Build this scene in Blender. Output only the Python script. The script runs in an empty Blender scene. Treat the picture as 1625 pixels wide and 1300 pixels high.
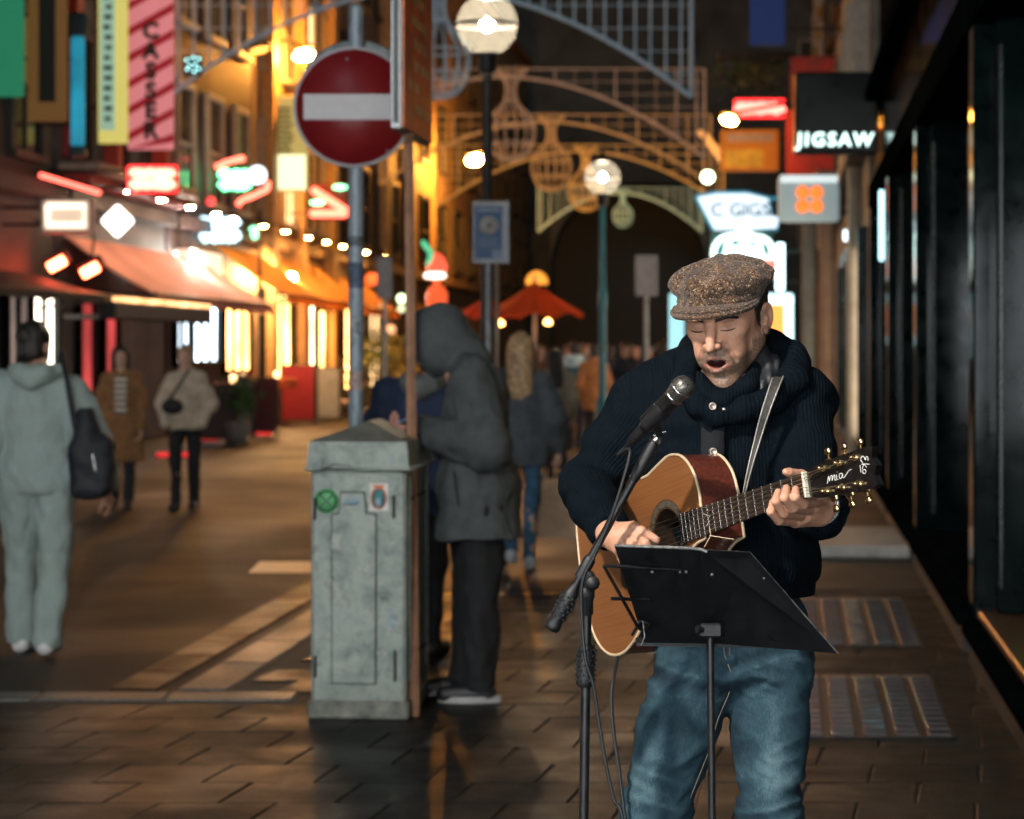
import bpy, bmesh, math, random
import numpy as np
from mathutils import Vector, Matrix, Euler

# ------------------------------------------------------------------ camera, night sky, teal fill sun, exposure
SC = bpy.context.scene
COL = SC.collection
R = math.radians
F, CX, HY, CAMZ = 3600.0, 812.5, 557.0, 1.6        # photo pixels: focal length, centre column, horizon row, eye height

cam_d = bpy.data.cameras.new('camera')
cam = bpy.data.objects.new('camera', cam_d); COL.objects.link(cam)
cam.location = (0, 0, CAMZ); cam.rotation_euler = (R(90), 0, 0)
cam_d.sensor_width = 36.0; cam_d.lens = 36.0 * F / 1625.0
cam_d.shift_y = -(650.0 - HY) / 1625.0
cam_d.clip_start = 0.1; cam_d.clip_end = 3000
cam_d.dof.use_dof = True; cam_d.dof.focus_distance = 4.22
cam_d.dof.aperture_fstop = 0.07975 / 0.0138
SC.camera = cam

world = bpy.data.worlds.new('World'); SC.world = world; world.use_nodes = True
wn = world.node_tree; wn.nodes.clear()
sky = wn.nodes.new('ShaderNodeTexSky'); sky.sky_type = 'NISHITA'; sky.sun_disc = False
sky.sun_elevation = R(0.0); sky.sun_rotation = R(200)
bg = wn.nodes.new('ShaderNodeBackground'); bg.inputs['Strength'].default_value = 0.10
wo = wn.nodes.new('ShaderNodeOutputWorld')
wn.links.new(sky.outputs[0], bg.inputs[0]); wn.links.new(bg.outputs[0], wo.inputs[0])

sun_d = bpy.data.lights.new('moon_fill', 'SUN'); sun_d.energy = 0.16; sun_d.angle = R(20); sun_d.color = (0.5, 0.8, 1.0)  # soft teal fill added for fronts and shadows, no moon in view
sun = bpy.data.objects.new('moon_fill', sun_d); COL.objects.link(sun)
sun.rotation_euler = (R(42), 0, R(-25))

SC.render.engine = 'CYCLES'
SC.view_settings.view_transform = 'Standard'; SC.view_settings.look = 'None'
SC.view_settings.exposure = 0.25; SC.view_settings.gamma = 1.0; SC.view_settings.use_curve_mapping = False
SC.cycles.use_denoising = True; SC.cycles.use_adaptive_sampling = True; SC.cycles.adaptive_threshold = 0.02
SC.cycles.max_bounces = 6; SC.cycles.diffuse_bounces = 3; SC.cycles.glossy_bounces = 3
SC.cycles.transparent_max_bounces = 8; SC.cycles.sample_clamp_indirect = 4.0
SC.cycles.caustics_reflective = False; SC.cycles.caustics_refractive = False

random.seed(7); rng = np.random.default_rng(7)

def W(px, py, Y):                                  # photo pixel at distance Y -> point
    return Vector(((px - CX) / F * Y, Y, CAMZ + (HY - py) / F * Y))
def gy(py, z=0.0):                                 # distance of the ground seen at a pixel row
    return (CAMZ - z) * F / (py - HY)

# ------------------------------------------------------------------ materials
def _nt(name):
    m = bpy.data.materials.new(name); m.use_nodes = True
    nt = m.node_tree; b = nt.nodes['Principled BSDF']
    return m, nt, b
def N(nt, t, **kw):
    n = nt.nodes.new(t)
    for k, v in kw.items():
        if k.startswith('i_'):
            n.inputs[int(k[2:])].default_value = v
        else:
            setattr(n, k, v)
    return n
def L(nt, a, b): nt.links.new(a, b)
def rgba(c): return (c[0], c[1], c[2], 1.0)
def ramp(nt, fac, stops):
    r = nt.nodes.new('ShaderNodeValToRGB'); e = r.color_ramp.elements
    while len(e) < len(stops): e.new(0.5)
    for k, (p, c) in enumerate(stops):
        e[k].position = p; e[k].color = rgba(c)
    L(nt, fac, r.inputs[0]); return r
def coords(nt, obj=True):
    return N(nt, 'ShaderNodeTexCoord').outputs['Object' if obj else 'Generated']
def noise(nt, vec, scale, detail=4, rough=0.6, dist=0.0):
    n = N(nt, 'ShaderNodeTexNoise'); n.inputs['Scale'].default_value = scale
    n.inputs['Detail'].default_value = detail; n.inputs['Roughness'].default_value = rough
    n.inputs['Distortion'].default_value = dist
    if vec is not None: L(nt, vec, n.inputs['Vector'])
    return n
def bump(nt, b, h, strength, dist=0.01):
    bp = N(nt, 'ShaderNodeBump'); bp.inputs['Strength'].default_value = strength
    bp.inputs['Distance'].default_value = dist
    L(nt, h, bp.inputs['Height']); L(nt, bp.outputs[0], b.inputs['Normal']); return bp

def mat(name, col, rough=0.6, metal=0.0, var=0.15, scale=8.0, bmp=0.0, bscale=None, coat=0.0, spec=0.5, dark=None, sheen=0.0, bdist=0.004):
    """painted / cloth / stone surface: base colour broken up by two noises, optional bump"""
    m, nt, b = _nt(name); v = coords(nt)
    n = noise(nt, v, scale, 6, 0.65)
    lo = dark if dark else tuple(c * (1 - 2 * var) for c in col)
    hi = tuple(min(1, c * (1 + var)) for c in col)
    r = ramp(nt, n.outputs[0], [(0.3, lo), (0.7, hi)])
    L(nt, r.outputs[0], b.inputs['Base Color'])
    rr = N(nt, 'ShaderNodeMapRange'); rr.inputs[3].default_value = max(0, rough - 0.12); rr.inputs[4].default_value = min(1, rough + 0.12)
    L(nt, n.outputs[0], rr.inputs[0]); L(nt, rr.outputs[0], b.inputs['Roughness'])
    b.inputs['Metallic'].default_value = metal; b.inputs['Coat Weight'].default_value = coat
    b.inputs['Specular IOR Level'].default_value = spec
    b.inputs['Sheen Weight'].default_value = sheen
    if bmp:
        n2 = noise(nt, v, bscale or scale * 6, 5, 0.7)
        bump(nt, b, n2.outputs[0], bmp, bdist)
    return m
def emit(name, col, strength, var=0.0, scale=3.0, both=True):
    m, nt, b = _nt(name)
    b.inputs['Base Color'].default_value = rgba(tuple(c * 0.6 for c in col)); b.inputs['Roughness'].default_value = 0.4
    b.inputs['Emission Color'].default_value = rgba(col); b.inputs['Emission Strength'].default_value = strength
    if var:
        n = noise(nt, coords(nt), scale, 3)
        rr = N(nt, 'ShaderNodeMapRange'); rr.inputs[1].default_value = 0.35; rr.inputs[2].default_value = 0.65
        rr.inputs[3].default_value = strength * (1 - var); rr.inputs[4].default_value = strength * (1 + var)
        L(nt, n.outputs[0], rr.inputs[0]); L(nt, rr.outputs[0], b.inputs['Emission Strength'])
    return m

MT = {}
def M(key):
    return MT[key]

# ------------------------------------------------------------------ mesh helpers
def link(o, parent=None, label=None, cat=None, group=None, kind=None):
    COL.objects.link(o)
    if parent is not None: o.parent = parent
    if label: o['label'] = label
    if cat: o['category'] = cat
    if group: o['group'] = group
    if kind: o['kind'] = kind
    return o
def thing(name, label, cat, loc=(0, 0, 0), rz=0.0, group=None):
    o = bpy.data.objects.new(name, None); o.empty_display_size = 0.1
    o.location = loc; o.rotation_euler = (0, 0, rz)
    return link(o, None, label, cat, group)
def mesh_obj(name, me, material, parent=None, smooth=None, **kw):
    if material is not None:
        for mm in (material if isinstance(material, (list, tuple)) else [material]): me.materials.append(mm)
    o = bpy.data.objects.new(name, me)
    return link(o, parent, **kw)
def np_mesh(name, v, q, smooth=True):
    me = bpy.data.meshes.new(name); v = np.asarray(v, np.float32); q = np.asarray(q, np.int32)
    k = q.shape[1]
    me.vertices.add(len(v)); me.vertices.foreach_set('co', v.ravel())
    me.loops.add(q.size); me.loops.foreach_set('vertex_index', q.ravel())
    me.polygons.add(len(q)); me.polygons.foreach_set('loop_start', np.arange(0, q.size, k, dtype=np.int32))
    me.update(calc_edges=True)
    me.polygons.foreach_set('use_smooth', np.full(len(q), smooth)); me.update()
    return me

class MB:
    """collects shapes into one mesh"""
    def __init__(s): s.v = []; s.f = []; s.sm = []
    def add(s, vs, fs, smooth=False):
        n = len(s.v); s.v += [tuple(v) for v in vs]
        s.f += [tuple(i + n for i in f) for f in fs]; s.sm += [smooth] * len(fs); return s
    def box(s, c, size, mtx=None, bev=0.0):
        hx, hy, hz = size[0] / 2, size[1] / 2, size[2] / 2
        if bev <= 0:
            vs = [Vector((x * hx, y * hy, z * hz)) for z in (-1, 1) for y in (-1, 1) for x in (-1, 1)]
            fs = [(0, 2, 3, 1), (4, 5, 7, 6), (0, 1, 5, 4), (2, 6, 7, 3), (0, 4, 6, 2), (1, 3, 7, 5)]
            sm = False
        else:
            b = min(bev, hx * .9, hy * .9, hz * .9); vs = []; fs = []
            # rounded-rectangle section with chamfered ends
            def ring(ix, iy, z):
                k = len(vs)
                for (sx, sy) in ((1, 1), (-1, 1), (-1, -1), (1, -1)):
                    cx_, cy_ = sx * (ix - b), sy * (iy - b)
                    if sx * sy > 0: vs.append(Vector((cx_ + sx * b, cy_, z))); vs.append(Vector((cx_, cy_ + sy * b, z)))
                    else: vs.append(Vector((cx_, cy_ + sy * b, z))); vs.append(Vector((cx_ + sx * b, cy_, z)))
                return [k + i for i in range(8)]
            rs = [ring(hx - b * .8, hy - b * .8, -hz), ring(hx, hy, -hz + b), ring(hx, hy, hz - b), ring(hx - b * .8, hy - b * .8, hz)]
            for a, c_ in zip(rs, rs[1:]):
                for i in range(8): fs.append((a[i], a[(i + 1) % 8], c_[(i + 1) % 8], c_[i]))
            fs.append(tuple(reversed(rs[0]))); fs.append(tuple(rs[3])); sm = False
        c = Vector(c)
        vs = [(mtx @ v if mtx else v) + c for v in vs]
        return s.add(vs, fs, sm)
    def prism(s, poly, z0, z1, mtx=None):
        n = len(poly)
        vs = [Vector((p[0], p[1], z0)) for p in poly] + [Vector((p[0], p[1], z1)) for p in poly]
        fs = [tuple(reversed(range(n))), tuple(range(n, 2 * n))] + [(i, (i + 1) % n, n + (i + 1) % n, n + i) for i in range(n)]
        if mtx: vs = [mtx @ v for v in vs]
        return s.add(vs, fs)
    def tube(s, pts, r, seg=8, caps=True, smooth=True, flat=None):
        pts = [Vector(p) for p in pts]; n = len(pts)
        rr = list(r) if isinstance(r, (list, tuple)) else [r] * n
        vs = []; fs = []; ref = None
        for i, p in enumerate(pts):
            t = (pts[min(i + 1, n - 1)] - pts[max(i - 1, 0)]).normalized()
            if ref is None:
                ref = Vector((0, 0, 1)) if abs(t.z) < .9 else Vector((1, 0, 0))
            u = (ref - t * ref.dot(t)).normalized(); ref = u; w = t.cross(u)
            for k in range(seg):
                a = 2 * math.pi * k / seg
                vs.append(p + u * math.cos(a) * rr[i] + w * math.sin(a) * rr[i] * (flat or 1))
        for i in range(n - 1):
            for k in range(seg):
                a, b = i * seg + k, i * seg + (k + 1) % seg
                fs.append((a, b, b + seg, a + seg))
        s.add(vs, fs, smooth)
        if caps:
            s.add([vs[k] for k in range(seg)], [tuple(reversed(range(seg)))]); s.add([vs[(n - 1) * seg + k] for k in range(seg)], [tuple(range(seg))])
        return s
    def lathe(s, prof, c=(0, 0, 0), seg=16, mtx=None, smooth=True):
        vs = []; fs = []; c = Vector(c); n = len(prof)
        for (r, z) in prof:
            for k in range(seg):
                a = 2 * math.pi * k / seg; vs.append(Vector((r * math.cos(a), r * math.sin(a), z)))
        for i in range(n - 1):
            for k in range(seg):
                a, b = i * seg + k, i * seg + (k + 1) % seg
                fs.append((a, b, b + seg, a + seg))
        vs = [(mtx @ v if mtx else v) + c for v in vs]
        return s.add(vs, fs, smooth)
    def quadstrip(s, A, B, smooth=True):
        n = len(A)
        return s.add(list(A) + list(B), [(i, i + 1, n + i + 1, n + i) for i in range(n - 1)], smooth)
    def grid(s, rows, smooth=True):
        m = len(rows[0]); vs = [p for r_ in rows for p in r_]
        fs = [(i * m + j, i * m + j + 1, (i + 1) * m + j + 1, (i + 1) * m + j) for i in range(len(rows) - 1) for j in range(m - 1)]
        return s.add(vs, fs, smooth)
    def mesh(s, name):
        me = bpy.data.meshes.new(name); me.from_pydata([tuple(v) for v in s.v], [], s.f)
        me.polygons.foreach_set('use_smooth', s.sm); me.update()
        bm = bmesh.new(); bm.from_mesh(me); bmesh.ops.recalc_face_normals(bm, faces=bm.faces); bm.to_mesh(me); bm.free()
        return me
    def build(s, name, material, parent=None, **kw):
        return mesh_obj(name, s.mesh(name), material, parent, **kw)

def frame_mtx(x, y, z):                             # columns -> 4x4 rotation
    m = Matrix((x, y, z)).transposed().to_4x4(); return m
def text_obj(name, body, size, mtx, material, parent=None, extrude=0.004, align='CENTER', bold=0.0, shear=0.0, spacing=1.0, lspace=1.0, **kw):
    cu = bpy.data.curves.new(name, 'FONT'); cu.body = body; cu.size = size; cu.extrude = extrude
    cu.align_x = align; cu.align_y = 'CENTER'; cu.offset = bold; cu.shear = shear; cu.space_character = spacing; cu.space_line = lspace
    cu.resolution_u = 3
    t = bpy.data.objects.new(name, cu); COL.objects.link(t)
    dg = bpy.context.evaluated_depsgraph_get(); me = bpy.data.meshes.new_from_object(t.evaluated_get(dg))
    bpy.data.objects.remove(t); bpy.data.curves.remove(cu); me.name = name
    me.transform(mtx); me.materials.clear()
    return mesh_obj(name, me, material, parent, **kw)
FACE = Matrix.Rotation(R(90), 4, 'X')               # text lying in XY -> standing up facing -Y
def catmull(pts, n=6, closed=False):
    P_ = [np.array(p, float) for p in pts]; out = []; m = len(P_)
    for i in range(m if closed else m - 1):
        if closed: a, b, c, d = P_[(i - 1) % m], P_[i], P_[(i + 1) % m], P_[(i + 2) % m]
        else: a, b, c, d = P_[max(i - 1, 0)], P_[i], P_[i + 1], P_[min(i + 2, m - 1)]
        for k in range(n):
            t = k / n
            out.append(.5 * ((2 * b) + (-a + c) * t + (2 * a - 5 * b + 4 * c - d) * t * t + (-a + 3 * b - 3 * c + d) * t ** 3))
    if not closed: out.append(P_[-1])
    return out

# ------------------------------------------------------------------ smooth solid modelling (distance field -> surface)
def vnoise(p, scale, seed=0):
    r = np.random.default_rng(seed); lat = r.random((32, 32, 32)).astype(np.float32) * 2 - 1
    q = np.asarray(p, np.float32) * scale; i = np.floor(q).astype(int); f = q - i; f = f * f * (3 - 2 * f); o = 0
    for dx in (0, 1):
        for dy in (0, 1):
            for dz in (0, 1):
                w = (f[:, 0] if dx else 1 - f[:, 0]) * (f[:, 1] if dy else 1 - f[:, 1]) * (f[:, 2] if dz else 1 - f[:, 2])
                o = o + w * lat[(i[:, 0] + dx) % 32, (i[:, 1] + dy) % 32, (i[:, 2] + dz) % 32]
    return o
class SDF:
    def __init__(s, lo, hi, h):
        s.lo = np.array(lo, float); s.h = h
        s.n = np.ceil((np.array(hi, float) - s.lo) / h).astype(int) + 1
        s.d = np.full(tuple(s.n), 1.0, np.float32)
        s.ax = [(s.lo[i] + h * np.arange(s.n[i])).astype(np.float32) for i in range(3)]
    def win(s, lo, hi):
        a = np.clip(np.floor((np.array(lo) - s.lo) / s.h).astype(int), 0, s.n); b = np.clip(np.ceil((np.array(hi) - s.lo) / s.h).astype(int) + 1, 0, s.n)
        sl = tuple(slice(a[i], b[i]) for i in range(3))
        return sl, s.ax[0][sl[0]][:, None, None], s.ax[1][sl[1]][None, :, None], s.ax[2][sl[2]][None, None, :]
    def comb(s, sl, b, k, op):
        a = s.d[sl]
        if a.size == 0: return s
        if op == 's': b = -b
        if op == 'u':
            if k > 0:
                t = np.clip(.5 + .5 * (b - a) / k, 0, 1); r = b + (a - b) * t - k * t * (1 - t)
            else: r = np.minimum(a, b)
        else:
            if k > 0:
                t = np.clip(.5 - .5 * (b - a) / k, 0, 1); r = b + (a - b) * t + k * t * (1 - t)
            else: r = np.maximum(a, b)
        s.d[sl] = r; return s
    def cone(s, a, b, ra, rb=None, k=0.02, op='u', sc=None):
        rb = ra if rb is None else rb
        a = np.array(a, float); b = np.array(b, float); m = max(ra, rb) + k + 3 * s.h
        if sc: m = m * max(1, *sc)
        sl, X, Y, Z = s.win(np.minimum(a, b) - m, np.maximum(a, b) + m)
        e = sc or (1, 1, 1)
        ba = (b - a) / e; l2 = max(float(ba @ ba), 1e-9)
        x, y, z = (X - a[0]) / e[0], (Y - a[1]) / e[1], (Z - a[2]) / e[2]
        t = np.clip((x * ba[0] + y * ba[1] + z * ba[2]) / l2, 0, 1)
        d = np.sqrt((x - t * ba[0]) ** 2 + (y - t * ba[1]) ** 2 + (z - t * ba[2]) ** 2) - (ra + (rb - ra) * t)
        return s.comb(sl, (d * min(e)).astype(np.float32), k, op)
    def limb(s, pts, k=0.02, op='u', kin=None):
        for (a, ra), (b, rb) in zip(pts, pts[1:]): s.cone(a, b, ra, rb, k, op)
        return s
    def ell(s, c, r, k=0.02, op='u', rot=None):
        c = np.array(c, float); r = np.array(r, float); m = max(r) + k + 3 * s.h
        sl, X, Y, Z = s.win(c - m, c + m); x, y, z = X - c[0], Y - c[1], Z - c[2]
        if rot is not None:
            Q = np.array(rot.to_matrix() if hasattr(rot, 'to_matrix') else rot).T
            x, y, z = Q[0, 0] * x + Q[0, 1] * y + Q[0, 2] * z, Q[1, 0] * x + Q[1, 1] * y + Q[1, 2] * z, Q[2, 0] * x + Q[2, 1] * y + Q[2, 2] * z
        k0 = np.sqrt((x / r[0]) ** 2 + (y / r[1]) ** 2 + (z / r[2]) ** 2); k1 = np.sqrt((x / r[0] ** 2) ** 2 + (y / r[1] ** 2) ** 2 + (z / r[2] ** 2) ** 2)
        return s.comb(sl, (k0 * (k0 - 1) / np.maximum(k1, 1e-6)).astype(np.float32), k, op)
    def box(s, c, hs, rd=0.01, k=0.01, op='u', rot=None):
        c = np.array(c, float); m = float(np.linalg.norm(hs)) + rd + k + 3 * s.h
        sl, X, Y, Z = s.win(c - m, c + m); x, y, z = X - c[0], Y - c[1], Z - c[2]
        if rot is not None:
            Q = np.array(rot.to_matrix() if hasattr(rot, 'to_matrix') else rot).T
            x, y, z = Q[0, 0] * x + Q[0, 1] * y + Q[0, 2] * z, Q[1, 0] * x + Q[1, 1] * y + Q[1, 2] * z, Q[2, 0] * x + Q[2, 1] * y + Q[2, 2] * z
        qx, qy, qz = np.abs(x) - (hs[0] - rd), np.abs(y) - (hs[1] - rd), np.abs(z) - (hs[2] - rd)
        d = np.sqrt(np.maximum(qx, 0) ** 2 + np.maximum(qy, 0) ** 2 + np.maximum(qz, 0) ** 2) + np.minimum(np.maximum(np.maximum(qx, qy), qz), 0) - rd
        return s.comb(sl, d.astype(np.float32), k, op)
    def cut(s, p, n, k=0.004):                      # remove the side n points to
        p = np.array(p, float); n = np.array(n, float); n = n / np.linalg.norm(n)
        X, Y, Z = s.ax[0][:, None, None], s.ax[1][None, :, None], s.ax[2][None, None, :]
        b = ((X - p[0]) * n[0] + (Y - p[1]) * n[1] + (Z - p[2]) * n[2]).astype(np.float32)
        return s.comb((slice(None),) * 3, b, k, 'i')
    def mesh(s):
        d = s.d; n = d.shape; neg = d < 0
        c = [neg[(i or None):n[0] - 1 + i, (j or None):n[1] - 1 + j, (k or None):n[2] - 1 + k] for i in (0, 1) for j in (0, 1) for k in (0, 1)]
        allv = c[0].copy(); anyv = c[0].copy()
        for q in c[1:]: allv &= q; anyv |= q
        act = anyv & ~allv; idx = np.argwhere(act); vid = np.full(act.shape, -1, np.int32); vid[act] = np.arange(len(idx))
        offs = np.array([(i, j, k) for i in (0, 1) for j in (0, 1) for k in (0, 1)])
        vals = np.stack([d[idx[:, 0] + o[0], idx[:, 1] + o[1], idx[:, 2] + o[2]] for o in offs], 1)
        acc = np.zeros((len(idx), 3)); cnt = np.zeros(len(idx))
        for a in range(8):
            for b in range(a + 1, 8):
                if np.abs(offs[a] - offs[b]).sum() != 1: continue
                va, vb = vals[:, a], vals[:, b]; cr = (va < 0) != (vb < 0); t = np.where(cr, va / np.where(cr, va - vb, 1), 0)
                acc += np.where(cr[:, None], offs[a] + t[:, None] * (offs[b] - offs[a]), 0); cnt += cr
        v = (idx + acc / cnt[:, None]) * s.h + s.lo; quads = []
        for ax in range(3):
            u, w = (ax + 1) % 3, (ax + 2) % 3
            a = np.moveaxis(neg, (ax, u, w), (0, 1, 2)); V = np.moveaxis(vid, (ax, u, w), (0, 1, 2))
            ch = a[:-1, 1:-1, 1:-1] != a[1:, 1:-1, 1:-1]; e = np.argwhere(ch); i, j, k = e[:, 0], e[:, 1] + 1, e[:, 2] + 1
            q = np.stack([V[i, j - 1, k - 1], V[i, j, k - 1], V[i, j, k], V[i, j - 1, k]], 1)
            fl = ~a[i, j, k]; q[fl] = q[fl][:, ::-1]; quads.append(q)
        q = np.concatenate(quads); return v, q[(q >= 0).all(1)]
def vnormals(v, q):
    n = np.cross(v[q[:, 2]] - v[q[:, 0]], v[q[:, 3]] - v[q[:, 1]]); o = np.zeros_like(v)
    for k in range(4): np.add.at(o, q[:, k], n)
    return o / np.maximum(np.linalg.norm(o, axis=1, keepdims=True), 1e-9)
def wrinkle(v, q, amps):                             # amps: (amplitude, scale xyz, seed)
    n = vnormals(v, q); o = v.copy()
    for (a, sc, seed) in amps: o += n * (a * vnoise(v * np.array(sc), 1.0, seed))[:, None]
    return o
def xf(v, m):
    A = np.array(m); return v @ A[:3, :3].T + A[:3, 3]
def attr(me, name, vals):
    a = me.attributes.new(name, 'FLOAT', 'POINT'); a.data.foreach_set('value', np.asarray(vals, np.float32))
def join_np(*vq):
    vs = []; qs = []; n = 0
    for v, q in vq: vs.append(v); qs.append(q + n); n += len(v)
    return np.concatenate(vs), np.concatenate(qs)
# ------------------------------------------------------------------ materials used in several places
def build_mats():
    MT['black_metal'] = mat('black_metal', (0.012, 0.012, 0.013), 0.38, 0.0, 0.3, 30, 0.1, 200)
    MT['black_plastic'] = mat('black_plastic', (0.010, 0.010, 0.011), 0.5, 0, 0.3, 40, 0.15, 300)
    MT['chrome'] = mat('chrome', (0.6, 0.6, 0.6), 0.25, 1.0, 0.1, 40)
    MT['gold'] = mat('gold', (0.85, 0.58, 0.28), 0.2, 1.0, 0.1, 60)
    MT['grey_steel'] = mat('grey_steel', (0.30, 0.32, 0.33), 0.45, 0.7, 0.25, 12, 0.1, 80)
    MT['dark_iron'] = mat('dark_iron', (0.02, 0.02, 0.022), 0.45, 0.3, 0.3, 10)
    # --- skin with lips, stubble and mouth as own colours
    m, nt, b = _nt('skin_singer'); v = coords(nt)
    n = noise(nt, v, 60, 5); base = ramp(nt, n.outputs[0], [(0.3, (0.54, 0.265, 0.165)), (0.7, (0.67, 0.35, 0.23))])
    st = N(nt, 'ShaderNodeAttribute', attribute_name='stubble'); lp = N(nt, 'ShaderNodeAttribute', attribute_name='lips'); mo = N(nt, 'ShaderNodeAttribute', attribute_name='mouth')
    sn = noise(nt, v, 700, 2); sm = ramp(nt, sn.outputs[0], [(0.42, (0, 0, 0)), (0.62, (1, 1, 1))])
    sp = N(nt, 'ShaderNodeMath', operation='MULTIPLY_ADD'); L(nt, sm.outputs[0], sp.inputs[0]); sp.inputs[1].default_value = 0.34; sp.inputs[2].default_value = 0.66
    sf = N(nt, 'ShaderNodeMath', operation='MULTIPLY'); L(nt, st.outputs['Fac'], sf.inputs[0]); L(nt, sp.outputs[0], sf.inputs[1])
    sc = ramp(nt, noise(nt, v, 240, 2).outputs[0], [(0.35, (0.030, 0.022, 0.016)), (0.65, (0.17, 0.125, 0.09))])
    def mix(f, a, c):
        x = N(nt, 'ShaderNodeMix', data_type='RGBA'); L(nt, f, x.inputs[0])
        for s_, q in ((6, a), (7, c)):
            if isinstance(q, tuple): x.inputs[s_].default_value = rgba(q)
            else: L(nt, q, x.inputs[s_])
        return x.outputs[2]
    sk = N(nt, 'ShaderNodeAttribute', attribute_name='socket_shade'); c0 = mix(sk.outputs['Fac'], base.outputs[0], (0.17, 0.075, 0.052))  # painted shade darkens the skin in the hollows of the face
    c1 = mix(sf.outputs[0], c0, sc.outputs[0]); c2 = mix(lp.outputs['Fac'], c1, (0.36, 0.14, 0.11)); c3 = mix(mo.outputs['Fac'], c2, (0.035, 0.008, 0.007))
    L(nt, c3, b.inputs['Base Color']); b.inputs['Roughness'].default_value = 0.5; b.inputs['Specular IOR Level'].default_value = 0.35
    b.inputs['Subsurface Weight'].default_value = 0.12; b.inputs['Subsurface Radius'].default_value = (0.008, 0.003, 0.0015); b.inputs['Subsurface Scale'].default_value = 0.6
    bump(nt, b, noise(nt, v, 350, 4, 0.7).outputs[0], 0.25, 0.002)
    MT['skin_singer'] = m
    for nm, c in (('skin', (0.46, 0.25, 0.17)), ('skin_pale', (0.56, 0.36, 0.28)), ('skin_red', (0.5, 0.24, 0.17))):
        m = mat(nm, c, 0.45, 0, 0.1, 40); m.node_tree.nodes['Principled BSDF'].inputs['Subsurface Weight'].default_value = 0.08
        m.node_tree.nodes['Principled BSDF'].inputs['Subsurface Scale'].default_value = 0.01; MT[nm] = m
    # --- ribbed navy knit: attribute rib runs across the ribs
    m, nt, b = _nt('navy_knit'); v = coords(nt)
    rb = N(nt, 'ShaderNodeAttribute', attribute_name='rib')
    nz = noise(nt, v, 25, 2); ad = N(nt, 'ShaderNodeMath', operation='MULTIPLY_ADD'); L(nt, nz.outputs[0], ad.inputs[0]); ad.inputs[1].default_value = 0.004; L(nt, rb.outputs['Fac'], ad.inputs[2])
    mu = N(nt, 'ShaderNodeMath', operation='MULTIPLY'); L(nt, ad.outputs[0], mu.inputs[0]); mu.inputs[1].default_value = 2 * math.pi / 0.0068
    si = N(nt, 'ShaderNodeMath', operation='SINE'); L(nt, mu.outputs[0], si.inputs[0])
    fz = noise(nt, v, 900, 3, 0.8); hh = N(nt, 'ShaderNodeMath', operation='MULTIPLY_ADD'); L(nt, fz.outputs[0], hh.inputs[0]); hh.inputs[1].default_value = 1.3; L(nt, si.outputs[0], hh.inputs[2])
    r = ramp(nt, noise(nt, v, 120, 5, 0.8).outputs[0], [(0.3, (0.0018, 0.0038, 0.0060)), (0.7, (0.0048, 0.0090, 0.0130))])
    L(nt, r.outputs[0], b.inputs['Base Color']); b.inputs['Roughness'].default_value = 0.9; b.inputs['Sheen Weight'].default_value = 0.0; b.inputs['Sheen Roughness'].default_value = 0.5; b.inputs['Sheen Tint'].default_value = (0.5, 0.7, 1, 1)
    b.inputs['Specular IOR Level'].default_value = 0.06
    bump(nt, b, hh.outputs[0], 0.40, 0.0018); MT['navy_knit'] = m
    # --- washed denim
    m, nt, b = _nt('denim'); v = coords(nt); fa = N(nt, 'ShaderNodeAttribute', attribute_name='fade')
    n1 = noise(nt, v, 18, 6, 0.7, 0.6); n2 = noise(nt, v, 500, 3, 0.7)
    mp = N(nt, 'ShaderNodeMapping'); mp.inputs['Scale'].default_value = (700, 700, 60); L(nt, v, mp.inputs[0]); n3 = noise(nt, mp.outputs[0], 1.0, 2)
    s1 = N(nt, 'ShaderNodeMath', operation='MULTIPLY_ADD'); L(nt, n1.outputs[0], s1.inputs[0]); s1.inputs[1].default_value = 0.55; L(nt, fa.outputs['Fac'], s1.inputs[2])
    s2 = N(nt, 'ShaderNodeMath', operation='MULTIPLY_ADD'); L(nt, n3.outputs[0], s2.inputs[0]); s2.inputs[1].default_value = 0.4; L(nt, s1.outputs[0], s2.inputs[2])
    r = ramp(nt, s2.outputs[0], [(0.3, (0.009, 0.020, 0.030)), (0.60, (0.028, 0.062, 0.082)), (0.95, (0.125, 0.20, 0.23))])
    L(nt, r.outputs[0], b.inputs['Base Color']); b.inputs['Roughness'].default_value = 0.85; b.inputs['Specular IOR Level'].default_value = 0.2
    bump(nt, b, n3.outputs[0], 0.35, 0.002); MT['denim'] = m
    # --- tweed
    m, nt, b = _nt('tweed'); v = coords(nt)
    vo = N(nt, 'ShaderNodeTexVoronoi'); vo.inputs['Scale'].default_value = 420; L(nt, v, vo.inputs['Vector'])
    sx = N(nt, 'ShaderNodeSeparateColor'); L(nt, vo.outputs['Color'], sx.inputs[0])
    r = ramp(nt, sx.outputs[0], [(0.0, (0.012, 0.009, 0.007)), (0.26, (0.045, 0.026, 0.016)), (0.46, (0.095, 0.050, 0.025)), (0.64, (0.165, 0.076, 0.028)), (0.82, (0.23, 0.145, 0.085)), (0.96, (0.42, 0.32, 0.22))])
    r.color_ramp.interpolation = 'CONSTANT'
    big = ramp(nt, noise(nt, v, 22, 4).outputs[0], [(0.3, (0.6, 0.6, 0.6)), (0.7, (1.15, 1.1, 1.05))])
    mx = N(nt, 'ShaderNodeMix', data_type='RGBA', blend_type='MULTIPLY'); mx.inputs[0].default_value = 1; L(nt, r.outputs[0], mx.inputs[6]); L(nt, big.outputs[0], mx.inputs[7])
    L(nt, mx.outputs[2], b.inputs['Base Color']); b.inputs['Roughness'].default_value = 0.92; b.inputs['Sheen Weight'].default_value = 0.15
    bump(nt, b, vo.outputs['Distance'], 0.7, 0.002); MT['tweed'] = m
    # --- guitar woods
    m, nt, b = _nt('cedar_top'); v = coords(nt)
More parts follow.
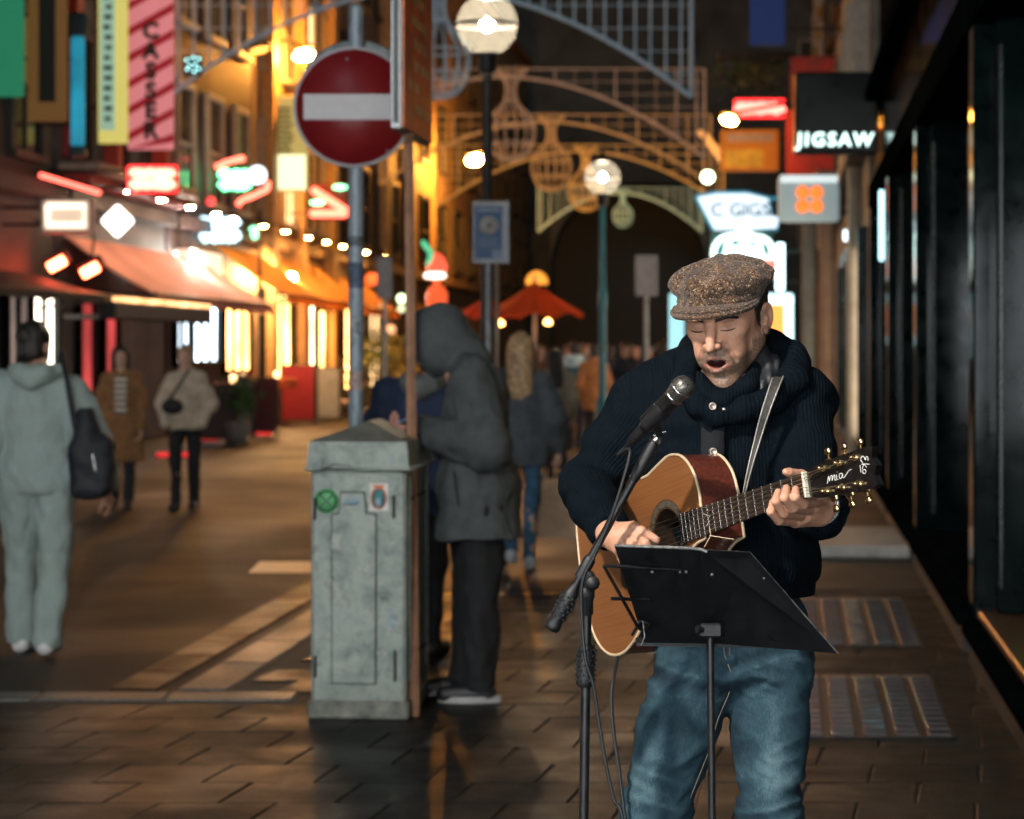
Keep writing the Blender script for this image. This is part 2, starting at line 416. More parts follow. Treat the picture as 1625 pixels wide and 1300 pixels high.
    mp = N(nt, 'ShaderNodeMapping'); mp.inputs['Scale'].default_value = (6, 420, 6); L(nt, v, mp.inputs[0])
    n1 = noise(nt, mp.outputs[0], 1.0, 4); r = ramp(nt, n1.outputs[0], [(0.3, (0.165, 0.058, 0.018)), (0.7, (0.275, 0.108, 0.036))])
    L(nt, r.outputs[0], b.inputs['Base Color']); b.inputs['Roughness'].default_value = 0.35; b.inputs['Coat Weight'].default_value = 0.8; b.inputs['Coat Roughness'].default_value = 0.12; MT['cedar_top'] = m
    m, nt, b = _nt('mahogany'); v = coords(nt)
    mp = N(nt, 'ShaderNodeMapping'); mp.inputs['Scale'].default_value = (8, 120, 120); L(nt, v, mp.inputs[0])
    n1 = noise(nt, mp.outputs[0], 1.0, 5, 0.7); r = ramp(nt, n1.outputs[0], [(0.3, (0.035, 0.009, 0.006)), (0.7, (0.16, 0.035, 0.02))])
    L(nt, r.outputs[0], b.inputs['Base Color']); b.inputs['Roughness'].default_value = 0.3; b.inputs['Coat Weight'].default_value = 1.0; b.inputs['Coat Roughness'].default_value = 0.06; MT['mahogany'] = m
    MT['rosewood'] = mat('rosewood', (0.035, 0.02, 0.013), 0.5, 0, 0.35, 60, 0.1, 300)
    MT['binding'] = mat('binding', (0.62, 0.47, 0.30), 0.4, 0, 0.1, 40)
    MT['ivory'] = mat('ivory', (0.72, 0.66, 0.52), 0.4, 0, 0.06, 60)
    MT['headstock_black'] = mat('headstock_black', (0.009, 0.008, 0.008), 0.2, 0, 0.3, 40, coat=1.0)
    MT['white_ink'] = mat('white_ink', (0.75, 0.74, 0.70), 0.5, 0, 0.05)
    MT['string_wire'] = mat('string_wire', (0.75, 0.62, 0.42), 0.3, 1.0, 0.1)
    MT['bag_black'] = mat('bag_black', (0.008, 0.010, 0.016), 0.7, 0, 0.3, 20, 0.3, 90)
    MT['kraft'] = mat('kraft', (0.58, 0.38, 0.24), 0.8, 0, 0.15, 8)
    MT['white_shoe'] = mat('white_shoe', (0.6, 0.6, 0.6), 0.6, 0, 0.15)
    MT['dark_shoe'] = mat('dark_shoe', (0.012, 0.012, 0.014), 0.5)
    MT['sole_grey'] = mat('sole_grey', (0.35, 0.35, 0.34), 0.7)
    MT['hair_dark'] = mat('hair_dark', (0.012, 0.009, 0.007), 0.45, 0, 0.4, 120, 0.6, 300)
    MT['hair_blonde'] = mat('hair_blonde', (0.55, 0.34, 0.17), 0.4, 0, 0.45, 30, 0.6, 150)
build_mats()
# ------------------------------------------------------------------ ground
KX = lambda Y: -2.67 + 0.10 * Y                      # kerb between road and pavement
FX = lambda Y: 0.95 + 0.122 * Y                      # shop fronts on the right
LX = lambda Y: -11.0 + 0.105 * Y                     # shop fronts on the left
def wet(name, c0, c1, r0, r1, scale, bscale, bst, big=0.8, spec=0.06):
    m, nt, b = _nt(name); b.inputs['Specular IOR Level'].default_value = spec; v = N(nt, 'ShaderNodeNewGeometry').outputs['Position']
    n = noise(nt, v, scale, 6, 0.7); g = noise(nt, v, big, 4, 0.6, 0.3)
    r = ramp(nt, n.outputs[0], [(0.3, c0), (0.7, c1)])
    gd = ramp(nt, g.outputs[0], [(0.3, (0.62, 0.62, 0.62)), (0.68, (1.1, 1.1, 1.1))])
    mx = N(nt, 'ShaderNodeMix', data_type='RGBA', blend_type='MULTIPLY'); mx.inputs[0].default_value = 1
    L(nt, r.outputs[0], mx.inputs[6]); L(nt, gd.outputs[0], mx.inputs[7])
    vo = N(nt, 'ShaderNodeTexVoronoi'); vo.inputs['Scale'].default_value = 4.5; L(nt, v, vo.inputs['Vector'])      # trodden-in gum and drips
    sr = ramp(nt, vo.outputs['Distance'], [(0.0, (1, 1, 1)), (0.055, (1, 1, 1)), (0.085, (0, 0, 0))]); sc_ = N(nt, 'ShaderNodeSeparateColor'); L(nt, vo.outputs['Color'], sc_.inputs[0])
    gt = N(nt, 'ShaderNodeMath', operation='GREATER_THAN'); gt.inputs[1].default_value = 0.55; L(nt, sc_.outputs[0], gt.inputs[0]); gm = N(nt, 'ShaderNodeMath', operation='MULTIPLY'); L(nt, gt.outputs[0], gm.inputs[0]); L(nt, sr.outputs[0], gm.inputs[1])
    m3_ = N(nt, 'ShaderNodeMix', data_type='RGBA'); L(nt, gm.outputs[0], m3_.inputs[0]); L(nt, mx.outputs[2], m3_.inputs[6]); m3_.inputs[7].default_value = rgba(tuple(c * .35 for c in c1)); L(nt, m3_.outputs[2], b.inputs['Base Color'])
    rr = N(nt, 'ShaderNodeMapRange'); rr.inputs[1].default_value = 0.38; rr.inputs[2].default_value = 0.62; rr.inputs[3].default_value = r0; rr.inputs[4].default_value = r1
    L(nt, g.outputs[0], rr.inputs[0]); L(nt, rr.outputs[0], b.inputs['Roughness'])
    n2 = noise(nt, v, bscale, 5, 0.7); bump(nt, b, n2.outputs[0], bst, 0.01)
    return m
def build_ground():
    asph = wet('asphalt', (0.009, 0.0095, 0.010), (0.024, 0.024, 0.024), 0.50, 0.68, 60, 120, 0.6, 0.35, 0.22)
    b = MB(); b.add([(-600, -60, -.05), (600, -60, -.05), (600, 1500, -.05), (-600, 1500, -.05)], [(0, 1, 2, 3)])
    b.build('ground', asph, None, kind='structure')
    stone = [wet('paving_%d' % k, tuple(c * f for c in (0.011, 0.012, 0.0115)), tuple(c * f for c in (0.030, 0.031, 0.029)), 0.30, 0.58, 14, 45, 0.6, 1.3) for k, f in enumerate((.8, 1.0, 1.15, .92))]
    bed = mat('joint_mortar', (0.03, 0.028, 0.026), 0.8, 0, 0.3, 20)
    # near pavement: crosses the foot of the picture, then runs up the right-hand side
    b = MB(); b.prism([(-7, -3), (FX(-3) + .6, -3), (FX(10.6) + .6, 10.6), (KX(10.6) + .02, 10.6), (-7, 10.6)], -.2, -.0075)
    b.prism([(KX(10.6) + .02, 10.6), (FX(10.6) + .6, 10.6), (FX(120) + .6, 120), (KX(120) + .02, 120)], -.2, -.0075)
    pv = b.build('pavement', bed, None, kind='structure')
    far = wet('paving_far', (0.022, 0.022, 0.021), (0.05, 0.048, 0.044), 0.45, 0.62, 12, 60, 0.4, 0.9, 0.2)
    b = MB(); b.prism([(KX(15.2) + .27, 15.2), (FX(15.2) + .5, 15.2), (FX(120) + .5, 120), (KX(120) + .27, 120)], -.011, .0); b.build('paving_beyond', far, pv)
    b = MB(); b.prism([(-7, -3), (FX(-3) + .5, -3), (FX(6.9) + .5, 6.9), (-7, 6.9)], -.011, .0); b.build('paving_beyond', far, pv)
    rr = random.Random(5); shear = .20
    meshes = []
    for k in range(8):
        bm_ = MB(); w, d = .405, .366; j = rr.uniform(-.002, .002)
        c = [(0, 0), (w, 0), (w + shear * d, d), (shear * d, d)]
        c = [(x + rr.uniform(-.004, .004), y + rr.uniform(-.003, .003)) for x, y in c]
        e = .006; cx_, cy_ = sum(p[0] for p in c) / 4, sum(p[1] for p in c) / 4
        ins = [(x + (cx_ - x) * e / .3, y + (cy_ - y) * e / .3) for x, y in c]
        z = [rr.uniform(-.0022, .0022) for _ in range(4)]
        vs = [(x, y, -.011) for x, y in c] + [(x, y, -.004 + z[i]) for i, (x, y) in enumerate(c)] + [(x, y, z[i]) for i, (x, y) in enumerate(ins)]
        fs = [(8, 9, 10, 11)] + [(a + o, (a + 1) % 4 + o, (a + 1) % 4 + o + 4, a + o + 4) for a in range(4) for o in (0, 4)]
        bm_.add(vs, fs); me = bm_.mesh('paving_slab'); me.materials.append(stone[k % 4]); meshes.append(me)
    def slab(x, y):
        o = bpy.data.objects.new('paving_slab', rr.choice(meshes)); o.location = (x, y, 0); link(o, pv)
    ys = np.arange(6.92, 15.0, .372)
    for i, y in enumerate(ys):
        off = (i % 2) * .2 + rr.uniform(-.02, .02) + shear * (y - 8)
        xmin = -1.0 * y * .226 - .5 if y < 10.1 else KX(y) + .27
        xmax = min(FX(y) + .1, y * .226 + .4)
        x = off - 20 * .412
        while x < xmax:
            if x > xmin and not (y > 10.1 and x < KX(y) + .27): slab(x, y)
            x += .412
    # kerb stones
    ks = [wet('kerb_%d' % k, tuple(c * f for c in (0.09, 0.085, 0.078)), tuple(c * f for c in (0.20, 0.19, 0.17)), 0.3, 0.5, 30, 120, 0.3, 1.2) for k, f in enumerate((.9, 1.08))]
    x = -4.6; k = 0
    while x < KX(10.6) + .1:
        b = MB(); b.box((x + .3, 10.52, -.06), (.594, .24, .125), None, .012); b.build('kerb_stone', ks[k % 2], pv); x += .6; k += 1
    dirv = Vector((.10, 1, 0)).normalized(); rot = Matrix.Rotation(-math.atan2(.10, 1), 3, 'Z')
    y = 10.72; k = 0
    while y < 34:
        ln = .9 if y < 20 else 1.8
        c = Vector((KX(y) + .135, y, -.06)) + dirv * ln / 2; b = MB(); b.box(c, (.25, ln - .008, .125), rot, .012); b.build('kerb_stone', ks[k % 2], pv); y += ln; k += 1
    # dull brown drainage setts along the kerb
    st = wet('drain_sett', (0.035, 0.024, 0.017), (0.085, 0.058, 0.04), 0.3, 0.5, 30, 100, 0.4, 1.5)
    dr = thing('drainage_channel', 'brown stone drainage channel along the kerb', 'drain', (0, 0, 0))
    y = 11.0; me = None
    while y < 24:
        if me is None:
            b = MB(); b.box((0, 0, 0), (.24, .585, .03), None, .006); me = b.mesh('sett'); me.materials.append(st)
        o = bpy.data.objects.new('sett', me); o.location = (KX(y + .3) - .27, y + .3, -.052); o.rotation_euler = (0, 0, -math.atan2(.1, 1)); link(o, dr); y += .6
    # painted bar on the road
    wp = mat('road_paint', (0.55, 0.5, 0.42), 0.5, 0, 0.2, 30)
    b = MB(); Y0, Y1 = gy(899), gy(882); b.add([(W(394, 899, Y0).x, Y0, -.046), (W(600, 899, Y0).x, Y0, -.046), (W(600, 882, Y1).x, Y1, -.046), (W(412, 882, Y1).x, Y1, -.046)], [(0, 1, 2, 3)])
    b.build('road_marking', wp, None, kind='structure')
    # cellar lights let into the pavement
    fr = mat('cast_iron_frame', (0.018, 0.017, 0.016), 0.5, 0.4, 0.3, 30, 0.3, 120); ed = mat('frame_edge_stone', (0.19, 0.15, 0.13), 0.45, 0, 0.2, 20)
    m, nt, b_ = _nt('glass_prism'); b_.inputs['Base Color'].default_value = (0.10, 0.085, 0.085, 1); b_.inputs['Roughness'].default_value = 0.16; b_.inputs['Specular IOR Level'].default_value = 0.8
    bump(nt, b_, noise(nt, coords(nt), 30, 3).outputs[0], 0.15, 0.004); glm = m
    for (Y0, Y1, lab, nr) in ((9.35, 11.05, 'nearer cellar light grid of glass bars in the pavement', 12), (12.25, 14.5, 'farther cellar light grid of glass bars in the pavement', 12)):
        x0 = W(1300, 0, Y0).x - .10 if Y0 < 10 else W(1262, 0, 12.3).x
        pl = thing('pavement_light', lab, 'pavement light', (x0, Y0, 0)); sl = .125
        wd = FX((Y0 + Y1) / 2) - .36 - x0; nc = 5; cw = wd / nc; D = Y1 - Y0
        b = MB(); b.prism([(0, 0), (wd, 0), (wd + sl * D, D), (sl * D, D)], -.02, .006); b.build('frame', fr, pl)
        for z_ in range(nc):
            b = MB(); b.box((cw * (z_ + .5) + sl * D, D + .05, .004), (cw - .012, .09, .012), None, .004); b.build('edge_block', ed, pl)
        pitch = D / nr; b = MB(); b.box((0, 0, 0), (cw * .72, pitch * .52, .020), None, .005); me = b.mesh('glass_bar'); me.materials.append(glm)
        for r_ in range(nr):
            for c_ in range(nc):
                y_ = pitch * (r_ + .5); o = bpy.data.objects.new('glass_bar', me); o.location = (cw * (c_ + .5) + sl * y_, y_, .008); o.rotation_euler = (rr.uniform(-.02, .02), rr.uniform(-.02, .02), 0); link(o, pl)
build_ground()
# ------------------------------------------------------------------ right-hand shop fronts
def glass_mat(name, tint=(0.8, 0.85, 0.82), gl=0.25):
    m, nt, b = _nt(name); nt.nodes.remove(b)
    tr = N(nt, 'ShaderNodeBsdfTransparent'); tr.inputs[0].default_value = rgba(tint)
    g = N(nt, 'ShaderNodeBsdfGlossy'); g.inputs['Roughness'].default_value = 0.03; g.inputs[0].default_value = (0.9, 0.9, 0.9, 1)
    fr = N(nt, 'ShaderNodeFresnel'); fr.inputs[0].default_value = 1.5
    ad = N(nt, 'ShaderNodeMath', operation='ADD', use_clamp=True); ad.inputs[1].default_value = gl * .2; L(nt, fr.outputs[0], ad.inputs[0])
    mx = N(nt, 'ShaderNodeMixShader'); L(nt, ad.outputs[0], mx.inputs[0]); L(nt, tr.outputs[0], mx.inputs[1]); L(nt, g.outputs[0], mx.inputs[2])
    L(nt, mx.outputs[0], nt.nodes['Material Output'].inputs[0]); return m
ROTR = Matrix.Rotation(-math.atan2(.122, 1), 3, 'Z')     # local y along the right facade
ROTL = Matrix.Rotation(-math.atan2(.105, 1), 3, 'Z')
def fr_pt(Y, t, z):                                       # point on right facade: t metres out into the street
    n = Vector((-1, .122, 0)).normalized(); return Vector((FX(Y), Y, z)) + n * t
def fl_pt(Y, t, z):
    n = Vector((1, -.105, 0)).normalized(); return Vector((LX(Y), Y, z)) + n * t
def fbox(b, side, Y0, Y1, t0, t1, z0, z1, bev=0.0):       # box on a facade
    f = fr_pt if side == 'R' else fl_pt; rot = ROTR if side == 'R' else ROTL
    c = (f(Y0, t0, z0) + f(Y1, t1, z1)) / 2; sl = math.sqrt(1 + (.122 if side == 'R' else .105) ** 2)
    b.box(c, (abs(t1 - t0), (Y1 - Y0) * sl, z1 - z0), rot, bev); return b

def build_right():
    MT['black_gloss'] = mat('black_gloss_timber', (0.0035, 0.0085, 0.009), 0.07, 0, 0.3, 6, 0.03, 25, spec=0.16)
    MT['black_glass'] = mat('black_glass', (0.004, 0.006, 0.007), 0.05, 0, 0.3, 4, spec=0.5)
    MT['black_matt'] = mat('black_matt', (0.004, 0.006, 0.006), 0.85, 0, 0.3, 6, spec=0.0)
    MT['glass'] = glass_mat('shop_glass', gl=.9); gl = M('glass')
    brown = mat('brown_panel', (0.020, 0.014, 0.011), 0.8, 0, 0.35, 4, 0.2, 30, spec=0.0); risr = mat('stone_plinth', (0.022, 0.02, 0.02), 0.5, 0, 0.25, 6, 0.2, 60)
    inner = mat('dim_interior', (0.10, 0.075, 0.06), 0.8, 0, 0.4, 1.5); floor_ = mat('shop_floor', (0.25, 0.2, 0.16), 0.4)
    copper = mat('copper_sill', (0.16, 0.07, 0.03), 0.4, 0.5, 0.2, 20); green = mat('green_lit_reveal', (0.04, 0.10, 0.04), 0.5)
    labs = ['black framed shop window nearest the singer with copper sill', 'second black framed shop window behind the singer', 'third black framed shop window with orange door light', 'fourth narrow black framed shop window before the stone columns']
    bays = [(5.0, 11.7), (12.05, 17.0), (17.35, 21.8), (22.1, 26.5)]
    for k, ((a, c), lab) in enumerate(zip(bays, labs)):
        T = thing('shop_front', lab, 'shop front', fr_pt(a, 0, 0), 0, 'black shop fronts on the right'); o = T.location
        def put(name, m, *boxes, par=None, bev=0.0):
            b = MB()
            for q in boxes: fbox(b, 'R', *q, bev=bev)
            for i in range(len(b.v)): b.v[i] = tuple(Vector(b.v[i]) - Vector(o))
            return b.build(name, m, par or T)
        put('plinth', risr, (a, c, -.45, .02, 0, .14)); put('plinth_ledge', M('black_matt'), (a, c, -.45, .06, .141, .22), bev=.01)
        put('sill', copper if k == 0 else M('black_matt'), (a, c, -.35, -.02, .221, .27), bev=.01)
        put('pilaster', M('black_gloss'), (c - .02, c + .28, -.45, .0, .221, 3.29), bev=.012)
        put('frame_head', M('black_matt'), (a, c + .28, -.45, .015, 3.291, 3.55), bev=.012)
        put('frame_post', M('black_gloss'), (c - .22, c - .021, -.42, -.10, .271, 3.29), bev=.01)
        for dx_ in (-.36, -.24, -.12): put('pilaster_bead', mat('bead_teal', (.006, .014, .015), .25, spec=.4), (c - .245, c - .2205, dx_ - .012, dx_ + .012, .40, 3.15), bev=.004) if dx_ != -.24 else None
        put('mullion', M('black_gloss'), ((a + c) / 2 - .03, (a + c) / 2 + .03, -.40, -.30, .271, 3.29))
        for (y0, y1) in ((a, (a + c) / 2 - .03), ((a + c) / 2 + .03, c - .22)):
            put('pane', gl, (y0 + .002, y1 - .002, -.345, -.335, .272, 3.289))
        put('interior_wall', inner, (a, c + .28, -2.6, -2.5, .0, 3.5)); put('interior_floor', floor_, (a, c + .28, -2.5, -.46, .15, .22)); put('interior_partition', inner, (c + .1, c + .2, -2.49, -.46, .221, 3.28))
        put('fascia', M('black_glass'), (a, c + .28, -.45, -.05, 3.551, 4.3)); put('cornice', M('black_matt'), (a, c + .28, -.45, .12, 4.301, 4.42), bev=.02)
        n_ = int((c - a) / .42)
        for i in range(n_ + 1):
            y0 = a + i * (c + .26 - a) / (n_ + 1)
            put('wall_panel', brown, (y0 + .01, y0 + (c + .26 - a) / (n_ + 1) - .01, -.40, -.12 - .05 * (i % 2), 4.421, 9.0))
        if k == 0: put('reveal', green, (a, c - .222, -.334, -.30, .272, .62))  # green window light put into the reveal's base colour
        if k == 0: put('assumed_green_tube', emit('assumed_green_tube', (.16, .55, .12), .6), (c - .30, c - .25, -.33, -.29, .4, 3.1))  # glowing tube assumed from the green light on reveal and pavement
    disp = mat('display_cream', (0.5, 0.42, 0.34), 0.6); lampm = emit('display_lamp', (1.0, 0.60, 0.30), 420)
    for (Y, z, nm) in ((9.2, 2.9, 'nearest'), (14.4, 2.95, 'second'), (20.6, 2.9, 'third')):
        t = thing('display_lamp', 'small added warm lamp inside the %s black shop window' % nm, 'lamp', fr_pt(Y, -1.6, z), 0, 'added lamps in the black shop windows')
        b = MB(); b.lathe([(.0001, -.05), (.045, -.04), (.06, 0), (.05, .05), (.0001, .06)], (0, 0, 0), 14); b.build('bulb', lampm if Y > 10 else emit('board_fill_lamp', (1.0, .55, .26), 1100), t); b = MB(); b.tube([(0, 0, .06), (0, 0, .4)], .008, 6); b.lathe([(.03, .05), (.075, .0), (.08, -.01)], (0, 0, .02), 14); b.build('lamp_shade', M('dark_iron'), t)  # lamps strengthened, the nearest most, to spill warm light on the orange board
    # doorway step made pale for spilled shop light, in the gap after the second window
    b = MB(); b.box((0, 0, .05), (1.1, 1.9, .10), ROTR, .015); o = b.build('door_step', mat('light_spill_step', (0.46, 0.44, 0.40), 0.35, 0, 0.2, 5), None, label='door step paled for spilled light on the pavement by the black shop front', cat='step'); o.location = fr_pt(18.4, .50, 0)
    # big block of facade above and behind, stone building farther on
    stone = mat('ashlar_stone', (0.21, 0.185, 0.15), 0.75, 0, 0.25, 1.2, 0.3, 20); dark = mat('dark_render', (0.022, 0.022, 0.024), 0.7, 0, 0.3, 1.0)
    MT['stone'] = stone; MT['dark_render'] = dark
    dw = mat('dark_window', (0.006, 0.008, 0.010), 0.12)
    MT['dark_window'] = dw
    def facade(side, Y0, Y1, H, wall, lab, rows, cols, frame_m, lit=(), z0=4.6, fh=3.4, name='building', thick=6.0, litm=None, t0=0.0):
        f = fr_pt if side == 'R' else fl_pt; org = f(Y0, 0, 0); T = thing(name, lab, 'building', org)
        def put(nm, m, *boxes, par=None, bev=0.0):
            b = MB()
            for q in boxes: fbox(b, side, *q, bev=bev)
            b.v = [tuple(Vector(v) - org) for v in b.v]; return b.build(nm, m, par or T)
        put('wall', wall, (Y0, Y1, t0 - thick, t0, 0, H)); put('cornice', wall, (Y0, Y1, t0, t0 + .25, 3.95, 4.2)); put('cornice', wall, (Y0, Y1, t0, t0 + .3, H - .4, H - .05))
        cw = (Y1 - Y0) / cols
        for r_ in range(rows):
            for c_ in range(cols):
                a = Y0 + cw * (c_ + .26); e = Y0 + cw * (c_ + .74); z = z0 + r_ * fh
                fr = put('window', frame_m, (a - .1, a, t0, t0 + .10, z, z + 2.1), (e, e + .1, t0, t0 + .10, z, z + 2.1), (a - .1, e + .1, t0, t0 + .11, z + 2.1, z + 2.22), (a - .1, e + .1, t0, t0 + .16, z - .12, z))
                put('pane', litm if (litm and (r_, c_) in lit) else dw, (a, e, t0, t0 + .02, z, z + 2.1), par=fr)
                put('glazing_bar', frame_m, (a, e, t0 + .021, t0 + .06, z + 1.0, z + 1.06), ((a + e) / 2 - .02, (a + e) / 2 + .02, t0 + .021, t0 + .055, z, z + .999), par=fr)
        return T, put
    pf = mat('pale_frame', (0.35, 0.34, 0.31), 0.6)
    T, put = facade('R', 26.8, 40, 13, stone, 'pale stone building with columns behind the singer', 2, 4, pf)
    for k, (px_, Y, r_, m_) in enumerate(((1284, 37.5, .13, mat('column_grey', (0.23, 0.24, 0.21), 0.6, 0, 0.2, 3)), (1314, 34.0, .14, mat('column_brown', (0.24, 0.15, 0.10), 0.6, 0, 0.2, 3)), (1356, 29.0, .10, mat('column_cream', (0.42, 0.38, 0.30), 0.6, 0, 0.2, 3)))):
        p = W(px_, 557, Y); cl = thing('column', ['grey green column right of the cap', 'brown column behind the hood of the singer', 'slim cream column beside the black shop windows'][k], 'column', (p.x, Y, 0), 0, 'columns along the right shop fronts')
        b = MB(); b.lathe([(r_ * 1.0, .3), (r_, 1.2), (r_ * .92, 4.1)], (0, 0, 0), 18); b.build('shaft', m_, cl); b = MB(); b.box((0, 0, .15), (r_ * 3, r_ * 3, .3), None, .02); b.build('base', m_, cl); b = MB(); b.box((0, 0, 4.2), (r_ * 2.8, r_ * 2.8, .2), None, .03); b.build('capital', m_, cl)
    litw = emit('lit_shop_window', (1.0, 0.80, 0.60), 2.2, 0.5, 0.8)
    for (a, c, z0, z1) in ((27.5, 30, .5, 2.9), (30.6, 33.4, .5, 2.9), (34, 36.5, .4, 2.9)):
        fr = put('shop_window', M('black_gloss'), (a - .12, a, 0, .12, .3, 3.1), (c, c + .12, 0, .12, .3, 3.1), (a, c, 0, .12, z1, 3.1), (a, c, 0, .12, .3, z0)); put('pane', litw, (a, c, 0, .03, z0, z1), par=fr)
    for (Y, z, m_, w_, h_, nm) in ((29.5, 3.1, emit('sl1', (.7, .85, 1), 3), .22, .14, 'white'), (29.3, 2.75, emit('sl2', (1, .22, .04), 4), .07, .34, 'orange'), (29.2, 2.35, emit('sl3', (.05, .35, 1), 3), .07, .14, 'blue'), (29.2, 1.95, emit('sl5', (.9, .1, .15), 3), .07, .12, 'red'), (23.9, 3.0, emit('sl4', (.45, .85, .95), 2.5), .05, .9, 'tall teal')):  # reflections in the windows drawn as small glowing strips
        px_ = {'white': 1352, 'orange': 1365, 'blue': 1364, 'red': 1364, 'tall teal': 1399}[nm]; p = W(px_, 0, Y); t = thing('reflection_strip', '%s reflection built as a glowing strip beside the shop windows right of the hood' % nm, 'light', (p.x, Y, z), 0)
        b = MB(); b.box((0, 0, 0), (w_, .04, h_), None, .012); b.build('tube', m_, t); b = MB(); b.box((FX(Y) / 2 - p.x / 2, .04, 0), (max(.05, FX(Y) - p.x), .03, .03)); b.build('bracket', M('dark_iron'), t)
    T, put = facade('R', 40.2, 58, 15, dark, 'dark building with red lit front beyond the stone columns', 2, 4, mat('dark_frame', (.04, .035, .03), .6))
    redw = mat('red_front', (0.26, 0.014, 0.018), 0.5, 0, 0.2, 2)
    put('red_panel', redw, (47, 50, .0, .9, 6.3, 7.7)); put('red_panel', redw, (44, 47.0, .0, 1.0, 4.25, 6.29))
    for (a, c, m_) in ((41, 44, litw), (45, 49, emit('lit_white_window', (.85, .95, 1.0), 2.6, .5, 1.0)), (50, 56, emit('lit_amber_window', (1, .45, .12), 2.0, .5, 1.0))):
        fr = put('shop_window', M('black_gloss'), (a - .12, a, 0, .12, .3, 3.1), (c, c + .12, 0, .12, .3, 3.1), (a, c, 0, .12, 2.9, 3.1), (a, c, 0, .12, .3, .5)); put('pane', m_, (a, c, 0, .03, .5, 2.9), par=fr)
    facade('R', 58.2, 84, 15, mat('brown_brick_far', (.09, .055, .035), .8, 0, .3, 1.5), 'far brown building past the dark one on the right side', 3, 6, pf)
    # building that closes the street
    E = thing('building', 'dark building with round arch closing the far end of the street', 'building', (6, 118, 0))
    dk = mat('dark_granite', (0.09, 0.105, 0.10), 0.8, 0, 0.3, 0.4)
    b = MB(); b.box((-9.5, 0, 11), (11, 3, 22)); b.box((9.5, 0, 11), (11, 3, 22)); b.box((0, 0, 16), (8, 3, 12)); b.build('wall', dk, E)
    b = MB(); arc = [(4.0 * math.cos(t), 6.0 + 4.0 * math.sin(t)) for t in np.linspace(0, math.pi, 17)]
    b.prism([(-4, 10.2), (4, 10.2)] + arc[:1] + arc[1:], -1.5, 1.5, Matrix.Rotation(R(90), 4, 'X')); b.build('arch', mat('arch_stone', (0.26, 0.28, 0.25), 0.7), E)
    b = MB(); b.box((0, 1.2, 5), (8, .2, 10)); b.build('arch_back', mat('arch_dark', (0.10, 0.115, 0.11), 0.8), E)
    for k in range(5):
        for r_ in range(3):
            x = -13 + k * 2.1 if k < 3 else 3 + k * 2.1
            b = MB(); b.box((x, -1.5, 8 + r_ * 4.2), (1.2, .2, 2.4)); fr = b.build('window', pf, E); b = MB(); b.box((x, -1.62, 8 + r_ * 4.2), (1.0, .05, 2.2)); b.build('pane', dw, fr)
    return facade
FACADE = build_right()
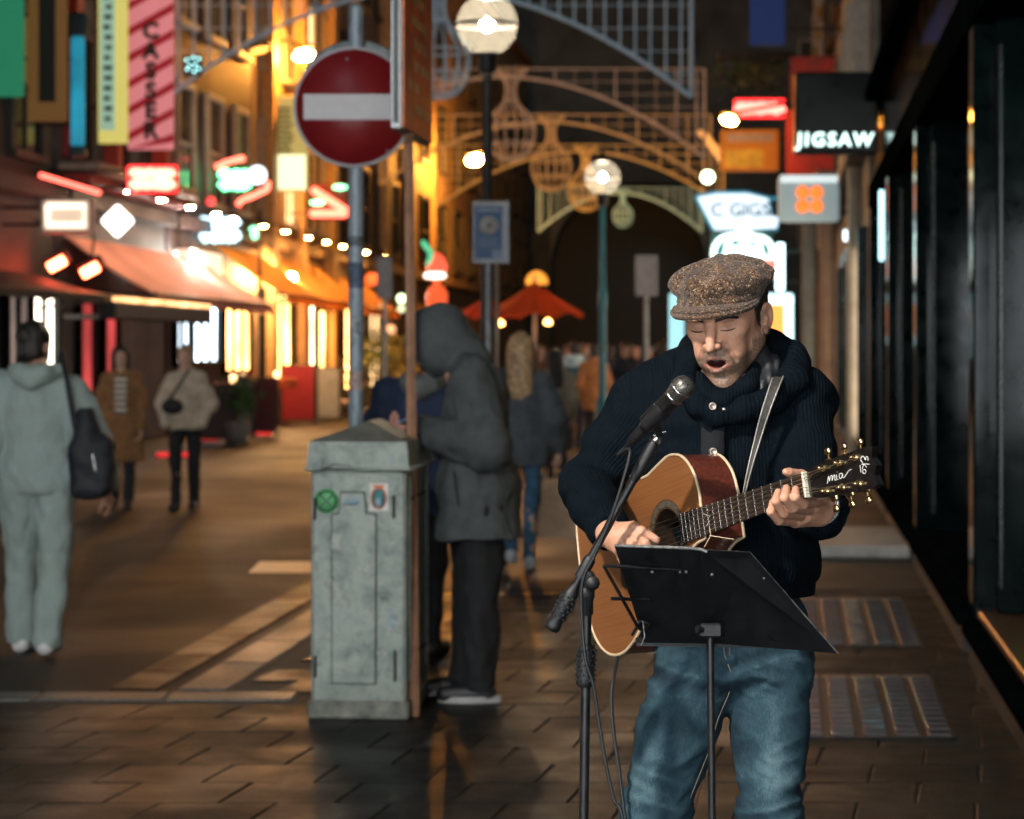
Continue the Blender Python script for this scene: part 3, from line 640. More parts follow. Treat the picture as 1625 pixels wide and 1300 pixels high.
# ------------------------------------------------------------------ left-hand side: buildings, awnings, lit windows, banners, neon
def build_left():
    ora = mat('ochre_render', (0.38, 0.24, 0.12), 0.7, 0, 0.25, 1.2, 0.2, 20); drk = mat('charcoal_render', (0.035, 0.034, 0.036), 0.7, 0, 0.3, 1.0); cre = mat('cream_render', (0.36, 0.28, 0.2), 0.7, 0, 0.25, 1.0, 0.2, 20)
    redb = mat('dull_red_render', (0.055, 0.028, 0.03), 0.7, 0, 0.3, 1.2); gry = mat('grey_render', (0.10, 0.10, 0.11), 0.7, 0, 0.3, 1.0)
    pf = mat('window_frame_pale', (0.40, 0.36, 0.30), 0.6); pd = mat('window_frame_dark', (0.05, 0.045, 0.04), 0.6)
    warm = emit('lit_window_warm', (1.0, 0.62, 0.28), 1.6, 0.6, 0.9)
    B0, p0 = FACADE('L', 9, 26.8, 13, cre, 'cream building with added glowing windows nearest on the left', 2, 5, pd)
    B1, p1 = FACADE('L', 27, 35.8, 13, drk, 'charcoal building behind the green banner at the far left', 2, 3, pd)
    B2, p2 = FACADE('L', 36, 42.6, 13, gry, 'grey corner building with red lit cornice behind the striped banner', 2, 3, pd)
    B3, p3 = FACADE('L', 42.8, 50, 13, redb, 'dull red building behind the green neon', 2, 3, pf)
    B4, p4 = FACADE('L', 50.2, 60, 14, ora, 'ochre building lit orange by the wall lamp', 3, 4, pf, lit=((0, 1), (1, 2)), litm=warm)
    B5, p5 = FACADE('L', 60.2, 74, 15, cre, 'cream building with tall windows left of the wooden post', 3, 5, pd)
    B6, p6 = FACADE('L', 74.2, 112, 16, ora, 'farthest ochre building behind the blue notice', 3, 9, pd)
    # pilasters of the red lit corner building and ochre one
    redp = mat('red_paint', (0.45, 0.05, 0.04), 0.55)
    p2('pilaster', redp, (36.3, 36.6, 0, .25, 4.7, 9)); p2('pilaster', redp, (38.6, 38.9, 0, .25, 4.7, 9)); p2('pilaster', redp, (41.6, 42.0, 0, .3, 4.7, 9))
    p2('cornice_band', redp, (36.0, 42.4, 0, .55, 4.25, 4.42), bev=.03); p2('cornice_band', mat('cornice_cream', (.5, .36, .28), .6), (36.0, 42.4, 0, .7, 4.43, 4.60), bev=.03)
    for y in (51, 54.5, 58.5): p4('pilaster', mat('ochre_pilaster', (.5, .3, .12), .6), (y, y + .5, 0, .3, 0, 12))
    for y in (62, 67, 72): p5('pilaster', cre, (y, y + .6, 0, .3, 0, 13))
    # lit shop windows --------------------------------------------------
    def shop(p, Y0, Y1, z0, z1, m, bars=2):
        fr = p('shop_window', M('black_gloss'), (Y0 - .1, Y0, 0, .12, z0 - .12, z1 + .12), (Y1, Y1 + .1, 0, .12, z0 - .12, z1 + .12), (Y0, Y1, 0, .12, z1, z1 + .12), (Y0, Y1, 0, .12, z0 - .12, z0))
        p('pane', m, (Y0, Y1, 0, .03, z0, z1), par=fr)
        for k in range(bars):
            y = Y0 + (Y1 - Y0) * (k + 1) / (bars + 1); p('glazing_bar', M('black_gloss'), (y - .04, y + .04, .031, .1, z0, z1), par=fr)
    cool = emit('lit_window_cool', (0.72, 0.88, 1.0), 5, 0.5, 0.7); crm = emit('lit_window_cream', (1.0, 0.86, 0.68), 5, 0.5, 0.8); amb = emit('lit_window_amber', (1.0, 0.45, 0.12), 9, 0.6, 0.8); redl = emit('lit_window_red', (0.9, 0.10, 0.10), 0.4, 0.6, 0.8)
    w0 = emit('fill_window_near', (1.0, .80, .62), 0.9, 0.4, 0.5); shop(p0, 14, 18, .5, 2.9, w0, 2); shop(p0, 19, 22.5, .5, 2.9, w0, 2); shop(p0, 23.3, 26.4, .5, 2.9, w0, 2)  # unseen windows added to light the walkers from the left
    shop(p1, 33.4, 34.4, .6, 2.5, emit('lit_dim', (.5, .38, .32), .5, .4, 1.0), 1); shop(p1, 34.55, 35.7, 1.35, 2.6, crm, 1)
    shop(p2, 37.0, 37.8, .5, 2.5, redl, 0); shop(p2, 38.4, 39.2, .4, 2.5, redl, 0)
    shop(p3, 43.2, 44.2, 1.4, 2.7, cool, 1); shop(p3, 44.5, 46.6, 1.4, 2.7, cool, 2); shop(p3, 47.2, 49.6, 1.2, 2.7, amb, 2)
    shop(p4, 51.0, 54, 1.0, 2.9, amb, 2); shop(p4, 54.6, 57, 1.0, 2.7, emit('lit_window_peach', (1, .60, .32), 8, .6, .8), 2); shop(p4, 57.4, 59.6, .8, 2.6, amb, 1)
    shop(p5, 61, 64, .6, 2.8, amb, 2); shop(p5, 65, 69, .6, 2.8, warm, 3); shop(p6, 76, 82, .6, 2.8, warm, 3)
    # cream lit panel with ball lights above it
    p3('lit_panel', emit('lit_panel_cream', (1, .78, .62), .75), (43.4, 46.0, .02, .3, 2.95, 3.55))
    # awnings -----------------------------------------------------------
    def awning(name, lab, Y0, Y1, zw, zo, out, m, val=.22):
        org = fl_pt(Y0, 0, zw); A = thing(name, lab, 'awning', org); l = lambda Y, t, z: fl_pt(Y, t, z) - org
        b = MB(); n_ = max(4, int((Y1 - Y0) / 1.0))
        rows = [[l(Y0 + (Y1 - Y0) * i / n_, .05 + (out - .05) * t, zw + (zo - zw) * t - .12 * math.sin(t * math.pi) * (.5 + .5 * (i % 2))) for t in np.linspace(0, 1, 7)] for i in range(n_ + 1)]
        b.grid(rows); b.grid([[p + Vector((0, 0, -.015)) for p in r_] for r_ in rows]); b.build('canopy', m, A)
        b = MB(); k = n_ * 6; up = [l(Y0 + (Y1 - Y0) * i / k, out + .005, zo + .02) for i in range(k + 1)]; dn = [p + Vector((0, 0, -val + .05 * abs(math.sin(i * math.pi / 6)))) for i, p in enumerate(up)]
        b.quadstrip(up, dn); b.quadstrip([p + Vector((.012, 0, 0)) for p in up], [p + Vector((.012, 0, 0)) for p in dn]); b.build('valance', m, A)
        b = MB(); b.tube([l(Y0, out, zo), l(Y1, out, zo)], .03, 8); b.build('front_bar', M('dark_iron'), A)
        for Y in (Y0 + .3, Y1 - .3):
            b = MB(); b.tube([l(Y, .05, zo - .1), l(Y, out * .55, zo + .02), l(Y, out - .02, zo)], .02, 6); b.build('arm', M('dark_iron'), A)
    def cloth(name, c, tr=0.35):
        m = mat(name, c, 0.8, 0, 0.12, 2.0); nt = m.node_tree; b_ = nt.nodes['Principled BSDF']; b_.inputs['Transmission Weight'].default_value = 0
        t_ = N(nt, 'ShaderNodeBsdfTranslucent'); t_.inputs[0].default_value = rgba(c); mx = N(nt, 'ShaderNodeMixShader'); mx.inputs[0].default_value = tr
        L(nt, b_.outputs[0], mx.inputs[1]); L(nt, t_.outputs[0], mx.inputs[2]); L(nt, mx.outputs[0], nt.nodes['Material Output'].inputs[0]); return m
    awning('awning', 'long pink awning under the white diamond sign', 36.2, 45, 3.45, 2.5, 1.55, cloth('pink_canvas', (0.62, 0.30, 0.24)))
    oc = cloth('orange_canvas', (0.75, 0.36, 0.08), .45)
    awning('awning', 'orange awning left of the lamp post on the terrace', 46.5, 50.5, 3.75, 2.75, 1.5, oc)
    awning('awning', 'orange awning right of the terrace lamp post', 51, 57.5, 3.75, 2.75, 1.3, oc)
    awning('awning', 'small far orange awning close to the no entry pole', 58, 64, 3.6, 2.7, 1.1, oc)
    awning('awning', 'black awning at the left edge above the grey tracksuit man', 26, 35.2, 2.78, 2.36, 2.0, mat('black_canvas', (.012, .012, .013), .7), .15)
    # gooseneck lamps added on the wall to brighten the awnings from above
    gm = emit('gooseneck_lens', (1.0, .58, .34), 420); ga = emit('gooseneck_amber', (1.0, .48, .12), 420)
    od = ['first', 'second', 'third', 'fourth', 'fifth', 'sixth', 'seventh']
    for i_, (Y, m_, lab) in enumerate([(Y, gm, 'pink awning') for Y in (37.2, 39.2, 41.2, 43.2, 44.6)] + [(Y, ga, 'orange awnings') for Y in (47.4, 49.6, 52.2, 54.4, 56.6, 60, 63)]):
        org = fl_pt(Y, 0, 4.25); t = thing('added_gooseneck', '%s added gooseneck wall lamp from the left over the %s' % (od[i_ if i_ < 5 else i_ - 5], lab), 'lamp', org, 0, 'added gooseneck lamps over the ' + lab); nrm = fl_pt(Y, 1, 0) - fl_pt(Y, 0, 0)
        b = MB(); b.tube([Vector((0, 0, 0)), nrm * .35 + Vector((0, 0, .12)), nrm * .75 + Vector((0, 0, .10)), nrm * .85 + Vector((0, 0, .0))], .018, 6); b.build('arm', M('dark_iron'), t); b = MB(); b.lathe([(.02, .08), (.06, .05), (.10, -.02), (.105, -.03)], nrm * .85 + Vector((0, 0, -.02)), 14); b.build('shade', M('dark_iron'), t)
        b = MB(); b.lathe([(.0001, -.045), (.06, -.035), (.085, -.02)], nrm * .85 + Vector((0, 0, -.02)), 12); b.build('bulb', m_, t)
    # lit strip and brass rail under black awning
    t = thing('strip_light', 'amber strip light under the edge of the black awning', 'light', fl_pt(32, 2.05, 2.32)); o = Vector(t.location)
    b = MB(); fbox(b, 'L', 32.0, 37.5, 2.05, 2.13, 2.30, 2.36, .01); b.v = [tuple(Vector(v) - o) for v in b.v]; b.build('tube', emit('strip_amber', (1, .5, .2), 2.5, .7, 1.5), t)
    b = MB(); fbox(b, 'L', 32.0, 37.7, 1.85, 2.10, 2.05, 2.295, .02); b.v = [tuple(Vector(v) - o) for v in b.v]; b.build('housing', M('black_plastic'), t)
    b = MB(); fbox(b, 'L', 35.8, 35.9, 0.0, 1.9, 2.1, 2.18, .01); b.v = [tuple(Vector(v) - o) for v in b.v]; b.build('arm', M('black_plastic'), t)
    # patio heaters glowing red
    hm = emit('heater_glow', (1.0, 0.09, 0.035), 40)
    for (px_, py, lab) in ((90, 419, 'red glowing patio heater on the left under the pink awning'), (143, 429, 'red glowing patio heater on the right under the pink awning')):
        p = W(px_, py, 34.5); t = thing('patio_heater', lab, 'heater', p, 0, 'patio heaters under the pink awning'); m3 = Matrix.Rotation(R(-28), 3, 'Y')
        b = MB(); b.tube([m3 @ Vector((-.13, 0, 0)), m3 @ Vector((.13, 0, 0))], .075, 10); b.build('element', hm, t); b = MB(); b.box((0, .10, .05), (.42, .06, .24), m3, .02); b.tube([(0, .12, .06), (0, .3, .5), (0, .3, 1.0)], .02, 6); b.build('reflector', M('dark_iron'), t)
    return p1, p2, p3, p4, p5, p6
build_left()

def sign_box(name, lab, px0, py0, px1, py1, Y, m, side='L', th=.14, cat='sign', group=None, arm=True, edge=None, armz=.75):
    a, c = W(px0, py0, Y), W(px1, py1, Y); ce = (a + c) / 2; t = thing(name, lab, cat, ce, 0, group)
    w_, h_ = c.x - a.x, a.z - c.z
    b = MB(); b.box((0, 0, 0), (w_, th, h_), None, min(.03, th * .3)); b.build('panel', m, t)
    if edge:
        b = MB()
        for q in (-1, 1): b.box((q * (w_ / 2 + .02), 0, 0), (.038, th + .03, h_ + .08)); b.box((0, 0, q * (h_ / 2 + .02)), (w_ + .004, th + .03, .038))
        b.build('frame', edge, t)
    if arm:
        wx = (LX(Y) if side == 'L' else FX(Y)) - ce.x; e0 = (-w_ / 2 if side == 'L' else w_ / 2)
        if (wx < e0 and side == 'L') or (wx > e0 and side == 'R'):
            for z_ in (h_ * .3, -h_ * .3): b = MB(); b.tube([(e0, 0, z_), (wx, 0, z_)], .025, 6); b.build('bracket', M('dark_iron'), t)
    return t, w_, h_

def squiggle(t, w, h, y, rows, m, rad=.03, seed=1, name='neon_tube'):
    r = random.Random(seed)
    for k in range(rows):
        z = h * (.5 - (k + .5) / rows); pts = []; n = 16
        for i in range(n + 1): pts.append((-w / 2 + w * i / n, y, z + (h / rows * .30) * (1 if i % 2 else -1) * r.uniform(.5, 1)))
        b = MB(); b.tube([Vector(p) for p in catmull(pts, 4)], rad, 6); b.build(name, m, t)

def build_signs():
    iron = M('dark_iron'); Lm = {}
    ban = lambda nm, c: mat(nm, c, 0.6, 0, 0.1, 1.0)
    def bl(nm, c, s):                                # glow in the cloth's colour stands in for light falling on the banners
        m = mat(nm, c, 0.6, 0, 0.1, 1.0); b_ = m.node_tree.nodes['Principled BSDF']; b_.inputs['Emission Color'].default_value = rgba(c); b_.inputs['Emission Strength'].default_value = s; return m
    sign_box('banner', 'plain green banner in the top left corner', -60, -80, 38, 154, 32.5, bl('green_cloth', (0.015, 0.17, 0.085), .75), th=.05, cat='banner')
    t, w, h = sign_box('banner', 'brown banner with dark middle beside the green one', 44, -60, 107, 193, 33.8, bl('brown_cloth', (0.16, 0.075, 0.02), .5), th=.05, cat='banner')
    b = MB(); b.box((0, -.03, .05), (w * .42, .02, h * .8)); b.build('dark_field', ban('dark_field', (.02, .017, .012)), t)
    t, w, h = sign_box('banner', 'yellow green banner with vertical lettering between brown and striped ones', 156, -60, 203, 228, 36.8, bl('yellow_cloth', (0.62, 0.55, 0.14), .75), th=.05, cat='banner')
    b = MB(); b.box((-w * .18, -.03, -.05), (w * .5, .02, h * .82)); b.build('pale_field', bl('pale_teal', (.30, .48, .36), .65), t)
    rr = random.Random(9)
    ink = ban('ink', (.05, .08, .05))
    for k in range(15): b = MB(); b.box((-w * .16 + rr.uniform(-.02, .02), -.045, h * .42 - k * h * .056), (w * .30 * rr.uniform(.6, 1), .01, h * .026)); b.build('printed_line', ink, t)
    t, w, h = sign_box('banner', 'pink banner with red diagonal stripes and dark vertical letters', 203, -30, 276, 238, 38.5, bl('pink_cloth', (0.62, 0.20, 0.22), .7), th=.05, cat='banner')
    st = bl('stripe_red', (.32, .008, .02), .5)
    for k in range(7):
        z = h * .40 - k * h * .155; b = MB(); p = [(-w / 2, z - .22), (w / 2, z + .22), (w / 2, z + .36), (-w / 2, z - .08)]
        p = [(x, max(-h / 2, min(h / 2, q))) for x, q in p]; b.prism(p, .026, .032, FACE); b.build('stripe', st, t)
    for k, c in enumerate('CASSER'):
        text_obj('letter', c, .38, Matrix.Translation((0, -.04, h * .20 - k * h * .118)) @ FACE, ban('letter_ink_%d' % k, (.012, .02, .025)), t, .004, bold=.02)
    # bluish lit vertical fin
    t, w, h = sign_box('light_column', 'glowing teal vertical light column between brown and yellow banners', 113, 58, 134, 232, 35.0, emit('teal_glow', (0.02, 0.36, 0.54), 0.5, .5, .8), th=.12, cat='light'); 
    b = MB(); b.box((0, 0, h / 2 + .18), (w * 1.5, .3, .36), None, .05); b.box((0, 0, -h / 2 - .1), (w * 1.3, .2, .2), None, .04); b.build('cap', mat('teal_dark', (.01, .05, .07), .5), t)
    # lit box sign on corner, with red cornice glow
    t, w, h = sign_box('lit_sign', 'cream lit box sign below the red cornice', 72, 320, 144, 366, 33.4, emit('sign_cream', (1, .74, .55), .55), th=.3, cat='sign', edge=mat('cream_moulding', (.45, .33, .28), .6))
    b = MB(); hx, hz = w * .40, h * .33; b.tube([(-hx, -.17, hz), (hx, -.17, hz), (hx, -.17, -hz), (-hx, -.17, -hz), (-hx, -.17, hz)], .045, 6); b.build('lit_border', emit('sign_white', (1, .88, .70), 1.5), t)
    # cornice red strip lights
    for (px0, py0, px1, py1, Y, lab) in ((64, 278, 158, 306, 34.4, 'red neon tube along the cornice above the cream lit sign'),):
        a, c = W(px0, py0, Y), W(px1, py1, Y + 1.0); t = thing('neon_tube', lab, 'neon light', a); b = MB(); b.tube([(0, 0, 0), c - a], .035, 6); b.build('tube', emit('cornice_red', (1, .10, .07), 5), t); b = MB(); b.tube([Vector((-.05, .1, .05)), c - a + Vector((0, .1, .05))], .05, 6); b.build('channel', iron, t)
    # red neon, two rows
    nr = emit('neon_red', (1.0, 0.17, 0.11), 7.0); nb = mat('neon_back_red', (.16, .01, .012), .5)
    t, w, h = sign_box('neon_sign', 'red neon sign of two rows under the striped banner', 203, 263, 284, 307, 35.6, nb, th=.10)
    squiggle(t, w * .82, h * .8, -.10, 2, nr, .055, 3); hx, hz = w * .47, h * .44
    b = MB(); b.tube([(-hx, -.08, hz), (hx, -.08, hz), (hx, -.08, -hz), (-hx, -.08, -hz), (-hx, -.08, hz)], .03, 6); b.build('neon_border', emit('neon_deep_red', (1, .03, .03), 2.5), t)
    # white diamond
    a = W(187, 351, 35.0); t = thing('diamond_sign', 'white lit diamond sign above the pink awning', 'sign', a); q = Matrix.Rotation(R(45), 3, 'Y')
    b = MB(); b.box((0, 0, 0), (.375, .12, .375), q, .03); b.build('panel', emit('diamond_white', (1, .95, .88), 3.2), t); b = MB(); b.box((0, .03, 0), (.41, .10, .41), q, .03); b.tube([(-.2, .05, 0), (LX(35) - a.x, .05, 0)], .025, 6); b.build('casing', iron, t)
    # green neon with white glow and red loops
    ng = emit('neon_green', (0.20, 1.0, 0.45), 5.0); nw = emit('neon_white', (0.85, 0.95, 1.0), 2.0)
    t, w, h = sign_box('neon_sign', 'green neon sign with a bright white disc', 346, 264, 400, 308, 46.5, mat('neon_back_green', (.01, .08, .02), .5), th=.10)
    squiggle(t, w * .8, h * .75, -.10, 2, ng, .07, 5)
    b = MB(); b.lathe([(.0001, -.05), (.17, -.03), (.19, .05), (.0001, .08)], (w * .5 + .12, -.05, .10), 20, Matrix.Rotation(R(90), 3, 'X')); b.build('white_disc', nw, t)
    nr2 = emit('neon_coral', (1.0, 0.13, 0.08), 5.0); c = t.location
    for pts, nm in (([(342, 266), (362, 257), (388, 251)], 'short coral neon tube over the green neon'), ([(377, 326), (384, 318), (400, 312), (412, 306), (424, 300), (425, 288)], 'curved coral neon tube under the green neon')):
        p0 = W(*pts[0], 46.3); tt = thing('neon_tube', nm, 'neon light', p0); b = MB(); b.tube([Vector(v) - p0 for v in catmull([W(x, y, 46.3) for x, y in pts], 4)], .055, 7); b.build('tube', nr2, tt)
        b = MB(); b.tube([(0, .03, 0), (-.2, .15, 0), (LX(46.3) - p0.x, .2, 0)], .015, 5); b.build('bracket', iron, tt)
    # big yellow lit banner
    t, w, h = sign_box('banner', 'tall pale yellow lit banner left of the no entry sign', 430, 152, 488, 304, 51.5, emit('banner_yellow', (0.80, 0.66, 0.20), .38), th=.12, cat='banner')
    b = MB(); b.box((0, -.07, -h * .30), (w * .92, .03, h * .36)); b.build('bright_foot', emit('banner_foot', (.92, 1.0, .62), 1.1), t)  # glowing panel stands in for light on the banner's foot
    ink = ban('ink_dark', (.03, .03, .02))
    for k in range(9): b = MB(); b.box((-w * .12, -.075, h * .36 - k * h * .055), (w * rr.uniform(.30, .5), .02, h * .028)); b.build('printed_line', ink, t)
    # white teal lettering sign
    t, w, h = sign_box('lit_sign', 'pale teal lit lettering sign above the orange awning', 316, 342, 382, 388, 45.5, mat('teal_sign_back', (.03, .06, .07), .5), th=.12)
    squiggle(t, w * .9, h * .9, -.1, 2, emit('sign_teal_white', (.55, .85, .95), 2.6), .075, 8, 'lit_letters')
    # red neon text near pole
    t, w, h = sign_box('neon_sign', 'red neon sign with two green dots beside the no entry pole', 492, 292, 552, 350, 54.0, mat('neon_back_brown', (.12, .02, .015), .6), th=.10)
    for k in range(9): 
        b = MB(); b.lathe([(.0001, -.10), (.09, -.05), (.10, 0), (.09, .05), (.0001, .1)], (-w * .40 + k * w * .10, -.10, -h * .32), 8); b.build('neon_letter', nr2, t)
        b = MB(); b.lathe([(.0001, -.10), (.09, -.05), (.10, 0), (.09, .05), (.0001, .1)], (-w * .36 + k * w * .095, -.10, h * .30 - k * .055), 8); b.build('neon_letter', nr2, t)
    for (dx, dz) in ((.30, .40), (-.30, -.02)):
        b = MB(); b.lathe([(.0001, -.08), (.13, -.04), (.14, 0), (.13, .04), (.0001, .08)], (w * dx, -.11, h * dz), 10, Matrix.Diagonal((1.2, 1, .8))); b.build('green_dot', ng, t)
    # small lights --------------------------------------------------------
    def bulb(px_, py, Y, r, c, s, lab, nm='lamp', hang=.6, group=None):
        p = W(px_, py, Y); t = thing(nm, lab, 'lamp', p, 0, group); b = MB(); b.lathe([(.0001, -r), (r * .7, -r * .7), (r, 0), (r * .7, r * .7), (.0001, r)], (0, 0, 0), 12); b.build('bulb', emit('bulb_%d_%d' % (px_, py), c, s), t)
        b = MB(); b.tube([(0, 0, r), (0, .05, r + hang)], .012, 5); b.lathe([(r * .3, r), (r * .55, r * .85), (r * .5, r * .75)], (0, 0, .02), 10); b.build('fitting', iron, t)
    wc = (1, .92, .8)
    for k, (x, y) in enumerate(((284, 409), (300, 410), (315, 412), (284, 426))): bulb(x, y, 43.5, .11, wc, 450, ['first', 'second', 'third', 'low fourth'][k] + ' white ball light from the left over the pink awning', group='ball lights over the pink awning')
    for k, (x, y) in enumerate(((182, 429), (195, 434))): bulb(x, y, 40, .085, wc, 400, ['left', 'right'][k] + ' of two white ball lights under the pink awning', group='ball lights under the pink awning')
    bulb(427, 436, 50, .12, (1, .60, .26), 1000, 'white lamp under the right orange awning'); bulb(463, 441, 52, .11, (1, .52, .20), 1000, 'small warm lamp under the right orange awning')
    bulb(404, 369, 49, .15, (.3, 1, .55), 3.0, 'round green lamp over the orange awnings', hang=.9); bulb(498, 466, 55, .2, (1, .12, .06), 1.4, 'round red lantern under the orange awning')
    bulb(600, 490, 62, .13, (.55, 1, .5), 2.6, 'green lamp just right of the no entry pole'); bulb(637, 474, 62, .13, (.75, 1, .6), 3.0, 'upper green lamp left of the wooden post'); bulb(637, 490, 62, .11, (.8, .9, .55), 1.2, 'lower green lamp left of the wooden post')
    bulb(265, 77, 41, .09, (1, .5, .15), 6, 'small amber lamp beside the end of the hanging arch', hang=.3); bulb(335, 320, 45, .10, (1, .05, .05), 1.6, 'small red lamp left of the teal lettering sign')
    bulb(590, 443, 64, .2, (1, .14, .03), 1.6, 'red orange lantern behind the no entry pole'); bulb(1123, 281, 58, .17, (.8, 1, .6), 8, 'greenish white lamp above the wedge shaped sign')
    bulb(620, 523, 60, .14, (1, .5, .25), 1.2, 'peach lamp beside the hooded man')
    # festive lantern: red cap with white base and green ribbon
    p = W(693, 428, 40); t = thing('lantern', 'red lantern with white foot and green ribbon above the hooded man', 'lantern', p)
    b = MB(); b.lathe([(.0001, .30), (.10, .25), (.17, .12), (.19, .0), (.15, -.05)], (0, 0, 0), 14); b.build('shade', emit('lantern_red', (1, .10, .05), 1.3), t); b = MB(); b.lathe([(.15, -.05), (.20, -.09), (.18, -.15), (.0001, -.17)], (-.03, 0, 0), 14); b.build('foot', emit('lantern_white', (1, .85, .7), 2.6), t)
    b = MB(); b.tube([(-.05, -.05, .22), (-.12, -.08, .10), (-.10, -.1, .3), (-.22, -.05, .45), (-.25, 0, .5)], [.06, .07, .05, .05, .03], 8); b.build('ribbon', emit('ribbon_green', (.1, .7, .35), .8), t)
    b = MB(); b.tube([(0, 0, .3), (0, 0, 4)], .010, 5); b.build('cord', iron, t); b = MB(); b.tube([(0, 0, -.17), (0, 0, -.30)], .06, 8); b.lathe([(.12, -.30), (.19, -.42), (.18, -.75), (.10, -.85)], (0, 0, 0), 12); b.build('pendant', emit('lantern_low', (1, .12, .03), .8), t)
    # right side signs ------------------------------------------------------
    blk = mat('sign_black', (.008, .012, .013), .3, 0, .2, 2)
    t, w, h = sign_box('projecting_sign', 'black projecting sign with glowing white letters', 1260, 115, 1392, 246, 24.7, blk, 'R', .16)
    text_obj('lettering', 'JIGSAW', .205, Matrix.Translation((-.02, -.09, -h * .33)) @ FACE, emit('letter_white', (.70, 1, .93), 2.2), t, .012, bold=.004, shear=.06, spacing=1.24)
    t, w, h = sign_box('projecting_sign', 'grey box sign with orange clover mark', 1236, 281, 1330, 352, 32.5, bl('sign_grey', (.30, .40, .42), .42), 'R', .30)
    clo = emit('clover_orange', (1, .20, .03), 1.15); b = MB(); b.box((0, -.17, h * .44), (w, .02, .10), None, .005); b.build('top_light', emit('box_top_light', (.75, .88, .9), .75), t)
    for (dx, dz) in ((-1, -1), (1, -1), (-1, 1), (1, 1)):
        b = MB(); b.lathe([(.0001, .02), (.090, .018), (.098, 0)], (w * .04 + dx * .100 - .04, -.155, -.01 + dz * .100), 18, Matrix.Rotation(R(90), 3, 'X')); b.build('clover_leaf', clo, t)
    # wedge shaped white sign with neon figure below
    Y = 55; a = W(1107, 314, Y); t = thing('wedge_sign', 'white glowing wedge shaped sign with dark letters', 'sign', a); l = lambda x, y: ((W(x, y, Y) - a).x, (W(x, y, Y) - a).z)
    poly = [l(1107, 314), l(1137, 308), l(1185, 308), l(1218, 316), l(1222, 342), l(1234, 346), l(1232, 362), l(1136, 369)]
    b = MB(); b.prism([(x, z) for x, z in poly], -.1, .1, FACE); b.build('panel', emit('wedge_white', (.72, .88, 1.0), 1.25), t)
    b = MB(); cen = (sum(p[0] for p in poly) / 8, sum(p[1] for p in poly) / 8); rim = [Vector((cen[0] + (x - cen[0]) * 1.03, .0, cen[1] + (z - cen[1]) * 1.06)) for x, z in poly]; b.tube(rim + [rim[0]], .05, 6); b.tube([rim[3], Vector((FX(Y) - a.x, 0, rim[3].z))], .04, 6); b.build('rim', emit('wedge_rim', (.05, .35, .48), .5), t)
    text_obj('lettering', 'C GIGS.', .46, Matrix.Translation((cen[0] - .1, -.105, cen[1] - .02)) @ FACE, mat('wedge_ink', (.01, .03, .05), .5), t, .01, bold=.008)
    Y = 54; a = W(1178, 398, Y); t = thing('neon_figure', 'bright white neon loops under the wedge shaped sign', 'neon light', a); b = MB()
    for (x, y, r_) in ((1160, 402, .42), (1180, 396, .40), (1202, 400, .36), (1190, 418, .36), (1172, 420, .4)):
        c = W(x, y, Y) - a; b.tube([c + Vector((r_ * math.cos(t_), 0, r_ * math.sin(t_))) for t_ in np.linspace(0, 2 * math.pi, 17)], .06, 6)
    b.build('neon_loop', emit('figure_white', (.75, 1, .95), 2.5), t); b = MB(); b.box((0, .14, -.1), (1.5, .06, 1.2), None, .03); b.tube([(.7, .14, 0), (FX(Y) - a.x, .14, 0)], .03, 6); b.build('back_panel', mat('figure_back', (.05, .16, .16), .5), t)
    b = MB(); b.box((.5, -.1, -.42), (.5, .08, .42), None, .05); b.build('red_panel', emit('figure_red', (1, .14, .10), 2.2), t)
    for (x0, y0, x1, y1, Y, c, s, lab) in ((1232, 386, 1244, 462, 50, (.6, .95, 1), 4.0, 'white vertical strip light right of the cap'), (1062, 465, 1085, 570, 46, (.35, .75, .85), .9, 'pale teal lit panel left of the hood'),
                                           (1214, 466, 1258, 548, 47, (.55, .9, .95), 1.6, 'teal edged lit kiosk panel right of the ear')):
        t, w, h = sign_box('lit_sign', lab, x0, y0, x1, y1, Y, emit('lp_%d' % x0, c, s), 'R', .15, 'light', arm=(x0 > 1200 and y0 < 400))
        if y0 > 400:
            b = MB(); b.box((0, 0, -h / 2 - (t.location.z - h / 2) / 2), (w * .6, .12, t.location.z - h / 2)); b.build('post', iron, t)
        if x0 == 1214:
            b = MB(); b.box((-w * .12, -.09, -.02), (w * .62, .03, h * .62), None, .01); b.build('orange_poster', emit('poster_orange', (1, .28, .05), 1.5), t); b = MB(); b.lathe([(.0001, -.09), (.08, -.05), (.09, 0), (.0001, .09)], (w * .28, -.12, h * .38), 10); b.build('bulb', emit('kiosk_bulb', (1, 1, .95), 6), t)
    # red neon, yellow sign
    t, w, h = sign_box('neon_sign', 'red neon sign of two words on the right above the yellow sign', 1166, 160, 1244, 186, 47.5, mat('neon_back_r', (.2, .01, .02), .5), 'R', .12)
    squiggle(t, w * .92, h * .8, -.1, 1, emit('neon_red2', (1.0, .12, .09), 6.5), .085, 11)
    b = MB(); b.tube([(-w * .5, -.09, h * .5), (w * .5, -.09, h * .5), (w * .5, -.09, -h * .5), (-w * .5, -.09, -h * .5), (-w * .5, -.09, h * .5)], .03, 6); b.build('neon_border', emit('neon_deep_red2', (1, .03, .03), 2.5), t)
    t, w, h = sign_box('projecting_sign', 'yellow and amber square sign below the red neon on the right', 1143, 206, 1236, 272, 46.5, mat('sign_amber', (.55, .26, .04), .6, 0, .2, 1), 'R', .14)
    b = MB(); b.box((-w * .1, -.08, -h * .2), (w * .66, .02, h * .42)); b.build('yellow_field', mat('yellow_field', (.62, .50, .08), .6, 0, .25, 4), t); b = MB(); b.box((0, -.08, h * .30), (w * .78, .02, h * .2)); b.build('grey_bar', mat('grey_bar', (.35, .33, .34), .6), t)
    t, w, h = sign_box('banner', 'navy blue banner on the right at the top', 1190, -60, 1246, 72, 40, bl('navy_cloth', (.012, .03, .12), .4), 'R', .05, 'banner')
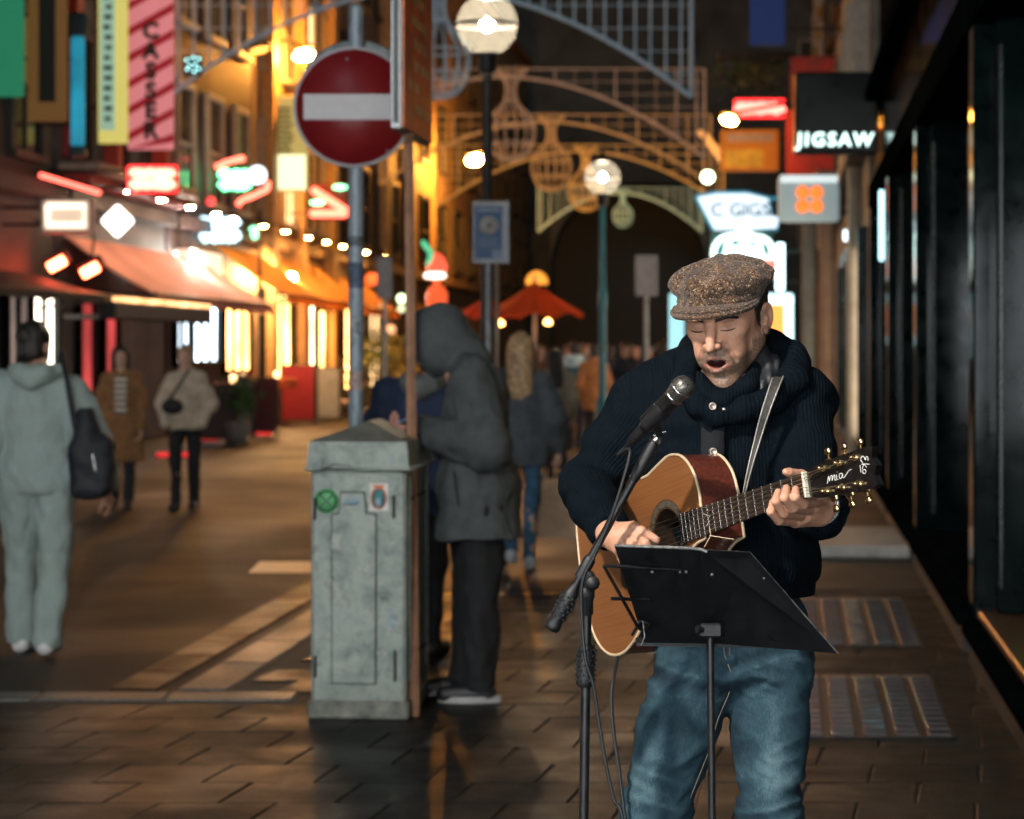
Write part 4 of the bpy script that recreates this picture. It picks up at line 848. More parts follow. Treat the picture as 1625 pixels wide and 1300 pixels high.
    # amber lit slanted panel on facade
    Y = 57; a = W(1112, 215, Y); t = thing('lit_sign', 'slanted orange lit panel beside the yellow sign', 'light', a); b = MB(); pts = [W(1106, 208, Y) - a, W(1118, 207, Y) - a, W(1144, 240, Y) - a, W(1143, 258, Y) - a]; b.prism([(p.x, p.z) for p in pts], -.1, .1, FACE); b.build('panel', emit('slant_orange', (1, .42, .10), .9), t)
    b = MB(); b.tube([pts[2], Vector((FX(Y) - a.x, 0, pts[2].z))], .03, 6); b.build('bracket', iron, t)
    # green plants trailing over the red front
    lf = mat('dark_leaf', (.02, .045, .015), .6); p = W(1200, 95, 48); t = thing('hanging_plant', 'dark trailing greenery over the red front on the right', 'plant', p); r = random.Random(4); b = MB()
    for k in range(420):
        c = Vector((r.gauss(0, .45), r.gauss(0, .3), -abs(r.gauss(0, .35)))); s_ = r.uniform(.05, .11); q = Euler((r.uniform(0, 6), r.uniform(0, 6), r.uniform(0, 6))).to_matrix(); b.add([c + q @ Vector(v) for v in ((-s_, 0, 0), (0, -s_ * .5, 0), (s_, 0, .01), (0, s_ * .5, 0))], [(0, 1, 2, 3)])
    b.build('foliage', lf, t); b = MB(); b.box((0, .1, .05), (1.6, .3, .25), None, .03); b.tube([(.6, .1, .05), (FX(48) - p.x, .1, .05)], .04, 6); b.build('trough', iron, t)
build_signs()
# ------------------------------------------------------------------ street lamps (lit), wall lamps, hanging arches
def globe_shell(name, sc):
    m, nt, b = _nt(name); nt.nodes.remove(b)
    tr = N(nt, 'ShaderNodeBsdfTransparent'); tl = N(nt, 'ShaderNodeBsdfTranslucent'); tl.inputs[0].default_value = (.85, .95, 1, 1)
    gl = N(nt, 'ShaderNodeBsdfGlossy'); gl.inputs['Roughness'].default_value = .08
    m1 = N(nt, 'ShaderNodeMixShader'); m1.inputs[0].default_value = sc; L(nt, tr.outputs[0], m1.inputs[1]); L(nt, tl.outputs[0], m1.inputs[2])
    m2 = N(nt, 'ShaderNodeMixShader'); m2.inputs[0].default_value = .04; L(nt, m1.outputs[0], m2.inputs[1]); L(nt, gl.outputs[0], m2.inputs[2])
    L(nt, m2.outputs[0], nt.nodes['Material Output'].inputs[0]); return m
def street_lamp(lab, x, y, zg, r, power, pole_m, col=(1, .74, .48), rad=.05, sc=.02):
    t = thing('street_lamp', lab, 'street lamp', (x, y, 0), 0, 'globe street lamps')
    b = MB(); b.lathe([(.0001, -rad), (rad * .7, -rad * .7), (rad, 0), (rad * .7, rad * .7), (.0001, rad)], (0, 0, zg), 12); b.build('bulb', emit('globe_bulb', col, power), t)
    b = MB(); b.lathe([(r * math.sin(a), -r * math.cos(a)) for a in np.linspace(.35, math.pi - .02, 22)], (0, 0, zg), 32); b.build('globe', globe_shell('globe_glass', sc), t)
    b = MB(); b.tube([(r * 1.015 * math.cos(a), r * 1.015 * math.sin(a), zg) for a in np.linspace(0, 2 * math.pi, 33)], .012, 6, False); b.lathe([(r * .34, zg - r * .95), (r * .42, zg - r * .92), (r * .30, zg - r * 1.1), (.07, zg - r * 1.45), (.05, zg - r * 1.6)], (0, 0, 0), 16); b.lathe([(.0001, .14), (.03, .10), (.06, .02), (.10, -.02)], (0, 0, zg + r * .97), 12); b.build('globe_collar', M('dark_iron'), t)
    b = MB(); zt = zg - r * 1.5; b.lathe([(.15, 0), (.15, .25), (.11, .32), (.09, .9), (.055, 1.0), (.048, zt * .6), (.062, zt * .62), (.062, zt * .66), (.042, zt * .68), (.036, zt)], (0, 0, 0), 16); b.build('post', pole_m, t)
    return t
def build_lamps():
    street_lamp('tall globe street lamp behind the blue notice', -.187, 17.05, 4.05, .23, 1900, M('dark_iron'), sc=.010)
    street_lamp('farther globe street lamp on a post coloured for teal light', 1.22, 30.6, 3.94, .24, 1900, mat('teal_lit_post', (.03, .22, .28), .45, 0, .2, 4), sc=.010)  # teal light on the post put into its base colour
    street_lamp('added unseen globe street lamp beside the viewer', -1.80, 1.6, 4.05, .23, 1700, M('dark_iron'), (1, .93, .85), .13, sc=.004)  # out of view, added as key light on the singer from the left
    def wall_lamp(lab, px, py, Y, side, w, h, s, c=(1, .38, .055), tilt=-12):
        p = W(px, py, Y); t = thing('wall_lamp', lab, 'lamp', p, 0, 'sodium wall lamps'); q = Matrix.Rotation(R(tilt), 3, 'Y')
        b = MB(); b.lathe([(.0001, -h / 2), (w * .3, -h * .42), (w * .5, -h * .1), (w * .5, h * .1), (w * .3, h * .42), (.0001, h / 2)], (0, 0, 0), 16, q @ Matrix.Diagonal((1, .5, 1))); b.build('lens', emit('sodium_lens', c, s), t); b = MB(); b.box((0, .02, h * .5 + .05), (w * 1.1, .26, .08), q, .03)
        wx = (LX(Y) if side == 'L' else FX(Y)) - p.x; b.tube([(0, .1, h * .5 + .05), (wx * .5, .1, h + .15), (wx, .1, h)], .035, 6); b.build('arm', M('dark_iron'), t)
    wall_lamp('bright orange wall lamp left of the no entry sign', 482, 88, 52, 'L', .46, .24, 1300)
    wall_lamp('orange wall lamp beside the post of the globe lamp', 754, 254, 78, 'L', .6, .36, 1500)
    wall_lamp('orange wall lamp next to the red neon on the right', 1157, 191, 43, 'R', .30, .17, 700, tilt=12)
    wall_lamp('added unseen orange wall lamp high above the striped banner', 262, -150, 40, 'L', .5, .26, 260, (1, .50, .18))  # lamp above the view, added to brighten the awnings and banners
    wall_lamp('orange reflection built as a dim wall lamp at the upper left', 412, 80, 50, 'L', .40, .14, 4)  # only a reflection here, drawn as a faintly glowing lamp
    # hanging light arches
    for k, (Y, cx, top, hw, drop, c, lab) in enumerate(((39, 682, -18, 415, 172, (.34, .42, .46), 'nearest hanging light arch with blue grey bars'), (51.6, 800, 122, 318, 128, (.40, .34, .30), 'second hanging light arch across the street'), (61.6, 866, 193, 262, 100, (.42, .32, .24), 'third hanging light arch across the street'),
                                                        (70, 922, 240, 226, 86, (.45, .32, .20), 'fourth hanging light arch across the street'), (87, 984, 306, 130, 62, (.42, .55, .42), 'farthest pale green hanging light arch'))):
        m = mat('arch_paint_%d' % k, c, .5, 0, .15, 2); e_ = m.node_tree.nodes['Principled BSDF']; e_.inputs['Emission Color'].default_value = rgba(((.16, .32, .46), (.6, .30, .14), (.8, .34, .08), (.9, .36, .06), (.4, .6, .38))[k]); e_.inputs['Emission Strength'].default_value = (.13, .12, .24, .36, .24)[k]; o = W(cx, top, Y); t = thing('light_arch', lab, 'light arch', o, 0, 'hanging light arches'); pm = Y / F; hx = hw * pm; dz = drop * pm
        f = lambda u: Vector((u * hx, 0, -dz * (abs(u) ** 1.9)))
        b = MB(); b.tube([f(u) for u in np.linspace(-1, 1, 41)], .04 if k < 4 else .06, 7); b.build('arch_bar', m, t)
        ht = .9 if k == 0 else .18; b = MB(); b.tube([(-hx, 0, ht * 1.0), (0, 0, ht), (hx, 0, ht * 1.0)], .018, 6); b.build('chord', m, t)
        for q in (-1, 1): b = MB(); b.tube([(q * hx, 0, 1.6 if k == 0 else ht), f(q)], .035, 6); b.build('end_bar', m, t)
        for u in np.linspace(-.96, .96, 34 if k == 0 else 20):
            if abs(u) < .2: continue
            b = MB(); w_ = .014 if int(abs(u) * 50) % 3 else .034; p = f(u); b.box((p.x, 0, (p.z + ht) / 2), (w_, .04, ht - p.z)); b.build('hanger', m, t)
        for j in range(5 if k else 6):
            z_ = ht - (dz + ht) * (j + 1) / 7; u0 = (max(0, -z_ / dz)) ** (1 / 1.9) if dz > 0 else 0; u0 = max(u0, .05)
            if u0 < .98:
                for q in (-1, 1): b = MB(); b.tube([(q * u0 * hx, .01, z_), (q * hx, .01, z_)], .009, 4); b.build('mesh_wire', m, t)
        # centre pendant: neck, ring and hanging bowl
        s_ = hx / 4.5; prof = catmull([(.42 * s_, .2), (.16 * s_, -.1), (.12 * s_, -.35 * s_), (.2 * s_, -.62 * s_), (.5 * s_, -.95 * s_), (.54 * s_, -1.35 * s_), (.38 * s_, -1.75 * s_), (.1 * s_, -1.9 * s_)], 3); x0 = .15 * s_
        for a in np.linspace(0, 2 * math.pi, 15)[:-1]: b = MB(); b.tube([(x0 + r_ * math.cos(a), r_ * math.sin(a), z_) for r_, z_ in prof], .016, 5); b.build('pendant_rib', m, t)
        for i in (2, 8, 13, 16, 19): r_, z_ = prof[i]; b = MB(); b.tube([(x0 + r_ * math.cos(a), r_ * math.sin(a), z_) for a in np.linspace(0, 2 * math.pi, 21)], .02, 5, False); b.build('pendant_ring', m, t)
        # suspension cables to both facades
        for q, X in ((-1, LX(Y)), (1, FX(Y))): b = MB(); b.tube([(q * hx, 0, ht), (X - o.x, 0, ht + 1.2)], .012, 5); b.build('cable', M('dark_iron'), t)
    # cluster of small teal lamps on the first arch
    p = W(307, 105, 38.9); t = thing('lamp_cluster', 'cluster of small teal lamps on the nearest arch', 'lamp', p); em = emit('teal_sparkle', (.35, .8, .8), 5)
    for k, (dx, dz) in enumerate(((-.11, .1), (0, .14), (.1, .12), (-.06, 0), (.04, .02), (-.1, -.06), (.02, -.1), (.1, -.05))): b = MB(); b.lathe([(.0001, -.025), (.025, 0), (.0001, .025)], (dx, -.05, dz), 8); b.build('bulb', em, t)
    b = MB(); b.box((0, 0, 0), (.3, .04, .34), None, .01); b.build('plate', M('dark_iron'), t)
build_lamps()
def build_fill_shop():  # unseen shop front added behind the viewer to light the singer softly
    T = thing('shop_front', 'added cream shop front with glowing fill windows behind the viewer', 'shop front', (-3.4, -5.2, 0)); wl = mat('cream_shop_wall', (.5, .46, .4), .7, 0, .15, 2); lit = emit('shop_fill_light', (.88, .95, 1.0), 12.0, .25, .9)
    b = MB(); b.box((0, -.3, .3), (11, .6, .6), None, .02); b.build('stall_riser', wl, T); b = MB(); b.box((0, -.3, 3.7), (11, .6, 1.2), None, .02); b.build('fascia', mat('shop_fascia', (.05, .06, .06), .5), T); b = MB(); b.box((0, -.3, 7.1), (11, .6, 5.6)); b.build('upper_wall', wl, T)
    for k in range(5): b = MB(); b.box((-5.3 + k * 2.65, -.25, 1.85), (.3, .7, 2.5), None, .02); b.build('pilaster', mat('shop_pilaster', (.05, .06, .06), .5), T)
    for k in range(4):
        b = MB(); b.box((-3.975 + k * 2.65, -.35, 1.85), (2.35, .04, 2.5)); fr = b.build('fill_window', lit, T); b = MB(); b.box((-3.975 + k * 2.65, -.30, 1.85), (.05, .05, 2.5)); b.build('mullion', M('dark_iron'), fr); b = MB(); b.box((-3.975 + k * 2.65, -.30, 2.6), (2.34, .05, .05)); b.build('transom', M('dark_iron'), fr)
build_fill_shop()

# ------------------------------------------------------------------ kerb-side furniture
def build_cabinet():
    m, nt, b = _nt('cabinet_paint'); v = coords(nt)
    n1 = noise(nt, v, 6, 6, .7, .4); n2 = noise(nt, v, 22, 5, .75, .8); n3 = noise(nt, v, 3, 4, .6)
    r1 = ramp(nt, n1.outputs[0], [(.28, (.09, .12, .115)), (.42, (.20, .245, .225)), (.56, (.31, .35, .31)), (.72, (.18, .25, .27))])
    r2 = ramp(nt, n2.outputs[0], [(.30, (.22, .20, .18)), (.40, (.8, .8, .8)), (.48, (1, 1, 1)), (.68, (1, 1, 1)), (.78, (1.35, 1.3, 1.2))])
    mx = N(nt, 'ShaderNodeMix', data_type='RGBA', blend_type='MULTIPLY'); mx.inputs[0].default_value = .85; L(nt, r1.outputs[0], mx.inputs[6]); L(nt, r2.outputs[0], mx.inputs[7])
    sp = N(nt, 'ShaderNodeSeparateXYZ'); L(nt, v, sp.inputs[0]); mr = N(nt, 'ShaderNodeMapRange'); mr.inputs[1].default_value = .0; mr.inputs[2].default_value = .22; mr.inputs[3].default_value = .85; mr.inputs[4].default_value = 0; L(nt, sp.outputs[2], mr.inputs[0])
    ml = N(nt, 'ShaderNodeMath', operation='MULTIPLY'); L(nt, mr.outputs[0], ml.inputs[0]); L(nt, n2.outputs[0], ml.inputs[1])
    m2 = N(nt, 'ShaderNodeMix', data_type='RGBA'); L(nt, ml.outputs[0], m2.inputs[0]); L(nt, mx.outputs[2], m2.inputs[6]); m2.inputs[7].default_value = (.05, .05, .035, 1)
    L(nt, m2.outputs[2], b.inputs['Base Color']); b.inputs['Roughness'].default_value = .55; bump(nt, b, n2.outputs[0], .35, .004); paint = m
    Yf = 9.88; X0, X1 = -.876, -.459; wd = X1 - X0; dp = .78; ang = -math.atan2(.10, 1)
    c = thing('utility_cabinet', 'weathered grey green utility cabinet with stickers on its front', 'cabinet', (X0, Yf, 0), ang * .9)
    # local: x across the front, y into depth
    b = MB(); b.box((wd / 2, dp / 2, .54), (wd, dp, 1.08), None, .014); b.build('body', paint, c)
    b = MB(); b.box((wd / 2, dp / 2, .04), (wd + .03, dp + .03, .08), None, .01); b.build('plinth', mat('cabinet_foot', (.16, .165, .14), .7, 0, .4, 10, .3, 60), c)
    dk = mat('cabinet_gap', (.025, .026, .024), .8)
    px = lambda x: (x - 493) / 152 * wd; pz = lambda y: 1.6 - (y - HY) / (F / Yf)
    outl = [(528, 1083), (596, 1083), (597, 817), (581, 815), (578, 782), (542, 782), (539, 815), (528, 817)]
    g = [(px(x), pz(y)) for x, y in outl]; cx_, cz_ = px(562), pz(950)
    def ex(p, e): return [(x + (e if x > cx_ else -e), z + (e if z > cz_ else -e)) for x, z in p]
    b = MB(); b.prism(ex(g, .006), -.001, .004, Matrix.Translation((0, 0, 0)) @ FACE); b.build('door_gap', dk, c)
    b = MB(); b.prism(g, .002, .010, FACE); b.prism(ex(g, -.008), .010, .013, FACE); b.build('door', paint, c)
    for (x, y0, y1) in ((500, 790, 825), (626, 785, 822), (500, 1040, 1075), (628, 1030, 1080)): b = MB(); b.box((px(x), -.008, (pz(y0) + pz(y1)) / 2), (.012, .014, pz(y0) - pz(y1)), None, .004); b.build('hinge', dk, c)
    for k in range(7):
        x, y = random.Random(k).uniform(505, 630), random.Random(k + 40).uniform(850, 1060); b = MB(); q = random.Random(k + 9); w_, h_ = q.uniform(.02, .06), q.uniform(.02, .09); b.box((px(x), -.0135 if 528 < x < 596 else -.0008, pz(y)), (w_, .001, h_), Matrix.Rotation(q.uniform(-.2, .2), 3, 'Y')); b.build('peeled_poster_patch', mat('patch_%d' % k, q.choice([(.34, .36, .33), (.27, .33, .36), (.20, .23, .21)]), .8, 0, .3, 30), c)
    # stickers
    gr = mat('sticker_green', (.10, .42, .14), .5); gd = mat('sticker_dark_green', (.012, .10, .045), .5); bl = mat('sticker_blue', (.28, .40, .46), .5); wh = mat('sticker_white', (.62, .60, .56), .5); og = mat('sticker_orange', (.62, .16, .06), .5); tl = mat('sticker_teal', (.06, .22, .24), .5)
    fx = Matrix.Rotation(R(90), 3, 'X')
    def disc(r, x, y, off, mm, nm, par, sq=1.0, seg=28):
        b = MB(); b.lathe([(.0001, .001), (r, .001), (r, -.003)], (px(x), -off, pz(y)), seg, fx @ Matrix.Diagonal((1, sq, 1))); return b.build(nm, mm, par)
    s1 = disc(.054, 518, 795, .0015, gr, 'sticker', c); s1['label'] = 'round green sticker with dark cross'
    b = MB(); b.tube([(px(518) + .043 * math.cos(a), -.003, pz(795) + .043 * math.sin(a)) for a in np.linspace(0, 2 * math.pi, 33)], .005, 5, False)
    for a in (45, 135, -45, -135):
        a = R(a); b.box((px(518) + .026 * math.cos(a), -.003, pz(795) + .026 * math.sin(a)), (.045, .002, .012), Matrix.Rotation(-a, 3, 'Y'))
    b.build('sticker_print', gd, s1)
    s2 = disc(.036, 560, 796, .0142, bl, 'sticker', c, .45); s2['label'] = 'small pale blue oval sticker'
    b = MB()
    for dx in (-.016, 0, .016): b.box((px(560) + dx, -.0165, pz(796)), (.006, .002, .014))
    b.build('sticker_print', tl, s2)
    b = MB(); b.box((px(602), -.0015, pz(788)), (.080, .002, .118)); s3 = b.build('sticker', wh, c); s3['label'] = 'white and orange rectangular sticker with teal oval'
    for (r, mm, sq, o) in ((.036, og, 1.35, .0032), (.029, tl, 1.4, .0042)):
        b = MB(); b.lathe([(.0001, .001), (r, .001), (r, -.002)], (px(602), -o, pz(790)), 24, fx @ Matrix.Diagonal((1, sq, 1))); b.build('sticker_print', mm, s3)
    b = MB(); b.box((px(602), -.0035, pz(771)), (.05, .002, .012)); b.build('sticker_print', og, s3)
    b = MB(); b.lathe([(.0001, .001), (.014, .001), (.014, -.002)], (px(601), -.0055, pz(797)), 14, fx @ Matrix.Diagonal((1, 1.4, 1))); b.build('sticker_print', bl, s3)
    # lid with dented lip and hipped top
    zt, zl = 1.205, 1.088; e = .016
    fr = []
    for x in np.linspace(-e, wd + e, 27):
        u = (x - px(538)) / .055; fr.append((x, zl + .028 * math.exp(-u * u) - .006 * math.exp(-((x - .02) / .04) ** 2)))
    b = MB(); b.prism([(x, z) for x, z in fr] + [(wd + e - .01, zt), (-e + .01, zt)], e, .0, FACE)
    b.prism([(-e, zl), (wd + e, zl), (wd + e - .01, zt), (-e + .01, zt)], -dp - e, -.001, FACE)
    b.build('lid_skirt', paint, c)
    b = MB(); A = [(-e + .01, -e, zt), (wd + e - .01, -e, zt), (wd + e - .01, dp + e, zt), (-e + .01, dp + e, zt)]; rg = [(wd * .52, .26, zt + .085), (wd * .52, dp - .2, zt + .085)]
    b.add(A + rg, [(0, 1, 4), (1, 2, 5, 4), (2, 3, 5), (3, 0, 4, 5), (3, 2, 1, 0)]); b.build('lid_top', mat('lid_top_paint', (.13, .15, .13), .6, 0, .3, 10, .2, 50), c)
    b = MB(); b.tube([(-e - .008, -e - .004, zl + .002)] + [(x, -e - .004, z) for x, z in fr] + [(wd + e + .008, -e - .004, zl + .002), (wd + e + .006, dp, zl + .002)], .007, 6); b.build('lid_lip', paint, c)
    # side door seams
    for z in (.25, .95): b = MB(); b.box((wd + .002, dp * .5, z), (.008, dp * .7, .012)); b.build('side_seam', dk, c)
    for y in (.1, .68): b = MB(); b.box((wd + .004, y, .6), (.010, .02, .9), None, .003); b.build('side_rib', paint, c)
    return c
def build_street_signs():
    red = mat('sign_red', (.17, .008, .010), .38, 0, .12, 6, 0, coat=.0); wht = mat('sign_white', (.36, .36, .38), .45, 0, .08, 5); gal = mat('galvanised', (.30, .33, .34), .5, .35, .3, 12, .15, 60)
    # no entry sign
    Y = 11.4; x = W(565, 0, Y).x; t = thing('no_entry_sign', 'round red no entry sign with white bar on a grey pole', 'road sign', (x, Y, 0)); zc = W(0, 172, Y).z
    pm, nt, b_ = _nt('sticker_pole'); v = coords(nt); mp = N(nt, 'ShaderNodeMapping'); mp.inputs['Scale'].default_value = (30, 30, 9); L(nt, v, mp.inputs[0]); n = noise(nt, mp.outputs[0], 1, 4, .7)
    r = ramp(nt, n.outputs[0], [(.3, (.05, .07, .09)), (.42, (.19, .24, .28)), (.62, (.24, .30, .35)), (.75, (.34, .32, .32))]); L(nt, r.outputs[0], b_.inputs['Base Color']); b_.inputs['Roughness'].default_value = .5; b_.inputs['Metallic'].default_value = .2
    b = MB(); b.tube([(0, 0, -.04), (0, 0, 3.32)], .038, 18); b.lathe([(.038, 0), (.03, .02), (.0001, .025)], (0, 0, 3.32), 18); b.build('pole', pm, t)
    for (z, c, h_) in ((1.45, (.42, .30, .28), .09), (1.98, (.06, .10, .16), .13), (1.72, (.30, .36, .40), .1), (2.15, (.10, .12, .14), .05)):
        b = MB(); b.lathe([(.0388, -h_ / 2), (.0388, h_ / 2)], (0, 0, z), 18); b.build('sticker', mat('pole_sticker_%d' % int(z * 100), c, .6, 0, .5, 40), t)
    rx = Matrix.Rotation(R(90), 3, 'X')
    b = MB(); b.lathe([(.0001, .012), (.296, .012), (.303, .008), (.303, -.004), (.296, -.008), (.0001, -.008)], (-.008, -.05, zc), 48, rx); b.build('plate_rim', wht, t)
    b = MB(); b.lathe([(.0001, .0145), (.288, .0145), (.288, .010)], (-.008, -.05, zc), 48, rx); b.build('red_disc', red, t)
    b = MB(); b.box((-.008, -.067, zc), (.50, .003, .128), None, .001); b.build('white_bar', wht, t)
    for (dx, dz) in ((-.04, .24), (.16, -.22)): b = MB(); b.lathe([(.0001, .004), (.006, .003), (.007, 0)], (dx, -.0655, zc + dz), 8, rx); b.build('rivet', gal, t)
    b = MB(); b.lathe([(.0001, .006), (.30, .006), (.306, 0), (.30, -.006), (.0001, -.006)], (.0, .055, zc + .045), 48, rx); b.build('rear_plate', gal, t)
    for dz in (-.15, .15): b = MB(); b.box((0, -.02, zc + dz), (.14, .06, .03), None, .005); b.build('clamp', gal, t)
    # temporary board fixed to a timber post, parallel to the street
    wood = mat('raw_timber', (.36, .19, .115), .7, 0, .25, 9, .3, 60); n0, n1 = Vector((-.487, 10.10, 0)), Vector((-.392, 10.95, 0)); d_ = (n1 - n0).normalized(); rot = Matrix.Rotation(-math.atan2(d_.x, d_.y), 3, 'Z'); ln = (n1 - n0).length
    foot = Vector((W(657.5, 0, 9.93).x, 9.93, 0)); t = thing('roadworks_board', 'orange board seen edge on, fixed to a thin wooden post', 'road sign', foot); z0, z1 = 2.60, 3.42
    hd = n0 + d_ * .30 + Vector((-.022, 0, 2.75)) - foot; b = MB(); b.tube([(0, 0, 0), Vector((hd.x, hd.y, z0 + .2))], .0215, 4, True, False); b.build('post', wood, t)
    og = mat('board_orange', (.78, .17, .045), .45, 0, .3, 5); ce = (n0 + n1) / 2 - foot + Vector((0, 0, (z0 + z1) / 2)); b = MB(); b.box(ce, (.012, ln, z1 - z0), rot); b.build('face', og, t)
    rr = random.Random(2)
    for k in range(7): b = MB(); b.box(ce + rot @ Vector((.007, rr.uniform(-.15, .15), -.3 + k * .1)), (.002, rr.uniform(.3, .5), .045), rot); b.build('print', mat('board_print_%d' % k, (.85, .48, .26), .5, 0, .3, 12), t)
    fm = mat('board_frame', (.20, .22, .23), .4, .5, .2, 20)
    for dy in (-ln / 2, ln / 2): b = MB(); b.box(ce + rot @ Vector((-.028, dy, 0)), (.05, .025, z1 - z0 + .02), rot, .004); b.build('frame_rail', fm, t)
    for z_ in (z0, z1): b = MB(); b.box(Vector((ce.x, ce.y, z_)) + rot @ Vector((-.028, 0, 0)), (.05, ln - .03, .02), rot, .004); b.build('frame_rail', fm, t)
    b = MB(); b.box(ce + rot @ Vector((-.028, -ln / 2 - .0135, 0)), (.024, .003, z1 - z0 - .03), rot); b.build('frame_channel', mat('channel_dark', (.012, .02, .032), .5), t)
    # blue notice on two posts
    Y = 16.2; a = W(779, 369, Y); t = thing('notice_board', 'blue notice with white round emblem on a metal post', 'notice', (a.x, Y, 0)); pm_ = Y / F; z = a.z
    b = MB(); b.box((0, 0, z), (58 * pm_, .02, 98 * pm_), None, .004); b.build('panel', mat('notice_edge', (.48, .48, .50), .5), t); bl = mat('notice_blue', (.022, .085, .21), .45, 0, .12, 8)
    b = MB(); b.box((-4 * pm_, -.0115, z), (44 * pm_, .003, 84 * pm_)); b.build('blue_field', bl, t)
    b = MB(); b.lathe([(.0001, .002), (15 * pm_, .002), (15 * pm_, -.002)], (-3 * pm_, -.014, z + 11 * pm_), 24, rx); b.build('emblem', mat('emblem_white', (.55, .50, .45), .5), t)
    b = MB(); b.lathe([(.0001, .002), (4 * pm_, .002), (4 * pm_, -.002)], (-3 * pm_, -.017, z + 11 * pm_), 12, rx); b.build('emblem_mark', mat('emblem_dark', (.08, .08, .09), .5), t)
    np_ = mat('notice_print', (.25, .32, .42), .5)
    for (x_, z_, w_, h_) in [(-4, -10 - k * 5, 30 - 6 * (k % 2), 1.6) for k in range(3)] + [(-4, 36, 36, 7), (10, -35, 16, 15)]: b = MB(); b.box((x_ * pm_, -.0135, z + z_ * pm_), (w_ * pm_, .002, h_ * pm_)); b.build('print', np_, t)
    b = MB(); b.tube([(-4 * pm_, .03, 0), (-4 * pm_, .03, z + .2)], .022, 10); b.build('post', gal, t); b = MB(); b.tube([(10 * pm_, .05, 0), (10 * pm_, .05, z)], .016, 10); b.build('post', mat('rusty_post', (.30, .22, .16), .6, .2, .3, 12), t)
    # grey backs of two far road signs
    for (x0, y0, x1, y1, Y, lab) in ((598, 408, 622, 474, 34, 'grey back of a road sign right of the no entry pole'), (1008, 405, 1044, 470, 36, 'grey back of a road sign left of the cap')):
        a, c = W(x0, y0, Y), W(x1, y1, Y); ce = (a + c) / 2; t = thing('road_sign', lab, 'road sign', (ce.x, Y, 0)); b = MB(); b.box((0, 0, ce.z), (c.x - a.x, .03, a.z - c.z), None, .006); b.build('plate', mat('sign_back_%d' % x0, (.20, .20, .22), .5, .3, .15, 5), t); b = MB(); b.tube([(0, .04, 0), (0, .04, a.z)], .035, 8); b.build('pole', gal, t)
